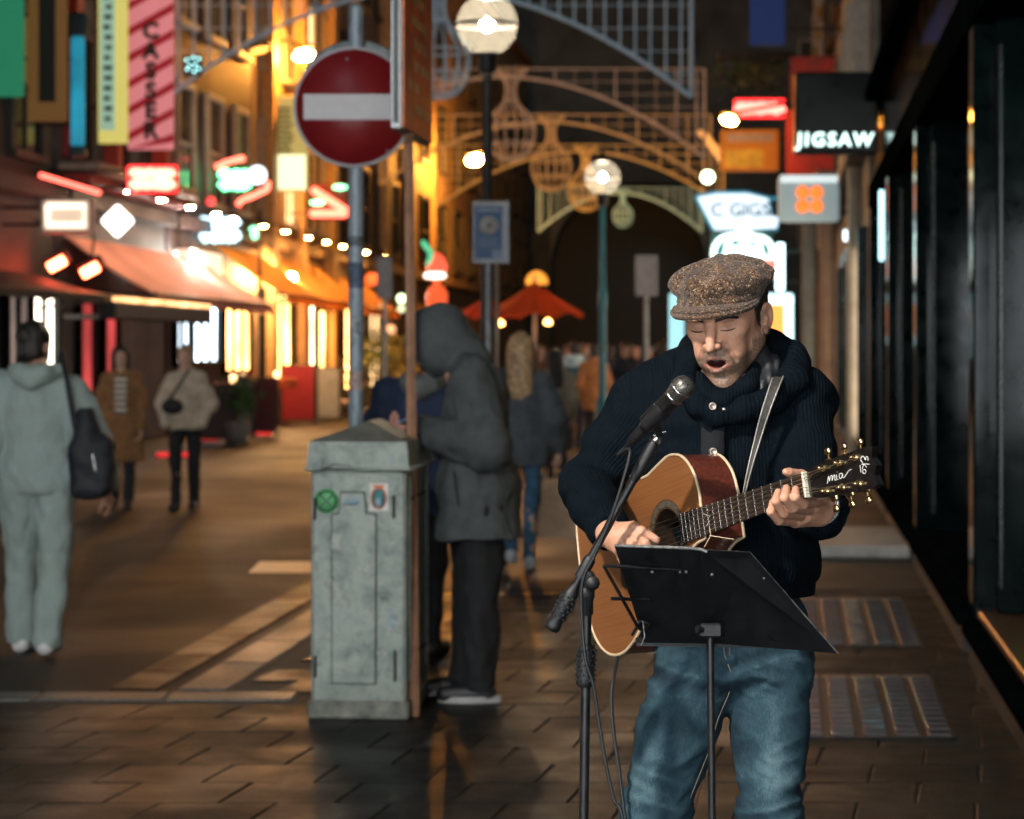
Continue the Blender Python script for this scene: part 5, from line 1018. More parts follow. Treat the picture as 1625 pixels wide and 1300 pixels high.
def build_terrace():
    # parasols
    def parasol(lab, px, py_top, py_rim, Y, half, c, dome=None):
        p = W(px, 557, Y); zt, zr = W(0, py_top, Y).z, W(0, py_rim, Y).z; t = thing('parasol', lab, 'parasol', (p.x, Y, 0), 0, 'terrace parasols'); m = mat('parasol_cloth', c, .8, 0, .1, 2)
        nt = m.node_tree; b_ = nt.nodes['Principled BSDF']; tl = N(nt, 'ShaderNodeBsdfTranslucent'); tl.inputs[0].default_value = rgba(c); mx = N(nt, 'ShaderNodeMixShader'); mx.inputs[0].default_value = .5; L(nt, b_.outputs[0], mx.inputs[1]); L(nt, tl.outputs[0], mx.inputs[2]); L(nt, mx.outputs[0], nt.nodes['Material Output'].inputs[0])
        b = MB(); rows = []
        for u in np.linspace(0, 1, 7):
            rows.append([Vector((half * u * math.cos(a) * (1 - .04 * math.cos(8 * a) * u), half * u * math.sin(a) * (1 - .04 * math.cos(8 * a) * u), zt + (zr - zt) * (u ** .85) + .05 * u * math.cos(8 * a))) for a in np.linspace(0, 2 * math.pi, 49)])
        b.grid(rows); b.build('canopy', m, t)
        b = MB(); b.tube([(0, 0, -.04), (0, 0, zt + .1)], .03, 10); b.build('pole', mat('parasol_pole', (.5, .42, .36), .5), t); b = MB(); b.lathe([(.3, -.05), (.3, .03), (.05, .07)], (0, 0, 0), 16); b.build('foot', M('dark_iron'), t)
        for k in range(8): a = math.pi / 4 * k; b = MB(); b.tube([(0, 0, zt - .05), (half * .95 * math.cos(a), half * .95 * math.sin(a), zr - .02)], .012, 5); b.build('rib', M('dark_iron'), t)
        b = MB(); b.lathe([(.0001, -.07), (.06, -.05), (.07, 0), (.0001, .06)], (.25, -.15, zr - .12), 10); b.build('lamp', emit('parasol_lamp', (1, .42, .10), 16), t)
    parasol('red orange parasol right of the blonde woman', 848, 446, 500, 42, .92, (.62, .085, .02)); parasol('second red parasol behind the notice post', 775, 468, 503, 46, .70, (.55, .05, .02))
    p = W(852, 445, 60); t = thing('lit_dome', 'small amber dome light above the red parasol', 'light', (p.x, 60, 0)); b = MB(); b.lathe([(.30, -.1), (.28, .06), (.16, .2), (.0001, .26)], (0, 0, p.z), 14); b.build('dome', emit('dome_amber', (1, .40, .05), 1.0), t); b = MB(); b.tube([(0, 0, -.04), (0, 0, p.z)], .05, 8); b.build('post', M('dark_iron'), t)
    # barrier screens with red glow at their foot
    mats = [mat('screen_dark', (.03, .018, .02), .6), mat('screen_red', (.30, .012, .02), .6), mat('screen_grey', (.16, .18, .20), .6), mat('screen_wine', (.10, .015, .02), .6)]
    names = ['dark terrace screen beside the white puffer jacket', 'grey terrace screen left of the lamp post', 'wine red terrace screen under the amber windows', 'red terrace screen left of the no entry pole', 'small grey terrace screen next to the no entry pole']
    for k, (x0, x1, y0, y1, mi) in enumerate(((318, 372, 612, 706, 0), (374, 402, 604, 700, 2), (404, 440, 600, 694, 3), (446, 500, 580, 672, 1), (503, 540, 584, 668, 2))):
        Y = gy(y1, -.05); a, c = W(x0, y0, Y), W(x1, y1, Y); t = thing('terrace_screen', names[k], 'screen', ((a.x + c.x) / 2, Y, -.05), 0, 'terrace screens'); w_, h_ = c.x - a.x, a.z + .05
        b = MB(); b.box((0, 0, h_ / 2 + .04), (w_ - .06, .03, h_ - .1)); b.build('panel', mats[mi], t); b = MB(); b.tube([(-w_ / 2, 0, 0), (-w_ / 2, 0, h_)], .025, 8); b.tube([(w_ / 2, 0, 0), (w_ / 2, 0, h_)], .025, 8); b.tube([(-w_ / 2, 0, h_), (w_ / 2, 0, h_)], .02, 8); b.build('rail', M('dark_iron'), t)
        for q in (-1, 1): b = MB(); b.box((q * w_ / 2, 0, .02), (.08, .4, .04), None, .008); b.build('foot', M('dark_iron'), t)
    rl = emit('foot_red', (1, .05, .05), .7)
    for (x0, x1, y, lab) in ((250, 312, 726, 'red strip light at the foot of the terrace near the white jacket'), (318, 348, 700, 'short red strip light under the dark terrace screen'), (392, 432, 692, 'red strip light under the wine red screen')):
        Y = gy(y, -.05); a, c = W(x0, y, Y), W(x1, y, Y); t = thing('floor_light', lab, 'light', ((a.x + c.x) / 2, Y - .12, -.05), 0, 'red floor lights of the terrace'); b = MB(); b.box((0, 0, .05), (c.x - a.x, .05, .07), None, .015); b.build('tube', rl, t); b = MB(); b.box((0, .04, .03), (c.x - a.x + .04, .03, .06)); b.build('channel', M('dark_iron'), t)
    # terrace tables under red cloth
    for k, (x0, x1, yt, yb, c) in enumerate(((340, 400, 572, 700, (.42, .08, .03)), (408, 470, 566, 680, (.45, .10, .03)), (478, 545, 570, 668, (.40, .12, .06)))):
        Y = gy(yb, -.05) + 2; a, e = W(x0, yt, Y), W(x1, yt, Y); hw = (e.x - a.x) / 2; t = thing('terrace_table', ['leftmost', 'middle', 'rightmost'][k] + ' terrace table with orange red cloth under the awnings', 'table', (a.x + hw, Y, -.05), 0, 'terrace tables'); zt = 1.05
        b = MB(); rows = []
        for (u, z_) in ((0, zt), (1, zt), (1.03, zt - .03), (1.0, zt - .22)): rows.append([Vector((hw * u * math.cos(q), hw * u * math.sin(q), z_ + (.03 * math.sin(9 * q) if z_ < zt - .1 else 0))) for q in np.linspace(0, 2 * math.pi, 33)])
        b.grid(rows); b.build('cloth', mat('table_cloth_%d' % k, c, .8), t); b = MB(); b.tube([(0, 0, 0), (0, 0, zt - .02)], .04, 8); b.lathe([(.3, 0), (.28, .04), (.05, .08)], (0, 0, 0), 14); b.build('pedestal', M('dark_iron'), t)
        b = MB(); b.lathe([(.0001, 0), (.05, 0), (.06, .12), (.04, .14), (.0001, .14)], (0, 0, zt), 10); b.build('candle_glass', emit('candle', (1, .6, .25), 5), t)
    # terrace lamp post and planters
    Y = 47.5; p = W(412, 557, Y); t = thing('terrace_post', 'thin dark post between the orange awnings', 'post', (p.x, Y, -.05)); b = MB(); b.tube([(0, 0, 0), (0, 0, 4.6)], .04, 8); b.build('shaft', M('dark_iron'), t); b = MB(); b.lathe([(.2, 0), (.2, .06), (.05, .12)], (0, 0, 0), 12); b.build('foot', M('dark_iron'), t)
    r = random.Random(8)
    for k, (x, y0, Y, s, c, lab) in enumerate(((375, 632, 40, .28, (.03, .12, .02), 'small green shrub in a planter beside the grey screen'), (600, 560, 50, .5, (.20, .20, .03), 'yellow green shrub left of the navy jacket'), (628, 570, 54, .55, (.24, .19, .03), 'yellowish shrub behind the navy jacket'), (560, 610, 58, .6, (.10, .08, .02), 'dark shrub right behind the no entry pole'))):
        p = W(x, y0, Y); t = thing('planter_shrub', lab, 'plant', (p.x, Y, -.05), 0, 'shrubs on the terrace'); lf = mat('shrub_leaf_%d' % k, c, .6, 0, .4, 6); b = MB()
        for j in range(380):
            v = Vector((r.gauss(0, s * .5), r.gauss(0, s * .5), p.z + .05 + r.gauss(0, s * .5))); q = Euler((r.uniform(0, 6), r.uniform(0, 6), r.uniform(0, 6))).to_matrix(); z_ = r.uniform(.04, .09); b.add([v + q @ Vector(u) for u in ((-z_, 0, 0), (0, -z_ * .5, 0), (z_, 0, .01), (0, z_ * .5, 0))], [(0, 1, 2, 3)])
        b.build('crown', lf, t); b = MB(); b.tube([(0, 0, .3), (.02, 0, p.z + .1)], [.03, .015], 6); b.build('trunk', mat('shrub_wood', (.06, .04, .03), .8), t); b = MB(); b.lathe([(.0001, 0), (.2, 0), (.26, .4), (.22, .42), (.0001, .38)], (0, 0, 0), 14); b.build('pot', mat('planter_grey', (.12, .13, .14), .7), t)
    # low pale bench by the kerb
    a = W(528, 656, gy(664, -.05)); t = thing('bench', 'low pale bench lit pink left of the no entry pole', 'bench', (a.x, a.y, -.05)); b = MB(); b.box((0, 0, .42), (1.1, .4, .08), None, .03); b.build('seat', mat('bench_pale', (.6, .45, .42), .6), t)
    for q in (-1, 1): b = MB(); b.box((q * .42, 0, .19), (.08, .34, .38), None, .01); b.build('leg', M('dark_iron'), t)
build_cabinet(); build_street_signs(); build_terrace()
# ------------------------------------------------------------------ passers-by
def hand_mesh(wrist, direc, palm_n, side, k=1.0, curl=.35, h=.0045):
    """five-fingered hand: wrist point, pointing direction, palm normal, side=+1 if the thumb lies along palm_n x direction"""
    d = Vector(direc).normalized(); n = Vector(palm_n); n = (n - d * n.dot(d)).normalized(); t = n.cross(d).normalized() * side
    wv = Vector(wrist); P = lambda a, b, c: wv + d * (a * k) + t * (b * k) + n * (c * k)
    s = SDF(np.array(wv) - .21 * k, np.array(wv) + .21 * k, h)
    s.cone(P(-.03, 0, 0), P(.02, 0, 0), .026 * k, .026 * k, .01)
    for b in (-.026, -.009, .009, .026): s.cone(P(.02, b * .7, 0), P(.085, b * 1.1, 0), .017 * k, .0125 * k, .012)
    s.cone(P(.02, .02, .008), P(.05, .036, .012), .018 * k, .014 * k, .012)
    for (b, ln, r) in ((.029, .072, .0090), (.0098, .080, .0094), (-.0098, .075, .0090), (-.0290, .058, .0078)):
        a = 0.0; p = P(.088, b, 0); pts = [(p, (r + .001) * k)]
        for f, c in ((.46, .6), (.30, 1.0), (.24, .8)):
            a += curl * c * 1.5; p = p + (d * math.cos(a) + n * math.sin(a)) * (ln * f * k); pts.append((p, r * k * (1 - .12 * len(pts) / 2)))
        s.limb(pts, .003)
    a = P(.045, .036, .012); e1 = a + (d * .6 + t * .55 + n * .45) * (.042 * k); e2 = e1 + (d * .8 + t * .15 + n * .55) * (.032 * k)
    s.limb([(a, .013 * k), (e1, .0108 * k), (e2, .0085 * k)], .004)
    return s.mesh()
JD = dict(head=(0, -.01, 1.635), neck=(0, .02, 1.47), chest=(0, .01, 1.27), belly=(0, 0, 1.06), pelvis=(0, .01, .93),
          sL=(.152, .01, 1.395), sR=(-.152, .01, 1.395), eL=(.215, .04, 1.12), eR=(-.215, .04, 1.12), wL=(.215, -.05, .88), wR=(-.215, -.05, .88),
          hL=(.09, .01, .92), hR=(-.09, .01, .92), kL=(.105, -.02, .50), kR=(-.105, -.02, .50), aL=(.11, .02, .09), aR=(-.11, .02, .09))
def person(lab, loc, rz, H, skin, top_m, trs_m, shoe_m, hair=None, hair_m=None, J=None, hem=.82, puff=0.0, wide=1.0, hood=None, hv=.011, leg=1.0, pitch=0.0, yaw=0.0, top_name='jacket', curl=.4, hands=(1, 1), flare=0.0, lowname='trousers', wr=1.0, group='passers-by in the street', hoodmat=None, sole=None, palms=None):
    k = H / 1.75; j = dict(JD); j.update(J or {}); j = {a: Vector(b) * k for a, b in j.items()}
    HMx = Matrix.Translation(j['head']) @ Matrix.Rotation(yaw, 4, 'Z') @ Matrix.Rotation(pitch, 4, 'X')
    s = SDF((-.13, -.16, -.16), (.13, .16, .16), .006)
    s.ell((0, .015, .035), (.074, .095, .085), .02); s.ell((0, -.022, -.035), (.058, .068, .078), .03); s.ell((0, -.062, -.098), (.024, .02, .018), .025)
    s.cone((0, -.085, .01), (0, -.108, -.035), .008, .012, .012); s.ell((0, -.082, -.068), (.022, .014, .009), .01)
    for q in (-1, 1):
        s.ell((q * .030, -.098, .004), (.016, .016, .010), .010, 's'); s.ell((q * .030, -.074, .002), (.013, .013, .011), .004); s.ell((q * .076, .012, -.012), (.009, .018, .030), .006); s.cone((q * .01, -.088, .024), (q * .042, -.075, .024), .007, .006, .01)
    v, q_ = s.mesh(); parts = [(xf(v * k, HMx), q_)]
    s = SDF(np.array((-.45, -.6, 0)) * k, np.array((.45, .5, 1.62)) * k, .02)
    s.cone(j['head'] + Vector((0, .01, -.06)) * k, j['neck'] + Vector((0, .01, -.05)) * k, .052 * k, .06 * k, .03); s.cone(j['neck'], j['chest'], .07 * k, .11 * k, .05); s.cone(j['chest'], j['belly'], .11 * k, .1 * k, .05); s.cone(j['belly'], j['pelvis'], .1 * k, .11 * k, .05)
    for q in 'LR': s.limb([(j['s' + q], .045 * k), (j['e' + q], .036 * k), (j['w' + q], .026 * k)], .03); s.limb([(j['h' + q], .07 * k), (j['k' + q], .05 * k), (j['a' + q], .035 * k)], .03)
    parts.append(s.mesh())
    for i, q in enumerate('LR'):
        if hands[i]:
            d = (j['w' + q] - j['e' + q]); pn = Vector((-1 if q == 'L' else 1, 0, 0)) if not palms else Vector(palms[i]); parts.append(hand_mesh(j['w' + q] + d.normalized() * .015, d, pn, -1 if q == 'L' else 1, k, curl))
    v, q_ = join_np(*parts); me = np_mesh('person', v, q_); P = mesh_obj('person', me, M(skin), None, label=lab, cat='person', group=group); P.location = loc; P.rotation_euler = (0, 0, rz)
    # upper garment
    lo = np.min([np.array(p) for p in j.values()], 0) - .25; hi = np.max([np.array(p) for p in j.values()], 0) + .25
    s = SDF((lo[0], lo[1], hem * k - .05), (hi[0], hi[1], j['neck'].z + .17 * k), hv); p_ = puff; e = wide
    s.ell(j['chest'], np.array((.160 * e + p_, .118 + p_, .185 + p_)) * k, .05); s.ell(j['belly'], np.array((.152 * e + p_, .118 + p_, .19)) * k, .06); s.ell(j['pelvis'], np.array((.165 * e + p_ + flare * .5, .125 + p_ + flare * .4, .16)) * k, .06)
    if hem < .8:
        s.cone(j['pelvis'], Vector((j['pelvis'].x, j['pelvis'].y, hem * k)), (.15 + p_) * k, (.16 + p_ + flare) * k, .06, sc=(1.1 * e, .82, 1))
    s.cone(j['sL'], j['neck'], .060 * k, .064 * k, .05); s.cone(j['sR'], j['neck'], .060 * k, .064 * k, .05)
    for q in 'LR': s.limb([(j['s' + q], (.062 + p_) * k), (j['e' + q], (.060 + p_) * k * wr), (j['w' + q], (.044 + p_ * .6) * k * wr)], .025)
    s.cut((0, 0, hem * k), (0, 0, -1)); s.cone(j['head'], j['neck'] + Vector((0, -.01, .02)), .06 * k, .058 * k, .01, 's')
    v, q_ = s.mesh(); v = wrinkle(v, q_, [(.016 * k, (7, 7, 9), 3), (.009 * k, (18, 18, 11), 4), (.005 * k, (34, 34, 26), 5)]); T = mesh_obj(top_name, np_mesh(top_name, v, q_), top_m, P)
    if hood == 'down':
        s = SDF(np.array(j['neck']) - .22, np.array(j['neck']) + .22, .009); n_ = j['neck']; s.limb([(n_ + Vector((x, y, z)) * k, r * k) for x, y, z, r in ((-.085, -.05, .0, .03), (-.11, .03, .03, .035), (-.06, .10, .015, .05), (0, .12, -.01, .06), (.06, .10, .015, .05), (.11, .03, .03, .035), (.085, -.05, .0, .03))], .03); v, q_ = s.mesh(); mesh_obj('hood', np_mesh('hood', wrinkle(v, q_, [(.006, (20, 20, 20), 7)]), q_), hoodmat or top_m, T)
    if hood == 'up':
        s = SDF((-.2, -.22, -.26), (.2, .24, .22), .008); s.ell((0, .03, .03), (.105, .135, .125), .04); s.ell((0, .06, -.10), (.105, .10, .10), .05); s.cone((0, .03, -.05), (0, .06, -.18), .10, .095, .05); s.ell((0, -.06, -.02), (.100, .085, .115), .03); s.ell((0, -.155, -.03), (.070, .105, .095), .012, 's')
        v, q_ = s.mesh(); v = wrinkle(v, q_, [(.006, (18, 18, 18), 9)]); mesh_obj('hood', np_mesh('hood', xf(v * k, HMx), q_), hoodmat or top_m, T)
    # trousers
    s = SDF((lo[0], lo[1], .03), (hi[0], hi[1], 1.08 * k), hv); s.ell(j['pelvis'], np.array((.165, .118, .13)) * k, .04)
    for q in 'LR': s.limb([(j['h' + q], .092 * k * leg), (j['k' + q], .068 * k * leg), (j['a' + q] + Vector((0, 0, -.01)), .054 * k * leg)], .025)
    s.cut((0, 0, .045), (0, 0, -1)) if False else None
    v, q_ = s.mesh(); v = wrinkle(v, q_, [(.015 * k, (10, 10, 6), 13), (.009, (20, 20, 13), 14), (.004, (40, 40, 30), 15)]); v[:, 2] = np.maximum(v[:, 2], .055); mesh_obj(lowname, np_mesh(lowname, v, q_), trs_m, P)
    for q in 'LR':
        a = j['a' + q]; s = SDF((a.x - .09, a.y - .24, a.z - .12), (a.x + .09, a.y + .12, a.z + .08), .008); z0 = a.z - .088 * k; s.cone((a.x, a.y + .03, z0 + .045), (a.x, a.y - .15 * k, z0 + .036), .048, .042, .03); s.ell((a.x, a.y, z0 + .07), (.042, .05, .05), .02); s.cut((0, 0, z0), (0, 0, -1)); v, q_ = s.mesh(); sh = mesh_obj('shoe', np_mesh('shoe', v, q_), shoe_m, P)
        if sole: b = MB(); b.prism([(a.x + .052 * math.cos(u), a.y - .05 + .145 * math.sin(u)) for u in np.linspace(0, 2 * math.pi, 17)[:-1]], z0, z0 + .03); b.build('sole', sole, sh)
    if hair in ('short', 'long', 'tied'):
        s = SDF((-.16, -.15, -.45), (.16, .25, .17), .007); s.ell((0, .022, .045), (.083, .102, .092), .0); s.ell((0, .04, -.03), (.075, .080, .07), .03)
        if hair == 'long': s.cone((0, .05, .0), (0, .135, -.32), .085, .080, .04, sc=(1.15, .6, 1)); [s.cone((q * .07, -.01, .02), (q * .085, .01, -.24), .03, .028, .03) for q in (-1, 1)]
        if hair == 'tied': s.ell((0, .13, .05), (.035, .035, .035), .02)
        s.ell((0, -.085, -.035), (.064, .075, .095), .012, 's')
        v, q_ = s.mesh(); v = wrinkle(v, q_, [(.006, (40, 40, 12), 17), (.003, (120, 120, 25), 18)]); mesh_obj('hair', np_mesh('hair', xf(v * k, HMx), q_), hair_m or M('hair_dark'), P)
    return P, j, T
def cl(nm, c, r=.85, sc=14, bm=.25): return mat(nm, c, r, 0, .18, sc, bm, 120)
def at(px, py, z=0.0):
    Y = gy(py, z); return Vector(((px - CX) / F * Y, Y, z))
def build_people():
    # A: hooded man reading a phone, profile to the left (rz = -90 turns -Y to -X)
    jm = cl('olive_grey_jacket', (.056, .066, .070)); black = cl('black_trousers', (.006, .007, .009))
    p = at(745, 1112); A, j, T = person('person in grey hooded jacket bending over a phone behind the cabinet', (p.x + .03, p.y + .05, 0), R(-90), 1.86, 'skin_red', jm, black, M('dark_shoe'), None, None,
        J=dict(head=(0, -.175, 1.545), neck=(0, -.06, 1.46), chest=(0, .0, 1.26), belly=(0, .0, 1.03), pelvis=(0, .01, .92), sL=(.155, -.02, 1.39), sR=(-.155, -.02, 1.39), eL=(.22, .05, 1.10), eR=(-.21, .03, 1.10), wL=(.09, -.24, 1.155), wR=(-.08, -.24, 1.16), kL=(.10, .02, .50), kR=(-.10, -.02, .50), aL=(.10, .02, .09), aR=(-.10, -.06, .09)),
        hem=.70, puff=.026, wide=.98, flare=.05, hood='up', leg=1.22, pitch=R(36), yaw=R(6), hv=.0095, sole=M('sole_grey'), curl=.45, wr=1.15, palms=((-.3, 0, .9), (.3, 0, .9)))
    dkz = mat('zip_dark', (.01, .011, .013), .6)
    b = MB(); b.tube([Vector((.215, -.10, 1.06)), Vector((.222, -.085, .96)), Vector((.225, -.075, .90))], .006, 6); b.build('pocket_zip', dkz, T)
    b = MB(); b.tube([Vector((.02, -.075, 1.5)), Vector((.01, -.150, 1.36)), Vector((0, -.165, 1.2)), Vector((0, -.172, 1.0)), Vector((0, -.185, .78))], .006, 6); b.build('front_zip', dkz, T)
    # phone in the hands
    ph = thing('phone', 'dark smartphone held by the hooded person', 'phone', W(634, 676, p.y + .02)); b = MB(); q = Euler((R(25), R(-30), R(-70))).to_matrix(); b.box((0, 0, 0), (.074, .15, .009), q, .003); b.build('case', mat('phone_case', (.05, .08, .12), .4), ph); b = MB(); b.box(q @ Vector((0, 0, .0055)), (.066, .14, .001), q); b.build('screen', emit('phone_screen', (.5, .7, 1), .5), ph)
    # B: navy jacket behind the hooded man
    nv = cl('navy_jacket', (.008, .020, .055)); p = at(664, 1052); person('person in navy jacket half hidden behind the hooded one', (p.x - .03, p.y + .25, 0), R(160), 1.72, 'skin', nv, black, M('dark_shoe'), 'short', M('hair_dark'), J=dict(head=(-.14, -.05, 1.58), neck=(-.07, -.01, 1.44), eL=(.26, -.05, 1.13)), hem=.75, puff=.02, hood='down', hoodmat=cl('grey_hood', (.10, .11, .11)), wide=1.1)
    # C: grey tracksuit, walking away, bag on right shoulder
    tr = mat('grey_tracksuit', (.27, .335, .315), .9, 0, .06, 5, .2, 160); p = at(62, 1040, -.05); C, j, T = person('man in pale grey tracksuit walking away at the left', (p.x, p.y, -.05), R(174), 1.80, 'skin', tr, tr, M('white_shoe'), 'short', M('hair_dark'),
        J=dict(sL=(.175, .01, 1.395), sR=(-.175, .01, 1.395), eR=(-.29, .02, 1.12), wR=(-.33, -.10, .88), eL=(.27, .06, 1.12), wL=(.25, -.06, .86), kL=(.12, -.09, .51), aL=(.13, -.12, .09), kR=(-.09, .02, .50), aR=(-.08, .12, .11), head=(.03, -.03, 1.63)), hem=.86, puff=.035, wide=1.12, hood='down', leg=1.35, hv=.009, wr=1.15, yaw=R(-18))
    bx = W(142, 722, p.y - .20); bag = thing('shoulder_bag', 'black shoulder bag hanging on the grey tracksuit man', 'bag', bx)
    s = SDF((-.2, -.2, -.3), (.2, .2, .25), .008); s.ell((-.02, 0, .02), (.085, .09, .25), .04); s.box((.01, 0, -.06), (.115, .09, .17), .06, .03); v, q = s.mesh(); v = wrinkle(v, q, [(.012, (9, 9, 9), 5), (.005, (25, 25, 25), 6)]); mesh_obj('pouch', np_mesh('pouch', v, q), M('bag_black'), bag)
    b = MB(); pts = [W(98, 566, p.y - .06), W(104, 590, p.y - .20), W(112, 640, p.y - .22), W(122, 690, p.y - .24), W(134, 720, p.y - .22)]; b.tube([Vector(v) - bx for v in catmull(pts, 4)], .034, 8, flat=.35); pts = [W(92, 570, p.y + .05), W(110, 600, p.y + .2), W(140, 690, p.y + .12), W(150, 715, p.y + .06)]; b.tube([Vector(v) - bx for v in catmull(pts, 4)], .02, 8, flat=.4); b.build('strap', M('bag_black'), bag)
    b = MB(); b.tube([(.02, -.085, .07), (.05, -.09, -.08)], .004, 5); b.build('zip', M('chrome'), bag)
    # D, E: couple walking towards the viewer
    tan = cl('tan_coat', (.26, .135, .055)); p = at(192, 806, -.05); D, j, T = person('woman in long tan coat and striped jumper walking towards the viewer', (p.x, p.y, -.05), R(8), 1.70, 'skin_pale', tan, cl('dark_jeans', (.012, .014, .02)), M('dark_shoe'), 'long', M('hair_dark'), J=dict(kL=(.09, -.06, .50), aL=(.08, -.12, .09), kR=(-.09, .02, .50), aR=(-.08, .12, .11)), hem=.50, puff=.02, flare=.05, top_name='coat', wide=1.05)
    b = MB(); b.grid([[Vector((x * (1 - .15 * i / 6), -.158 - .012 * math.cos(x * 12), 1.38 - .065 * i)) for x in np.linspace(-.065, .065, 7)] for i in range(7)]); m, nt, b_ = _nt('striped_jumper'); wv = N(nt, 'ShaderNodeTexWave', bands_direction='Z'); wv.inputs['Scale'].default_value = 5.0; L(nt, coords(nt), wv.inputs[0]); r = ramp(nt, wv.outputs[0], [(.35, (.06, .05, .05)), (.5, (.55, .5, .42))]); L(nt, r.outputs[0], b_.inputs['Base Color']); b.build('jumper', m, D)
    pf_ = cl('cream_puffer', (.48, .42, .33), .7, 9, .3); p = at(294, 810, -.05); E, j, T = person('person in cream puffer jacket with a dark bag across the chest', (p.x, p.y, -.05), R(-6), 1.70, 'skin_pale', pf_, cl('black_jeans', (.008, .009, .012)), M('dark_shoe'), 'short', cl('pale_hair', (.38, .26, .16)), J=dict(eL=(.26, .05, 1.13), wL=(.19, -.12, .93), eR=(-.26, .05, 1.13), wR=(-.19, -.12, .93), kL=(.09, .02, .50), aL=(.08, .10, .10), kR=(-.09, -.05, .50), aR=(-.08, -.10, .09)), hem=.86, puff=.022, wide=1.02, leg=.95, hands=(0, 0))
    bg_ = thing('sling_bag', 'small dark bag across the cream puffer jacket', 'bag', (p.x - .10, p.y - .24, 1.03)); s = SDF((-.15, -.1, -.12), (.15, .1, .12), .007); s.ell((0, 0, 0), (.11, .05, .08), .02); v, q = s.mesh(); mesh_obj('pouch', np_mesh('pouch', v, q), M('bag_black'), bg_); b = MB(); b.tube([(-.05, .02, .05), (.06, -.01, .2), (.17, .04, .38)], .012, 6); b.build('strap', M('bag_black'), bg_)
    # F: blonde woman walking away with paper bag
    gj = cl('slate_jacket', (.085, .10, .115)); p = at(826, 905); Fp, j, T = person('long haired blonde woman in slate jacket and jeans seen from behind', (p.x, p.y, 0), R(178), 1.72, 'skin_pale', gj, cl('blue_jeans', (.05, .14, .24)), M('white_shoe'), 'long', M('hair_blonde'), J=dict(eL=(.24, .05, 1.13), eR=(-.25, .05, 1.13), wR=(-.28, -.02, .90), kL=(.08, .05, .50), aL=(.06, .20, .16), kR=(-.08, -.03, .50), aR=(-.07, -.04, .09)), hem=.78, puff=.03, wide=1.08, leg=.86, curl=.8)
    pb = thing('paper_bag', 'large brown paper bag carried by the blonde woman', 'bag', W(886, 806, p.y + .15)); w_, h_, d_ = .36, .42, .16; tap = 1.12
    b = MB(); b.add([(-w_ / 2 * tap, -d_ / 2, -h_ / 2), (w_ / 2 * tap, -d_ / 2, -h_ / 2), (w_ / 2 * tap, d_ / 2, -h_ / 2), (-w_ / 2 * tap, d_ / 2, -h_ / 2), (-w_ / 2, -d_ / 2, h_ / 2), (w_ / 2, -d_ / 2, h_ / 2), (w_ / 2, d_ / 2, h_ / 2), (-w_ / 2, d_ / 2, h_ / 2)], [(0, 3, 2, 1), (0, 1, 5, 4), (1, 2, 6, 5), (2, 3, 7, 6), (3, 0, 4, 7)]); b.build('pouch', M('kraft'), pb)
    for q in (-1, 1): b = MB(); b.tube([Vector(v) for v in catmull([(-.09, q * d_ / 2, h_ / 2 - .03), (-.08, q * .05, h_ / 2 + .08), (-.10, 0, h_ / 2 + .14), (.02, q * .05, h_ / 2 + .06), (.05, q * d_ / 2, h_ / 2 - .03)], 4)], .005, 5); b.build('handle', M('kraft'), pb)
    # far walkers
    far = [(912, 716, 1.75, (.55, .72, .78), 'short', 'person in pale blue hooded top far behind the microphone', 'down', 176, (.03, .03, .04)), (944, 722, 1.70, (.42, .16, .05), 'short', 'person in rust brown coat behind the teal lamp post', None, 170, (.02, .02, .02)), (882, 770, 1.62, (.30, .26, .19), 'long', 'person with a beige bundle beside the blonde woman', None, 184, (.02, .018, .018)),
           (992, 700, 1.74, (.015, .022, .035), 'short', 'dark coated person left of the shoulder of the singer', None, 20, (.012, .012, .015)), (1030, 692, 1.72, (.018, .018, .02), 'short', 'dark coated person directly left of the hood', None, -15, (.012, .012, .015)), (968, 690, 1.70, (.02, .035, .06), 'short', 'person in dark blue beside the teal lamp post', None, 175, (.015, .015, .02)), (858, 706, 1.70, (.10, .05, .03), 'long', 'person in dark brown far behind the blonde woman', None, 10, (.02, .02, .02)), (900, 690, 1.68, (.20, .06, .04), 'long', 'person in dull red far down the street', None, 0, (.02, .02, .02)), (930, 684, 1.74, (.06, .07, .09), 'short', 'grey coated person far down the street by the parasol', None, 12, (.02, .02, .02)), (1010, 682, 1.72, (.09, .03, .03), 'short', 'far person in wine coloured coat left of the hood', None, 5, (.02, .02, .02)), (1052, 706, 1.76, (.025, .02, .02), 'short', 'dark figure partly hidden behind the shoulder of the singer', None, 160, (.012, .012, .015))]
    for i, (px_, py, H, c, hr, lab, hd, rz, lc) in enumerate(far):
        p = at(px_, py); person(lab, p, R(rz), H, 'skin', cl('far_coat_%d' % i, c), cl('far_trousers_%d' % i, lc), M('dark_shoe'), hr, M('hair_dark'), J=dict(kL=(.09, -.05, .50), aL=(.08, -.12, .09), kR=(-.09, .03, .50), aR=(-.08, .12, .11)), hem=.70 if i % 2 else .82, puff=.02, hood=hd, hv=.016)
    p = at(908, 716); bp = thing('backpack', 'dark teal backpack on the pale blue hooded person', 'bag', (p.x, p.y - .24, 1.15)); s = SDF((-.2, -.2, -.3), (.2, .2, .3), .012); s.box((0, 0, 0), (.14, .09, .20), .07, .02); v, q = s.mesh(); mesh_obj('pouch', np_mesh('pouch', v, q), cl('backpack_cloth', (.03, .08, .10)), bp); b = MB(); [b.tube([(q * .09, .03, .18), (q * .11, .16, .22), (q * .12, .3, .12)], .02, 6) for q in (-1, 1)]; b.build('strap', M('bag_black'), bp)
build_people()
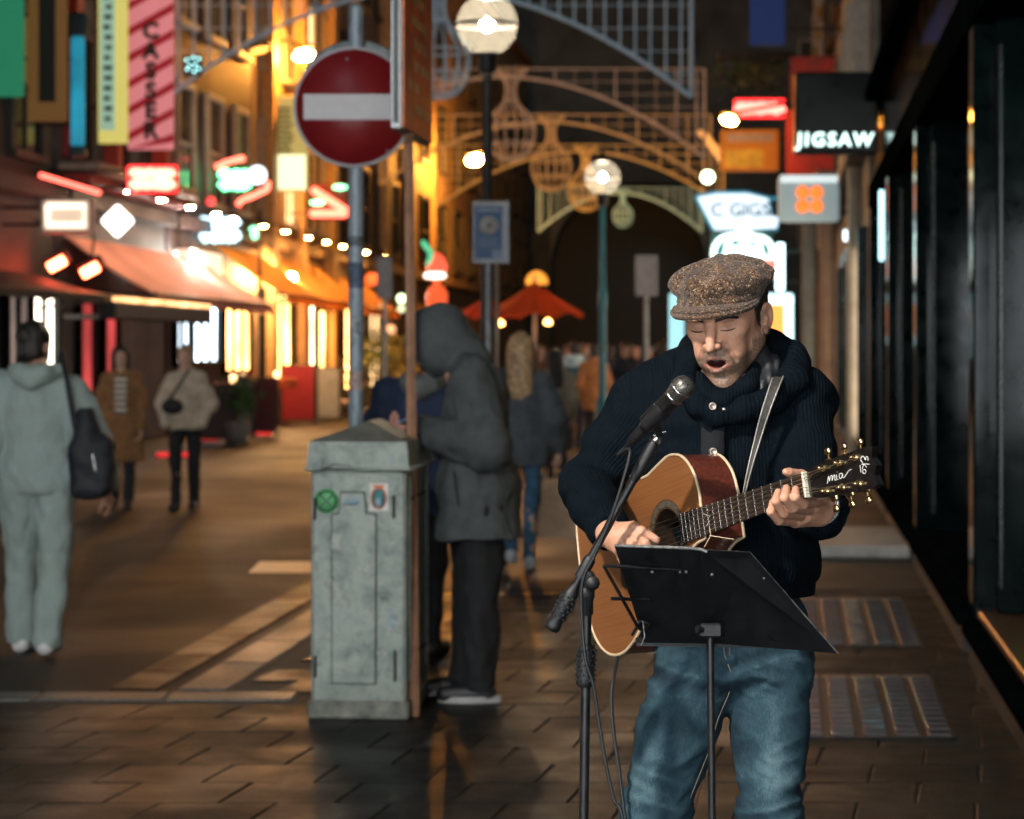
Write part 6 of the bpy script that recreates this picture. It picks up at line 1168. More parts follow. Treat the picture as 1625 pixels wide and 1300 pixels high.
# ------------------------------------------------------------------ the singer
def sm01(x, a, b):
    t = np.clip((x - a) / (b - a), 0, 1); return t * t * (3 - 2 * t)
def fingers_sdf(lo, hi, h, palm, chains, k=0.0032):
    s = SDF(lo, hi, h)
    for p in palm: s.cone(p[0], p[1], p[2], p[3], 0.012)
    for ch in chains: s.limb([(p_, r_ * .93) for p_, r_ in ch], k)
    return s.mesh()

def build_singer():
    root_lab = 'busker in brown tweed cap and navy knit jacket singing while playing an acoustic guitar'
    HM = Matrix.Translation(W(1151, 508, 4.50)) @ Matrix.Rotation(R(-23), 4, 'Z') @ Matrix.Rotation(R(15), 4, 'X') @ Matrix.Rotation(R(-3), 4, 'Y')
    # head ------------------------------------------------------------
    s = SDF((-.115, -.15, -.24), (.115, .14, .17), .0021)
    s.ell((0, .018, .045), (.076, .098, .085), .03); s.ell((0, -.018, -.010), (.0620, .074, .080), .03)
    s.ell((0, -.045, .045), (.062, .045, .05), .03)
    for q in (-1, 1):
        s.cone((q * .055, .012, -.046), (q * .018, -.060, -.105), .016, .013, .028)          # jaw
        s.ell((q * .044, -.060, -.012), (.018, .017, .014), .022); s.ell((q * .060, -.062, -.052), (.016, .03, .026), .035, 's')                            # cheekbone
        s.ell((q * .034, -.056, -.050), (.016, .02, .028), .03)
        s.cone((q * .006, -.086, .030), (q * .044, -.071, .032), .0085, .0075, .012)         # brow ridge
    s.ell((0, -.069, -.112), (.021, .019, .016), .020)                                       # chin
    s.ell((0, -.072, -.060), (.029, .022, .032), .02)                                        # muzzle
    for q in (-1, 1):
        s.ell((q * .031, -.100, .013), (.019, .0235, .0125), .009, 's')                        # eye socket
        s.ell((q * .031, -.0705, .010), (.0160, .0165, .0128), .0035)                         # lowered lid over the eye
        s.cone((q * .019, -.082, .0005), (q * .043, -.076, .0015), .0022, .0020, .003)       # lash edge of the lid
        s.cone((q * .018, -.080, -.0105), (q * .044, -.072, -.010), .0036, .003, .007)       # lower lid bag
    s.cone((0, -.085, .024), (0, -.106, -.018), .0075, .0085, .009)                          # nose bridge
    s.ell((0, -.113, -.0285), (.0093, .0120, .0088), .007); s.cone((0, -.100, .002), (0, -.106, -.012), .0088, .0080, .008)
    for q in (-1, 1):
        s.ell((q * .0125, -.098, -.0285), (.0066, .0110, .0068), .005)
        s.ell((q * .0070, -.105, -.0365), (.0036, .0055, .003), .002, 's')                    # nostril
        s.cone((q * .0215, -.0885, -.028), (q * .0365, -.077, -.062), .0028, .0020, .009, 's')  # nasolabial fold
    s.cone((0, -.095, -.040), (0, -.095, -.047), .0022, .0026, .005, 's')                     # philtrum
    mcy = -.0645
    for q in (-1, 1):
        s.cone((0, -.0950, -.0515), (q * .0245, -.081, -.0605), .0032, .0018, .005)           # upper lip
        s.cone((-.008, -.0905, -.0780), (.008, -.0905, -.0780), .0050, .0050, .004); s.cone((q * .008, -.0905, -.0780), (q * .0235, -.0805, -.0665), .0050, .0020, .004)           # lower lip
    s.ell((0, -.098, mcy), (.0205, .030, .0082), .0025, 's')
    s.ell((0, -.098, mcy - .002), (.0150, .030, .0090), .0025, 's')                                  # open mouth
    s.cone((-.008, -.089, -.0935), (.008, -.089, -.0935), .0055, .0055, .008, 's')
    for q in (-1, 1):                                                                        # ears
        rot = Euler((R(8), R(q * 10), R(q * -22)))
        s.ell((q * .080, .020, -.002), (.0075, .0185, .031), .006, 'u', rot)
        s.ell((q * .088, .016, .002), (.0065, .0105, .018), .004, 's', rot)
        s.ell((q * .0775, .008, -.026), (.006, .008, .010), .005)
        s.ell((q * .0815, .012, -.004), (.004, .006, .007), .003)
    s.cone((0, .035, -.06), (0, .055, -.24), .056, .060, .03); s.cut((0, 0, .098), (0, 0, 1))
    for q in (-1, 1):
        s.cone((q * .016, -.0875, .0185), (q * .044, -.0745, .0190), .0014, .0012, .005, 's')    # crease above the lid
    v, q = s.mesh()
    x, y, z = v[:, 0], v[:, 1], v[:, 2]; ax = np.abs(x)
    # own colours of the face, plus shade painted round eyes, nose and mouth corners
    inmouth = ((ax < .0200) & (y > -.0880) & (y < -.055) & (np.abs(z - mcy) < .0115)).astype(float)
    lipd = np.minimum.reduce([np.sqrt((ax - .0245 * t) ** 2 + (y + .0950 - .0140 * t) ** 2 + (z + .0515 + .0090 * t) ** 2) - .0036 for t in np.linspace(0, 1, 9)] +
                             [np.sqrt((ax - .0235 * t) ** 2 + (y + .0905 - .0100 * t) ** 2 + (z + .0785 - .0120 * max(0, t - .3) / .7) ** 2) - .0058 for t in np.linspace(0, 1, 9)])
    lips = 1 - sm01(lipd, -.0005, .0018)
    stub = (1 - sm01(z, -.044, -.018)) * (1 - sm01(y, .02, .05)) * sm01(z, -.19, -.15)
    cheek = sm01(np.sqrt(((ax - .044) / .024) ** 2 + ((z + .032) / .024) ** 2), .75, 1.25); stub = stub * np.where(y < -.02, cheek, 1)
    mous = (1 - sm01(np.abs(z + .0430), .0035, .0085)) * (1 - sm01(ax, .024, .034)) * (y < -.06); stub = np.maximum(stub, mous * 1.1)
    stub = np.maximum(stub, (1 - sm01(np.abs(ax - .074), .006, .012)) * (1 - sm01(np.abs(y + .008), .010, .018)) * (1 - sm01(z, .01, .04)) * .9 * (z > -.06))
    stub *= (1 - lips); stub = np.clip(stub, 0, 1)
    sock_shade = .55 * np.exp(-((ax - .030) / .019) ** 2 - ((z - .012) / .012) ** 2) * (y < -.03) + .45 * np.exp(-((ax - .0215) / .007) ** 2 - ((z + .030) / .012) ** 2) * (y < -.07) + .4 * np.exp(-((np.abs(z + .0655)) / .012) ** 2 - ((ax - .036) / .006) ** 2) * (y < -.05)
    hv, hq = xf(v, HM), q
    hl = v[v[:, 1] < -.03]
    def surf(x_, z_):
        d_ = (hl[:, 0] - x_) ** 2 + (hl[:, 2] - z_) ** 2; m_ = hl[d_ < .0028 ** 2]; return float(m_[:, 1].min()) if len(m_) else -.08
    # strumming hand --------------------------------------------------
    A = lambda px, py, Y: tuple(W(px, py, Y))
    wr = A(968, 848, 4.31)
    chains = [[(A(984, 838, 4.285), .012), (A(1005, 836, 4.262), .0115), (A(1024, 846, 4.25), .0100), (A(1042, 857, 4.245), .0078)],       # thumb
              [(A(1000, 842, 4.265), .0115), (A(1024, 862, 4.235), .0098), (A(1040, 884, 4.245), .0086), (A(1046, 894, 4.262), .0072)],
              [(A(995, 853, 4.262), .0115), (A(1016, 878, 4.228), .0100), (A(1031, 900, 4.245), .0088), (A(1038, 908, 4.265), .0074)],
              [(A(987, 864, 4.264), .0112), (A(1004, 890, 4.232), .0096), (A(1019, 910, 4.25), .0084), (A(1027, 917, 4.268), .0070)],
              [(A(979, 872, 4.270), .0100), (A(992, 896, 4.245), .0086), (A(1006, 914, 4.258), .0074), (A(1013, 920, 4.272), .0062)]]
    palm = [(wr, A(982, 852, 4.285), .024, .024), (A(980, 846, 4.29), A(1000, 842, 4.27), .018, .014), (A(980, 856, 4.28), A(994, 854, 4.268), .020, .014),
            (A(976, 862, 4.282), A(984, 868, 4.27), .018, .013), (A(940, 812, 4.44), wr, .032, .025)]
    rh = fingers_sdf((.08, 4.18, 1.08), (.31, 4.47, 1.34), .0019, palm, chains)
    # fretting hand ---------------------------------------------------
    chains = [[(A(1299, 786, 4.13), .0135), (A(1290, 764, 4.11), .0118), (A(1272, 754, 4.075), .0105), (A(1252, 750, 4.055), .0088), (A(1247, 749, 4.05), .007)],
              [(A(1297, 796, 4.075), .0112), (A(1275, 800, 4.000), .0100), (A(1262, 789, 3.975), .0090), (A(1263, 777, 3.992), .0074)],
              [(A(1286, 808, 4.085), .0115), (A(1258, 806, 4.000), .0103), (A(1245, 790, 3.975), .0092), (A(1248, 775, 3.990), .0076)],
              [(A(1274, 818, 4.095), .0112), (A(1244, 814, 4.010), .0100), (A(1231, 796, 3.990), .0088), (A(1235, 781, 4.008), .0072)],
              [(A(1262, 828, 4.105), .0100), (A(1236, 826, 4.035), .0090), (A(1223, 812, 4.012), .0078), (A(1226, 797, 4.022), .0064)]]
    palm = [(A(1300, 806, 4.150), A(1290, 800, 4.09), .026, .017), (A(1300, 808, 4.150), A(1276, 817, 4.10), .026, .017), (A(1298, 815, 4.15), A(1262, 827, 4.11), .022, .013), (A(1308, 818, 4.26), A(1300, 808, 4.15), .030, .026)]
    lh = fingers_sdf((.44, 3.94, 1.25), (.62, 4.30, 1.46), .0019, palm, chains)
    # torso and limbs under the clothes (continuous with head and hands)
    s = SDF((.03, 4.12, 0.02), (.72, 4.78, 1.60), .013)
    S1, S2 = W(1030, 640, 4.55), W(1270, 640, 4.52)
    s.cone(W(1140, 560, 4.56), W(1145, 640, 4.56), .05, .07, .05); s.ell(W(1145, 720, 4.56), (.15, .09, .2), .05); s.ell(W(1160, 900, 4.56), (.13, .085, .16), .05); s.ell(W(1165, 1020, 4.56), (.13, .085, .1), .05)
    s.limb([(S1, .05), (W(925, 768, 4.57), .04), (W(970, 846, 4.32), .028)], .03); s.limb([(S2, .05), (W(1292, 805, 4.44), .04), (W(1302, 812, 4.17), .028)], .03)
    s.limb([(W(1110, 1050, 4.55), .07), (W(1020, 1440, 4.50), .05), (W(1010, 1780, 4.56), .035)], .03); s.limb([(W(1222, 1050, 4.55), .07), (W(1220, 1440, 4.5), .05), (W(1232, 1780, 4.56), .035)], .03)
    bd = s.mesh()
    v, q = join_np((hv, hq), rh, lh, bd)
    me = np_mesh('person', v, q)
    for nm, a in (('lips', lips), ('stubble', stub), ('mouth', inmouth), ('socket_shade', np.clip(sock_shade, 0, 1))):
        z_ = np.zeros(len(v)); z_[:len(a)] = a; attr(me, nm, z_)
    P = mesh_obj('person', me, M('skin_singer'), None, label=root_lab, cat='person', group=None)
    def lift(o): return o
    nm_ = mat('nail', (.55, .33, .25), .3)
    for (p_, d_, w_) in ((A(1250, 748.5, 4.048), (.2, -1, .35), .0052), (A(1040, 854.5, 4.240), (-.2, -.9, .5), .0050), (A(1264, 777.5, 3.985), (.1, -1, .2), .0042)):
        b = MB(); b.lathe([(.0001, .0016), (w_ * .7, .0012), (w_, 0), (w_, -.003)], p_, 12, Vector(d_).to_track_quat('Z', 'Y').to_matrix() @ Matrix.Diagonal((1.25, .85, 1))); b.build('fingernail', nm_, P)
    # teeth, brows, lashes
    b = MB()
    for k in range(6): b.box(HM @ Vector(((k - 2.5) * .0054, -.0875 + abs(k - 2.5) * .0016, -.0570)), (.005, .004, .0050), HM.to_3x3(), .0012)
    b.build('teeth', mat('teeth', (0.55, 0.5, 0.42), 0.35), P)
    for q in (-1, 1):
        e = MB(); rr = random.Random(3)
        for k in range(260):
            t = rr.random(); xx, zz = .011 + .038 * t, .0225 + .004 * math.sin(t * 2.6) + rr.uniform(-.0038, .0038); p0 = Vector((q * xx, surf(q * xx, zz) - .0004, zz))
            d = Vector((q * .007, .002, .0025 * (1 - 2 * t) + rr.uniform(-.001, .001)))
            e.tube([HM @ p0, HM @ (p0 + d * .5 + Vector((0, -.0007, 0))), HM @ (p0 + d)], [.0008, .0007, .0003], 3, False)
        e.build('eyebrow', M('hair_dark'), P)
        e = MB(); pts = [HM @ Vector((q * (.017 + .029 * t), surf(q * (.017 + .029 * t), -.0012 + .003 * (2 * t - 1) ** 2) - .0003, -.0012 + .003 * (2 * t - 1) ** 2)) for t in np.linspace(0, 1, 9)]
        e.tube(pts, [.0006, .0010, .0013, .0014, .0015, .0015, .0014, .0011, .0007], 5); e.build('eyelashes', M('hair_dark'), P)
    s = SDF((-.1, -.08, -.09), (.1, .14, .13), .0035)
    s.ell((0, .020, .05), (.083, .104, .094), .0); s.ell((0, .03, -.02), (.077, .092, .07), .02)
    s.cut((0, -.036, 0), (0, -1, -.10)); s.cut((0, 0, .065), (0, 0, 1))
    s.ell((0, -.03, -.065), (.11, .06, .085), .008, 's')
    for q in (-1, 1): s.ell((q * .085, .018, -.004), (.02, .024, .036), .004, 's')
    v, q = s.mesh(); v = wrinkle(v, q, [(.002, (220, 220, 70), 5)])
    mesh_obj('hair', np_mesh('hair', xf(v, HM), q), M('hair_dark'), P)
    # cap -------------------------------------------------------------
    s = SDF((-.13, -.14, .01), (.13, .16, .19), .0028)
    s.ell((0, .014, .080), (.0985, .118, .043), .012); s.ell((0, -.002, .054), (.0850, .106, .032), .006)
    v, q = s.mesh(); ang = np.arctan2(v[:, 0], -(v[:, 1] - .012)); rr_ = np.hypot(v[:, 0], v[:, 1] - .012)
    n = vnormals(v, q)
    seam = np.abs(((ang / (2 * math.pi) * 8 + .5) % 1) - .5) / 8 * 2 * math.pi * rr_
    dsp = -.0022 * np.exp(-(seam / .003) ** 2) * (v[:, 2] > .075) + .005 * vnoise(v, 30, 4) + .0025 * vnoise(v, 70, 6)
    dsp += .004 * np.cos(ang * 8) * (v[:, 2] > .08) * -1 * np.clip(rr_ / .1, 0, 1)
    v = v + n * dsp[:, None]
    cap = mesh_obj('cap', np_mesh('cap', xf(v, HM), q), M('tweed'), P, label='puffy brown speckled tweed cap')
    top, bot = [], []
    for a in np.linspace(-82, 82, 33):
        ra = R(a); rowt, rowb = [], []
        ln = .052 * max(math.cos(ra * 1.04), 0.0) ** .55
        for t in np.linspace(0, 1, 8):
            p = Vector((math.sin(ra) * (.081 + ln * t * .32), -math.cos(ra) * .099 - ln * t * .98, .052 - .011 * math.sin(ra) ** 2 - .012 * t ** 1.5 * (math.cos(ra)) + .004 * math.sin(t * 3.1)))
            rowt.append(HM @ (p + Vector((0, 0, .003)))); rowb.append(HM @ (p - Vector((0, 0, .003))))
        top.append(rowt); bot.append(rowb)
    b = MB(); b.grid(top); b.grid(bot); b.quadstrip([r_[-1] for r_ in top], [r_[-1] for r_ in bot]); b.build('brim', M('tweed'), cap)
    b = MB(); b.tube([r_[-2] + Vector((0, -.0006, .0034)) for r_ in top[2:-2]], .0011, 5); b.tube([r_[-1] for r_ in top[1:-1]], .0030, 6); b.build('brim_piping', M('tweed'), cap)
    # jacket ----------------------------------------------------------
    h = .0046
    s = SDF((.04, 4.10, 1.08), (.72, 4.76, 1.62), h)
    sh1, el1, w1 = W(1034, 640, 4.555), W(929, 768, 4.565), W(966, 840, 4.335)
    sh2, el2, w2 = W(1266, 645, 4.53), W(1290, 806, 4.435), W(1307, 815, 4.19)
    s.ell(W(1148, 700, 4.555), (.178, .122, .165), .05); s.ell(W(1160, 830, 4.555), (.168, .122, .175), .05); s.ell(W(1170, 905, 4.555), (.160, .120, .10), .04)
    s.cone(W(1030, 632, 4.56), W(1125, 588, 4.57), .058, .068, .04); s.cone(W(1270, 632, 4.55), W(1175, 588, 4.57), .060, .068, .04)
    t1 = SDF(s.lo, s.lo + (s.n - 1) * h, h)
    t1.limb([(sh1, .068), (sh1.lerp(el1, .5), .060), (el1, .053), (el1.lerp(w1, .5), .047), (w1, .038)], .02)
    t1.limb([(sh2, .066), (sh2.lerp(el2, .5), .059), (el2, .053), (el2.lerp(w2, .5), .048), (w2, .039)], .02)
    dt = s.d.copy()
    s.comb((slice(None),) * 3, t1.d, .035, 'u')
    s.cut(W(1180, 935, 4.55), (-.04, 0, -1))
    s.cone(W(1145, 590, 4.53), W(1140, 480, 4.53), .058, .075, .01, 's')                     # neck opening
    v, q = s.mesh()
    def rib_of(v):
        vw = Vector; out = v[:, 0].copy()
        best = np.full(len(v), 9.0)
        for (a, b_) in ((sh1, el1), (el1, w1), (sh2, el2), (el2, w2)):
            a_, bb = np.array(a), np.array(b_); ba = bb - a_; t = np.clip(((v - a_) @ ba) / (ba @ ba), 0, 1)
            o = v - a_ - t[:, None] * ba; dd = np.linalg.norm(o, axis=1)
            ez = ba / np.linalg.norm(ba); ex = np.cross(ez, (0, 1, 0)); ex /= np.linalg.norm(ex); ey = np.cross(ez, ex)
            ang = np.arctan2(o @ ey, o @ ex) * .055
            use = (dd < .080) & (dd < best) & (t > .12); out[use] = ang[use]; best = np.where(use, dd, best)
        return out
    # folds: at elbows and along the belly
    dE1 = np.linalg.norm(v - np.array(el1), axis=1); dE2 = np.linalg.norm(v - np.array(el2), axis=1)
    n = vnormals(v, q)
    fold = .0085 * vnoise(v * (9, 9, 16), 1, 11) + .0045 * vnoise(v * (22, 22, 40), 1, 12) + .004 * (1 - 2 * np.abs(vnoise(v * (12, 12, 26), 1, 19)))
    el_amt = np.exp(-(dE1 / .09) ** 2) + np.exp(-(dE2 / .09) ** 2)
    fold += el_amt * (.007 * vnoise(v * (14, 14, 48), 1, 13))
    v2 = v + n * fold[:, None]
    me = np_mesh('jacket', v2, q); attr(me, 'rib', rib_of(v))
    J = mesh_obj('jacket', me, M('navy_knit'), P, label='navy ribbed knit jacket')
    # hem band and cuffs
    b = MB()
    for kk, (cc, rx_, ry_, hgt) in enumerate(((W(1172, 926, 4.555), .152, .112, .042),)):
        rows = []
        for z_ in np.linspace(-1, 1, 7):
            rows.append([cc + Vector((rx_ * (1.0 + .015 * math.cos(z_ * 1.5)) * math.cos(a), ry_ * (1.0 + .02 * math.cos(z_ * 1.5)) * math.sin(a), z_ * hgt / 2)) for a in np.linspace(0, 2 * math.pi, 73)])
        b.grid(rows)
    me = b.mesh('waistband'); co = np.zeros(len(me.vertices) * 3); me.vertices.foreach_get('co', co); co = co.reshape(-1, 3)
    attr(me, 'rib', np.arctan2((co[:, 1] - 4.555), co[:, 0] - cc.x) * .13); mesh_obj('waistband', me, M('navy_knit'), J)
    for (a, c_, r0) in ((el1, w1, .042), (el2, w2, .043)):
        d = (c_ - a).normalized(); b = MB(); b.tube([c_ - d * .03, c_ - d * .02, c_, c_ + d * .012, c_ + d * .014], [r0 - .003, r0 + .002, r0 + .001, r0 - .002, r0 - .010], 24, False)
        me = b.mesh('cuff'); attr(me, 'rib', np.tile(np.linspace(0, 2 * math.pi * .042, 25)[:24], len(me.vertices) // 24 + 1)[:len(me.vertices)]); mesh_obj('cuff', me, M('navy_knit'), J)
    # hood lying round the neck
    s = SDF((.22, 4.26, 1.40), (.66, 4.80, 1.68), .0042)
    ring = [(W(1092, 572, 4.50), .026), (W(1086, 606, 4.462), .024), (W(1110, 642, 4.435), .020), (W(1140, 660, 4.425), .018), (W(1180, 652, 4.428), .024), (W(1230, 632, 4.445), .028), (W(1258, 604, 4.475), .031), (W(1256, 572, 4.53), .037),
            (W(1212, 556, 4.61), .046), (W(1160, 552, 4.65), .048), (W(1110, 556, 4.60), .042), (W(1092, 570, 4.53), .032), (W(1092, 572, 4.50), .026)]
    s.limb(ring, .012)
    s.cone(W(1100, 640, 4.47), W(1130, 690, 4.44), .02, .012, .02)
    v, q = s.mesh(); c0 = np.array(W(1168, 600, 4.52)); ang = np.arctan2(v[:, 1] - c0[1], v[:, 0] - c0[0])
    v2 = wrinkle(v, q, [(.006, (14, 14, 22), 21), (.0025, (40, 40, 40), 22)])
    me = np_mesh('hood', v2, q); attr(me, 'rib', ang * .09); mesh_obj('hood', me, M('navy_knit'), J, label='thick knitted hood folded down round the neck')
    # quilted lining seen inside the hood on the right
    nyl = mat('grey_nylon', (0.020, 0.023, 0.026), 0.45, 0, 0.3, 18, 0.3, 40, bdist=0.01)
    s = SDF((.36, 4.32, 1.44), (.60, 4.62, 1.66), .0038)
    s.limb([(W(1206, 552, 4.53), .018), (W(1222, 580, 4.487), .022), (W(1218, 608, 4.462), .021), (W(1198, 634, 4.438), .014)], .015)
    v, q = s.mesh(); v = wrinkle(v, q, [(.005, (70, 30, 12), 31), (.0025, (120, 60, 25), 32)])
    mesh_obj('hood_lining', np_mesh('hood_lining', v, q), nyl, J, label='shiny grey quilted lining')
    # inner zipped collar under the chin
    s = SDF((.30, 4.33, 1.42), (.56, 4.66, 1.62), .004)
    s.limb([(W(1105, 598, 4.47), .012), (W(1118, 626, 4.440), .014), (W(1150, 634, 4.425), .014), (W(1188, 612, 4.44), .016), (W(1202, 585, 4.49), .016)], .02)
    s.limb([(W(1110, 620, 4.47), .022), (W(1140, 650, 4.455), .026), (W(1185, 635, 4.465), .026)], .03)
    v, q = s.mesh(); me = np_mesh('collar', wrinkle(v, q, [(.003, (30, 30, 60), 51)]), q); attr(me, 'rib', v[:, 0]); mesh_obj('collar', me, M('navy_knit'), J)
    # placket and press studs
    b = MB(); rows = []
    for t in np.linspace(0, 1, 12):
        py = 655 + t * 250; yy = 4.433 - .006 + (.0 if t < .3 else -.002 * (t - .3)); rows.append([W(px_, py, 4.555 - .1225 * math.sqrt(max(0, 1 - ((px_ - 1152) / 142) ** 2)) * (1.0 if t > .15 else .97) - dx_) for px_, dx_ in ((1112, .004), (1114, .010), (1130, .011), (1148, .011), (1150, .004))])
    b.grid(rows); pm = mat('placket_navy', (0.0025, 0.005, 0.0078), 0.9, 0, 0.25, 60, 0.3, 300)
    b.build('placket', pm, J)
    stud = mat('press_stud', (0.42, 0.36, 0.30), 0.35, 0.8, 0.15, 100)
    for (px_, py) in ((1131, 645), (1132, 717)):
        b = MB(); p = W(px_, py, 4.405); b.lathe([(.0001, .0016), (.0050, .0016), (.0062, .0026), (.0076, .0018), (.0080, .0), (.0080, -.02)], p, 16, Matrix.Rotation(R(90), 3, 'X')); b.build('press_stud', stud, J)
    b = MB(); b.lathe([(.0001, .001), (.0030, .0015), (.0040, .0), (.0040, -.02)], W(1149, 650, 4.407), 12, Matrix.Rotation(R(90), 3, 'X')); b.build('press_stud', stud, J)
    # jeans -----------------------------------------------------------
    s = SDF((.13, 4.38, 0.05), (.66, 4.74, 1.19), .0052)
    s.ell(W(1165, 985, 4.555), (.150, .112, .10), .03); s.ell(W(1165, 1040, 4.56), (.152, .114, .09), .04)
    s.limb([(W(1108, 1055, 4.555), .088), (W(1074, 1160, 4.53), .079), (W(1040, 1290, 4.51), .066), (W(1022, 1440, 4.50), .062), (W(1012, 1600, 4.54), .056), (W(1008, 1790, 4.57), .060)], .022)
    s.limb([(W(1222, 1055, 4.555), .086), (W(1222, 1160, 4.53), .075), (W(1221, 1290, 4.51), .062), (W(1222, 1440, 4.50), .060), (W(1230, 1600, 4.54), .055), (W(1234, 1790, 4.57), .060)], .022)
    s.cone(W(1160, 1112, 4.45), W(1160, 1300, 4.45), .006, .01, .03, 's')
    v, q = s.mesh(); n = vnormals(v, q); pz = v[:, 2]
    legx = np.where(v[:, 0] < .435, -1, 1); slant = v[:, 2] + legx * -.25 * v[:, 0]
    vv = np.stack([v[:, 0] * 7, v[:, 1] * 7, slant * 34], 1); w1_ = vnoise(vv, 1, 41)
    vv2 = np.stack([v[:, 0] * 16, v[:, 1] * 16, (v[:, 2] + .5 * np.abs(v[:, 0] - .435)) * 70], 1); w2_ = vnoise(vv2, 1, 42)
    zone = np.exp(-((pz - .97) / .07) ** 2) + np.exp(-((pz - .72) / .10) ** 2) * .9 + .3
    ridged = (1 - np.abs(w1_) * 2)
    vv3 = np.stack([v[:, 0] * 26, v[:, 1] * 26, (v[:, 2] + legx * .6 * v[:, 0]) * 85], 1); w3_ = 1 - 2 * np.abs(vnoise(vv3, 1, 43))
    dsp = zone * (.0045 * ridged + .0030 * w2_ + .0026 * w3_) - .003
    me = np_mesh('jeans', v + n * dsp[:, None], q)
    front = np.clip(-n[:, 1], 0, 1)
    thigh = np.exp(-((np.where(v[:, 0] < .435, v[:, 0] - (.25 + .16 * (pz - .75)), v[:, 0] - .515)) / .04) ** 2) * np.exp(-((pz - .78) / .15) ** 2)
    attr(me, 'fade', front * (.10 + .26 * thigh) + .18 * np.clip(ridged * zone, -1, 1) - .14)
    JN = mesh_obj('jeans', me, M('denim'), P, label='faded blue jeans')
    st = mat('denim_stitch', (0.25, 0.21, 0.15), 0.7)
    b = MB()
    for (pts) in ([(1158, 1098), (1140, 1140), (1122, 1200), (1098, 1260), (1080, 1320)],):
        b.tube([W(px_, py, 4.462 + .00015 * max(0, py - 1100) * .3) for px_, py in pts], .0007, 5)
    b.build('inseam_stitching', st, JN)
    b = MB(); b.tube([W(1146, 1012, 4.438), W(1150, 1040, 4.440), W(1158, 1062, 4.446), W(1166, 1080, 4.46)], .0013, 5); b.tube([W(1158, 1012, 4.438), W(1158, 1040, 4.440)], .0012, 5); b.build('fly_stitching', st, JN)
    # shoes
    for (px_, s_) in ((1006, -1), (1236, 1)):
        x0 = (px_ - CX) / 800; s = SDF((x0 - .08, 4.30, -.01), (x0 + .08, 4.68, .14), .006)
        s.ell((x0, 4.57, .06), (.042, .06, .055), .02); s.cone((x0, 4.56, .045), (x0 + s_ * .015, 4.40, .035), .045, .038, .03); s.cut((0, 0, .002), (0, 0, -1))
        v, q = s.mesh(); mesh_obj('shoe', np_mesh('shoe', v, q), M('dark_shoe'), P)
    # watch on the fretting wrist
    b = MB(); c_ = W(1303, 803, 4.145); ax_ = Vector((.1, -1, .15)).normalized(); u_ = ax_.cross(Vector((0, 0, 1))).normalized(); w_ = ax_.cross(u_)
    b.tube([c_ + (u_ * math.cos(a) + w_ * math.sin(a)) * .031 for a in np.linspace(0, 2 * math.pi, 25)], .0048, 8, False)
    b.build('bracelet', mat('silver_link', (0.5, 0.55, 0.55), 0.3, 0.9, 0.3, 300, 0.8, 400), P)
    return P
build_singer()
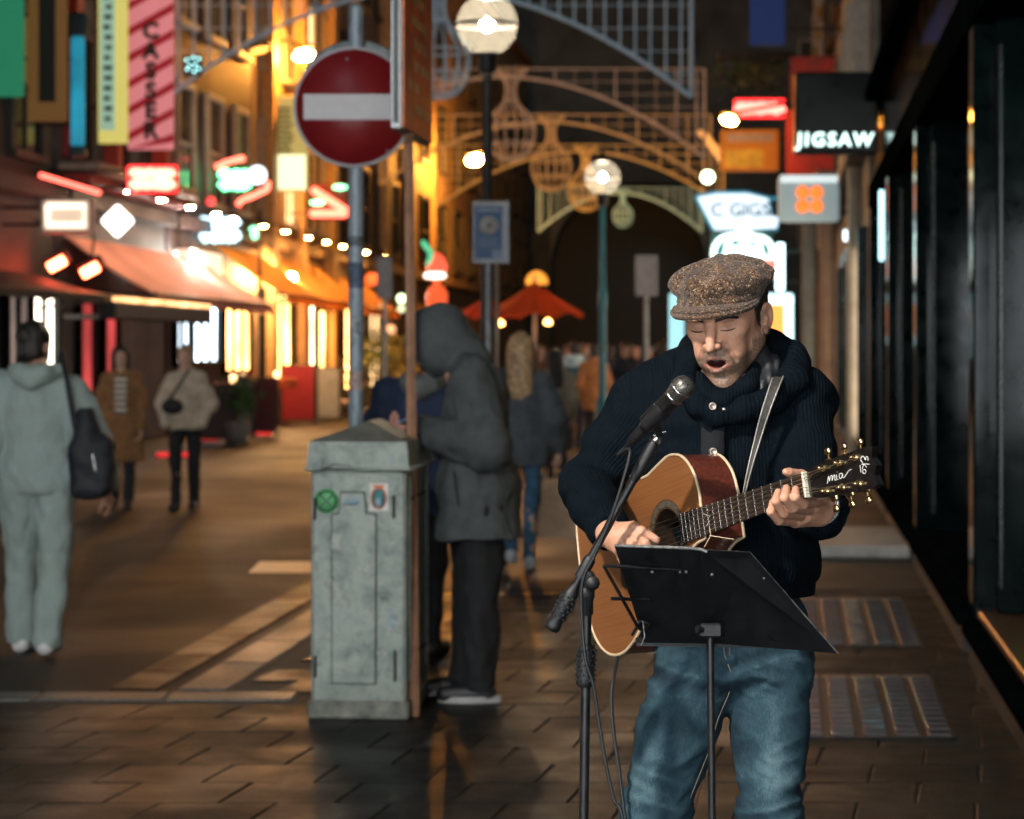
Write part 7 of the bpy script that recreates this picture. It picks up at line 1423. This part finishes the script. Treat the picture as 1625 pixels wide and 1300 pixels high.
# ------------------------------------------------------------------ guitar, microphone, stands, cables
def build_guitar():
    S = W(1060, 848, 4.40); a = Vector((.441, -.862, .246)).normalized()
    u = (Vector((0, 0, 1)) - a * a.z).normalized(); n = a.cross(u).normalized()
    G = thing('acoustic_guitar', 'orange acoustic guitar with dark headstock held by the singer', 'guitar', S)
    # local frame of all parts: x along the neck, y across (towards bass side), z out of the top
    ML = frame_mtx(a, u, n)
    G.rotation_euler = ML.to_euler()
    up = [(.132, .032), (.131, .060), (.120, .100), (.088, .135), (.042, .147), (-.012, .136), (-.060, .125), (-.110, .137), (-.170, .176), (-.232, .200), (-.292, .193), (-.336, .155), (-.358, .090), (-.365, .0)]
    lo = [(-.358, -.090), (-.336, -.155), (-.292, -.193), (-.232, -.200), (-.170, -.176), (-.110, -.137), (-.060, -.125), (-.014, -.134), (.020, -.140), (.052, -.132), (.066, -.108), (.058, -.080), (.070, -.050), (.100, -.036), (.132, -.032)]
    out = [tuple(p) for p in catmull(up + lo, 4)]
    T = .004
    # top with sound hole: ring grid between hole and outline
    def poly_top(z, hole):
        b = MB(); m = len(out); cen = (0.0, 0.0)
        inner = [(hole * math.cos(t), hole * math.sin(t)) for t in [math.atan2(p[1], p[0]) for p in out]]
        A = [Vector((p[0], p[1], z)) for p in out]; B = [Vector((p[0], p[1], z)) for p in inner]
        A.append(A[0]); B.append(B[0]); b.quadstrip(A, B, False); return b
    top = poly_top(0, .050).build('soundboard', M('cedar_top'), G)
    b = MB(); m = len(out); b.add([(p[0], p[1], -.088) for p in out], [tuple(range(m))]); b.build('back', M('mahogany'), G)
    b = MB(); A = [Vector((p[0], p[1], -.001)) for p in out] + [Vector((out[0][0], out[0][1], -.001))]; B = [Vector((p[0], p[1], -.087)) for p in A]
    b.quadstrip(A, B, False); b.build('side', M('mahogany'), G)
    for z_ in (-.0005, -.0875):
        b = MB(); b.tube([Vector((p[0], p[1], z_)) for p in out] + [Vector((out[0][0], out[0][1], z_))], .0032, 6); b.build('binding', M('binding'), G)
    b = MB(); b.lathe([(.050, .0005), (.050, -.05)], (0, 0, 0), 40); b.build('soundhole_rim', M('rosewood'), G)
    for (r0, r1, mk) in ((.0515, .0535, 'rosewood'), (.0535, .0655, None), (.0655, .0675, 'rosewood')):
        b = MB(); b.lathe([(r0, .0012), (r1, .0012)], (0, 0, 0), 48); b.build('rosette_ring', M(mk) if mk else MT.setdefault('rosette', mat('rosette', (0.10, 0.085, 0.06), 0.4, 0, 0.6, 180)), G)
    # neck and fretboard
    SCALE = .65; nut = .49
    def wid(x): return .0215 + (.0285 - .0215) * (nut - x) / .45
    b = MB(); rows = []
    for x in np.linspace(.105, nut + .012, 14):
        w = wid(x); dep = .021 + .02 * max(0, (.16 - x) / .055) ** 2
        rows.append([Vector((x, w * math.cos(t), .0015 - dep * math.sin(t))) for t in np.linspace(0, math.pi, 11)])
    b.grid(rows); b.build('neck', M('mahogany'), G)
    b = MB(); x0, x1 = .062, nut; b.add([(x0, -wid(x0), .002), (x0, wid(x0), .002), (x1, wid(x1), .002), (x1, -wid(x1), .002), (x0, -wid(x0), .0075), (x0, wid(x0), .0075), (x1, wid(x1), .0075), (x1, -wid(x1), .0075)],
                                        [(0, 1, 2, 3), (7, 6, 5, 4), (0, 4, 5, 1), (1, 5, 6, 2), (2, 6, 7, 3), (3, 7, 4, 0)])
    fb = b.build('fretboard', M('rosewood'), G)
    for k in range(1, 20):
        x = nut - SCALE * (1 - 2 ** (-k / 12))
        if x < x0 + .003: break
        w = wid(x); b = MB(); b.tube([(x, -w, .0078), (x, 0, .0083), (x, w, .0078)], .0013, 6); b.build('fret', M('chrome'), fb)
    b = MB(); b.tube([(.155, -.012, .0079), (.168, -.004, .0079), (.160, .0, .0079), (.173, .004, .0079), (.150, .012, .0079)], .0009, 4); b.build('inlay', M('ivory'), fb)
    b = MB(); b.box((nut + .003, 0, .006), (.006, .046, .012), None, .0012); b.build('nut', M('ivory'), G)
    # headstock
    tilt = Matrix.Translation((nut + .006, 0, .0035)) @ Matrix.Rotation(R(11), 4, 'Y')
    hp = [(x_ * .86, y_ * .92) for x_, y_ in [(0, -.0225), (.018, -.030), (.045, -.0335), (.175, -.0395), (.188, -.036), (.182, -.016), (.192, 0), (.182, .016), (.188, .036), (.175, .0395), (.045, .0335), (.018, .030), (0, .0225)]]
    b = MB(); b.prism(hp, -.015, 0, tilt); hs = b.build('headstock', M('headstock_black'), G)
    for k in range(3):
        for q in (-1, 1):
            x = .043 + k * .039; y = q * (.0205 + k * .0013)
            t = MB()
            t.lathe([(.0065, 0), (.0065, .003), (.0045, .0035), (.0035, .008), (.0028, .011), (.0036, .014), (.0001, .0145)], tilt @ Vector((x, y, .0)), 12, tilt.to_3x3())
            t.tube([tilt @ Vector((x - .002, y, -.018)), tilt @ Vector((x - .002, q * .046, -.018))], .0022, 8)
            t.box(tilt @ Vector((x - .002, q * .030, -.018)), (.016, .016, .008), tilt.to_3x3(), .002)
            t.build('tuning_machine', M('gold'), G)
            kb = MB(); kb.lathe([(.0001, -.0075), (.0048, -.0063), (.0073, -.0024), (.0075, .0016), (.0056, .0055), (.0001, .007)], tilt @ Vector((x - .002, q * .051, -.018)), 14, (tilt.to_3x3() @ Matrix.Rotation(R(90), 3, 'X') @ Matrix.Diagonal((1, .62, 1))))
            kb.build('tuner_knob', M('gold'), G)
    # lettering on the headstock: small handwritten mia along the face, scripted Eko across the end
    def stroke(name, strokes, org, sx, sy, rot, rad):
        bb = MB()
        for st in strokes:
            pts = catmull(st, 4) if len(st) > 2 else st
            bb.tube([tilt @ (Vector(org) + Matrix.Rotation(rot, 3, 'Z') @ Vector((p[0] * sx, p[1] * sy, .0006))) for p in pts], rad, 4)
        bb.build(name, M('white_ink'), hs)
    mia = [[(0, -.1), (.25, .6), (.35, .75), (.3, .1)], [(.3, .1), (.6, .75), (.75, .7), (.68, .1)], [(.68, .1), (1.0, .75), (1.12, .6), (1.05, .1), (1.2, .05)],
           [(1.35, .7), (1.3, .15), (1.45, .05)], [(1.46, 1.0), (1.48, 1.04)], [(2.1, .65), (1.75, .7), (1.65, .25), (1.85, .05), (2.1, .55), (2.1, .1), (2.35, .15), (2.9, .75), (3.3, .85)]]
    stroke('lettering', mia, (.046, -.0065, 0), .0185, .013, 0, .00075)
    eko = [[(.7, 1.5), (.3, 1.6), (.2, 1.2), (.55, .95), (.1, .75), (.05, .2), (.45, .0), (.8, .3)], [(1.2, 1.7), (1.0, .7), (.95, .0)], [(1.5, 1.0), (1.05, .5), (1.55, 0)], [(1.95, .75), (1.7, .55), (1.75, .1), (2.05, .05), (2.2, .45), (2.0, .75)]]
    stroke('lettering', eko, (.132, .021, 0), .0135, .0105, R(-90), .00075)
    stroke('lettering', [[(0, 0), (1, 0)]], (.128, .008, 0), .013, .01, R(-90), .0006)
    # strings, bridge
    bridge = nut - SCALE
    for k in range(6):
        y0 = (-.0175 + .007 * k); y1 = (-.0265 + .0106 * k); q = -1 if k < 3 else 1; kk = (2 - k) if k < 3 else (k - 3); kk = 2 - kk if False else kk
        pk = tilt @ Vector((.050 + (2 - kk) * .046 if False else .043 + kk * .039, q * (.0205 + kk * .0013) * .85, .010))
        b = MB(); b.tube([(bridge, y1, .0105), (nut, y0, .0125)], .00062 if k < 3 else .00085, 5); b.tube([(nut, y0, .0125), pk], .0006, 5); b.build('string', M('string_wire'), G)
    b = MB(); b.box((bridge - .012, 0, .0045), (.034, .15, .009), None, .003); b.build('bridge', M('rosewood'), G)
    b = MB(); b.box((bridge, 0, .0098), (.003, .07, .003)); b.build('saddle', M('ivory'), G)
    b = MB(); b.lathe([(.006, 0), (.007, .004), (.004, .010), (.0075, .018), (.0001, .020)], (-.366, 0, -.05), 12, Matrix.Rotation(R(-90), 3, 'Y')); b.build('strap_button', M('chrome'), G)
    # strap: from the heel over the singer's left shoulder, edged with two bright cords
    inv = (Matrix.Translation(S) @ ML).inverted()
    P = [W(1180, 790, 4.33), W(1190, 745, 4.385), W(1202, 700, 4.402), W(1215, 655, 4.395), W(1230, 612, 4.41), W(1240, 585, 4.50), W(1240, 575, 4.60)]
    P = [Vector(p) for p in catmull(P, 5)]
    hw = lambda t: .002 + .0085 * min(1, t * 1.5)
    m_ = len(P); Lf = [inv @ (p + Vector((-hw(i / m_), 0, -.002))) for i, p in enumerate(P)]; Rt = [inv @ (p + Vector((hw(i / m_), 0, .002))) for i, p in enumerate(P)]
    b = MB(); b.quadstrip(Lf, Rt); b.quadstrip([p + Vector((0, 0, -.002)) for p in Lf], [p + Vector((0, 0, -.002)) for p in Rt])
    st = b.build('strap', mat('strap_brown', (0.05, 0.045, 0.04), 0.6, 0, 0.4, 120, 0.4, 300), G)
    cord = mat('cord_bright', (0.62, 0.58, 0.5), 0.4, 0.3, 0.5, 700)
    for side in (Lf, Rt):
        b = MB(); b.tube([p + Vector((0, 0, .001)) for p in side], .0013, 5); b.build('strap_cord', cord, st)
    b = MB(); b.tube([inv @ W(1118, 868, 4.25), inv @ W(1128, 850, 4.235), inv @ W(1126, 838, 4.235)], .0012, 5); b.tube([inv @ W(1126, 850, 4.235), inv @ W(1165, 856, 4.22)], .001, 5); b.build('tag_cord', MT['binding'], G)
    return G

def build_mic():
    Mh = W(1083, 615, 4.12); tail = W(1022, 679, 4.19); d = (tail - Mh).normalized()
    mic = thing('microphone', 'silver mesh headed vocal microphone pointing at the mouth of the singer', 'microphone', Mh)
    up_ = Vector((0, 1, 0)); x_ = up_.cross(d).normalized(); y_ = d.cross(x_); m3 = frame_mtx(x_, y_, d)
    mic.rotation_euler = m3.to_euler()
    m, nt, b_ = _nt('mic_mesh'); v = coords(nt); ch = N(nt, 'ShaderNodeTexVoronoi'); ch.inputs['Scale'].default_value = 700; L(nt, v, ch.inputs['Vector'])
    r = ramp(nt, ch.outputs['Distance'], [(0.2, (0.50, 0.47, 0.40)), (0.5, (0.05, 0.05, 0.045))]); L(nt, r.outputs[0], b_.inputs['Base Color']); b_.inputs['Metallic'].default_value = 0.75; b_.inputs['Roughness'].default_value = 0.4; bump(nt, b_, ch.outputs['Distance'], -0.8, .002)
    MT['mic_mesh'] = m
    b = MB(); b.lathe([(.0001, -.0215), (.009, -.0205), (.0165, -.0155), (.0200, -.008), (.0215, -.001)], (0, 0, 0), 28); b.lathe([(.0215, .0035), (.0205, .012), (.0175, .022)], (0, 0, 0), 28); b.build('mesh_head', m, mic)
    b = MB(); b.lathe([(.0215, -.001), (.0228, -.0005), (.0228, .003), (.0215, .0035)], (0, 0, 0), 28); b.lathe([(.0176, .022), (.0186, .023), (.0186, .028), (.0178, .029)], (0, 0, 0), 28); b.build('grille_band', M('chrome'), mic)
    Ln = (tail - Mh).length
    b = MB(); b.lathe([(.0178, .029), (.0172, .034), (.0150, .075), (.0125, Ln - .014), (.0118, Ln - .010), (.0118, Ln), (.0001, Ln + .001)], (0, 0, 0), 24); b.build('handle', mat('mic_body', (0.028, 0.027, 0.026), 0.35, 0.6, 0.2, 60), mic)
    b = MB(); b.box((0, -.0155, .052), (.006, .003, .014), None, .001); b.build('switch', M('black_plastic'), mic)
    b = MB(); b.lathe([(.0098, Ln), (.0100, Ln + .02), (.0085, Ln + .034), (.0045, Ln + .05), (.0036, Ln + .062)], (0, 0, 0), 18); b.build('plug', M('black_plastic'), mic)
    plug_end = Mh + d * (Ln + .055)
    # stand ------------------------------------------------------------
    joint = W(934, 922, 4.22); tip = W(1046, 688, 4.20); tailp = W(874, 1000, 4.24); base = Vector((W(920, 1300, 4.22).x - .004, 4.22, 0))
    st = thing('microphone_stand', 'black boom microphone stand with counterweight left of the guitar', 'microphone stand', base)
    loc = lambda p: Vector(p) - base
    p_top = joint + Vector((-.003, 0, -.035))
    b = MB(); b.tube([loc(base + Vector((0, 0, .08))), loc(base.lerp(p_top, .52))], .0125, 14); b.build('lower_tube', M('black_metal'), st)
    b = MB(); b.tube([loc(base.lerp(p_top, .5)), loc(p_top)], .0092, 12); b.build('upper_tube', M('black_metal'), st)
    g0, g1 = W(928, 1090, 4.22), W(931, 1022, 4.22)
    b = MB(); ax_ = (g1 - g0); prof = [(.0125, 0), (.0165, .004), (.0172, .012), (.0172, ax_.length - .012), (.0150, ax_.length - .003), (.010, ax_.length)]
    q_ = ax_.to_track_quat('Z', 'Y').to_matrix(); b.lathe(prof, loc(g0), 20, q_)
    for i in range(7):
        for k in range(12):
            t = 2 * math.pi * (k + .5 * (i % 2)) / 12; p = loc(g0) + q_ @ Vector((.0172 * math.cos(t), .0172 * math.sin(t), .014 + i * .0092)); b.box(p, (.0045, .0045, .0045), q_ @ Matrix.Rotation(t, 3, 'Z'), .001)
    b.build('grip', M('black_plastic'), st)
    b = MB(); b.lathe([(.0125, 0), (.0160, .002), (.0160, .022), (.0130, .026)], loc(base.lerp(p_top, .5)), 16); b.build('collar', M('black_plastic'), st)
    b = MB(); b.lathe([(.0085, -.03), (.0118, -.026), (.0118, .0), (.0145, .003), (.0145, .022), (.010, .026)], loc(p_top), 18); b.box(loc(joint) + Vector((0, .0, .0)), (.024, .030, .036), None, .006); b.build('pivot_block', M('black_plastic'), st)
    b = MB(); b.lathe([(.004, 0), (.004, .018), (.013, .020), (.014, .030), (.012, .034), (.0001, .035)], loc(joint) + Vector((.006, -.012, 0)), 10, Matrix.Rotation(R(90), 3, 'X')); b.build('clamp_knob', M('black_plastic'), st)
    b = MB(); b.tube([loc(tailp.lerp(tip, .16)), loc(tailp.lerp(tip, .94))], .0075, 12); b.build('boom', M('black_metal'), st)
    b = MB(); b.tube([loc(tailp.lerp(tip, .27)), loc(tailp.lerp(tip, .36)), loc(tailp.lerp(tip, .375))], [.0118, .0118, .009], 14); b.build('boom_clamp', M('black_plastic'), st)
    dd = (tip - tailp).normalized(); q2 = dd.to_track_quat('Z', 'Y').to_matrix(); ln = (tip - tailp).length
    b = MB(); b.lathe([(.0001, 0), (.0125, .001), (.0150, .006), (.0150, .012), (.0128, .020), (.0150, .030), (.0150, .070), (.0130, .085), (.0085, .092), (.0085, .10)], loc(tailp), 18, q2)
    for i in range(6):
        for k in range(9):
            t = 2 * math.pi * (k + .5 * (i % 2)) / 9; b.box(loc(tailp) + q2 @ Vector((.0146 * math.cos(t), .0146 * math.sin(t), .030 + i * .0085)), (.005, .005, .005), q2 @ Matrix.Rotation(t, 3, 'Z'), .001)
    b.build('counterweight', M('black_plastic'), st)
    b = MB(); b.tube([loc(tailp.lerp(tip, .76)), loc(tailp.lerp(tip, .80)), loc(tailp.lerp(tip, .93)), loc(tailp.lerp(tip, .955))], [.0078, .0108, .0112, .0088], 14); b.build('boom_end_sleeve', M('black_plastic'), st)
    b = MB(); b.lathe([(.0095, -.004), (.0105, 0), (.0105, .004), (.0095, .008)], loc(tailp.lerp(tip, .965)), 14, q2); b.tube([loc(tip) + Vector((-.012, -.006, -.004)), loc(tip) + Vector((.012, -.004, .004))], .003, 8); b.build('thread_ring', M('chrome'), st)
    ca, cb = Mh + d * .058, Mh + d * .112
    b = MB(); b.tube([loc(ca), loc(ca.lerp(cb, .1)), loc(cb)], [.0165, .0178, .0160], 16); b.tube([loc(ca.lerp(cb, .8)), loc(tip)], [.008, .009], 10); b.box(loc(ca.lerp(cb, .5)) + Vector((-.015, -.005, .008)), (.003, .006, .045), d.to_track_quat('Z', 'Y').to_matrix(), .001); b.build('microphone_clip', M('black_plastic'), st)
    for k in range(3):
        t = R(40 + 120 * k); p = Vector((math.cos(t), math.sin(t), 0)); b = MB(); b.tube([Vector((0, 0, .10)) + p * .012, Vector((0, 0, .055)) + p * .12, Vector((0, 0, .012)) + p * .30], .008, 10); b.build('leg', M('black_metal'), st)
    b = MB(); b.lathe([(.014, .075), (.02, .085), (.02, .115), (.014, .125)], (0, 0, 0), 16); b.build('leg_hub', M('black_plastic'), st)
    # cables ------------------------------------------------------------
    rub = mat('cable_rubber', (0.013, 0.014, 0.016), 0.55, 0, 0.2, 50)
    pts = [plug_end, plug_end + d * .03, W(1000, 715, 4.185), W(985, 775, 4.175), W(966, 830, 4.18), W(944, 880, 4.185), W(924, 925, 4.19), W(924, 990, 4.19), W(930, 1050, 4.185), W(941, 1085, 4.185), W(951, 1150, 4.18), W(962, 1215, 4.17), W(975, 1270, 4.16), W(990, 1305, 4.14)]
    e = pts[-1]; pts += [Vector((e.x + .05, 4.12, .5)), Vector((e.x + .06, 4.10, .2)), Vector((e.x + .0, 4.08, .02)), Vector((e.x - .25, 4.02, .0045)), Vector((e.x - .6, 3.98, .0045)), Vector((e.x - .9, 3.7, .0045))]
    b = MB(); b.tube([Vector(p) for p in catmull(pts, 7)], .0033, 8); b.build('cable', rub, None, label='thin black cable running from the microphone down its boom stand', cat='cable')
    pts = [W(985, 1016, 4.64), W(982, 1032, 4.60), W(974, 1075, 4.52), W(970, 1110, 4.50), W(974, 1165, 4.48), W(982, 1220, 4.46), W(990, 1285, 4.44), W(993, 1330, 4.43)]
    e = pts[-1]; pts += [Vector((e.x, 4.40, .35)), Vector((e.x - .02, 4.38, .05)), Vector((e.x - .12, 4.36, .005)), Vector((e.x - .5, 4.3, .005)), Vector((e.x - .9, 4.1, .005))]
    b = MB(); b.tube([Vector(p) for p in catmull(pts, 7)], .0036, 8); b.build('cable', rub, None, label='black cable hanging from the bottom of the guitar beside the jeans', cat='cable')

def build_music_stand():
    base = Vector((W(1128, 1030, 3.95).x + .012, 3.97, 0)); ms = thing('music_stand', 'black folding music stand with open desk in front of the jeans', 'music stand', base)
    loc = lambda p: Vector(p) - base
    TL, TR, RC, BR, BL = W(975, 866, 3.84), W(1190, 877, 3.86), W(1330, 1037, 3.97), W(1285, 1022, 4.0), W(1022, 1020, 4.0)
    def slab(pts, th):
        nn = (pts[1] - pts[0]).cross(pts[2] - pts[0]).normalized() * th; m = len(pts); b = MB()
        b.add([loc(p) for p in pts] + [loc(p + nn) for p in pts], [tuple(range(m)), tuple(reversed(range(m, 2 * m)))] + [(i, m + i, m + (i + 1) % m, (i + 1) % m) for i in range(m)]); return b
    mid = W(1112, 873, 3.85)
    dk = mat('desk_black', (0.007, 0.0075, 0.009), 0.55, 0.2, 0.3, 30, 0.15, 250)
    slab([TL, mid, W(1135, 1022, 4.0), BL], .003).build('desk_panel', dk, ms)
    slab([mid + Vector((0, -.003, 0)), TR + Vector((0, -.003, 0)), RC, W(1275, 1022, 3.995), W(1130, 1021, 3.998)], .003).build('desk_panel', dk, ms)
    lt = mat('worn_edge', (0.30, 0.30, 0.28), 0.5, 0.5, 0.4, 60)
    b = MB(); b.tube([loc(TL), loc(TL.lerp(TR, .5)), loc(TR)], .0016, 6); b.build('top_edge', lt, ms)
    b = MB(); b.tube([loc(TR), loc(TR.lerp(RC, .35)), loc(RC)], .0014, 6); b.build('side_edge', lt, ms)
    b = MB(); b.tube([loc(W(978, 866, 3.835)), loc(W(1095, 870, 3.84)), loc(W(1112, 872, 3.845)), loc(W(1122, 876, 3.845))], .0028, 6); b.build('top_rod', lt, ms)
    # shelf at the foot of the desk
    b = MB(); A, B_ = W(1010, 1020, 4.0), W(1292, 1024, 4.0)
    b.add([loc(A), loc(B_), loc(B_ + Vector((0, .04, .004))), loc(A + Vector((0, .04, .004))), loc(A + Vector((0, 0, -.006))), loc(B_ + Vector((0, 0, -.006))), loc(B_ + Vector((0, .04, -.002))), loc(A + Vector((0, .04, -.002)))], [(0, 1, 2, 3), (7, 6, 5, 4), (0, 4, 5, 1), (1, 5, 6, 2), (2, 6, 7, 3), (3, 7, 4, 0)])
    b.build('shelf', dk, ms)
    b = MB(); b.tube([loc(W(958, 898, 3.85)), loc(W(985, 946, 3.88)), loc(W(1012, 995, 3.92)), loc(W(1018, 1000, 3.95))], .0032, 6); b.tube([loc(W(958, 898, 3.85)), loc(W(990, 899, 3.86)), loc(W(1080, 905, 3.88))], .003, 6); b.tube([loc(W(970, 950, 3.88)), loc(W(1030, 952, 3.92))], .003, 6); b.build('page_arm', M('black_metal'), ms)
    b = MB(); b.tube([loc(W(1003, 1008, 3.95)), loc(W(1016, 985, 3.93)), loc(W(1030, 990, 3.93)), loc(W(1024, 1000, 3.94))], .003, 6); b.build('arm_clip', M('black_metal'), ms)
    b = MB(); b.tube([loc(W(1020, 985, 3.92)), loc(W(1023, 1010, 3.92)), loc(W(1018, 1024, 3.925))], .0011, 5); b.build('wire_loop', lt, ms)
    for (px_, py) in ((1035, 908), (1079, 908), (1089, 908), (1130, 912), (1212, 917), (1238, 970)):
        t_ = (py - 866) / 156; b = MB(); b.lathe([(.0001, .002), (.0022, .0018), (.0028, 0), (.0028, -.004)], loc(W(px_, py, 3.838 + .155 * t_)), 10, Matrix.Rotation(R(90), 3, 'X')); b.build('rivet', lt, ms)
    tp = W(1127, 1000, 3.96)
    b = MB(); b.tube([loc(base + Vector((0, 0, .25))), loc(base.lerp(tp, .58))], .0095, 12); b.build('lower_tube', M('black_metal'), ms)
    b = MB(); b.tube([loc(base.lerp(tp, .56)), loc(tp)], .0068, 12); b.build('upper_tube', M('black_metal'), ms)
    b = MB(); b.lathe([(.0095, -.012), (.0125, -.010), (.0125, .012), (.010, .014)], loc(base.lerp(tp, .585)), 14); b.tube([loc(base.lerp(tp, .59)), loc(base.lerp(tp, .59)) + Vector((-.022, -.004, 0))], [.004, .006], 8); b.build('clamp', M('black_plastic'), ms)
    b = MB(); b.box(loc(W(1127, 1000, 3.957)), (.042, .02, .026), None, .004); b.tube([loc(W(1116, 1000, 3.95)), loc(W(1106, 998, 3.945))], [.005, .008], 8); b.build('desk_bracket', M('black_plastic'), ms)
    b = MB(); b.tube([loc(base.lerp(tp, .552)), loc(base.lerp(tp, .53)), loc(base.lerp(tp, .50))], [.0097, .0105, .0097], 10); b.build('tape', mat('blue_tape', (0.01, 0.05, 0.16), 0.5), ms)
    for k in range(3):
        t = R(80 + 120 * k); p = Vector((math.cos(t), math.sin(t), 0)); b = MB(); b.tube([Vector((0, 0, .42)) + p * .01, Vector((0, 0, .2)) + p * .15, Vector((0, 0, .008)) + p * .27], .005, 8); b.tube([Vector((0, 0, .26)) + p * .01, Vector((0, 0, .2)) + p * .15], .004, 6); b.build('leg', M('black_metal'), ms)
build_guitar(); build_mic(); build_music_stand()
bpy.context.view_layer.update()
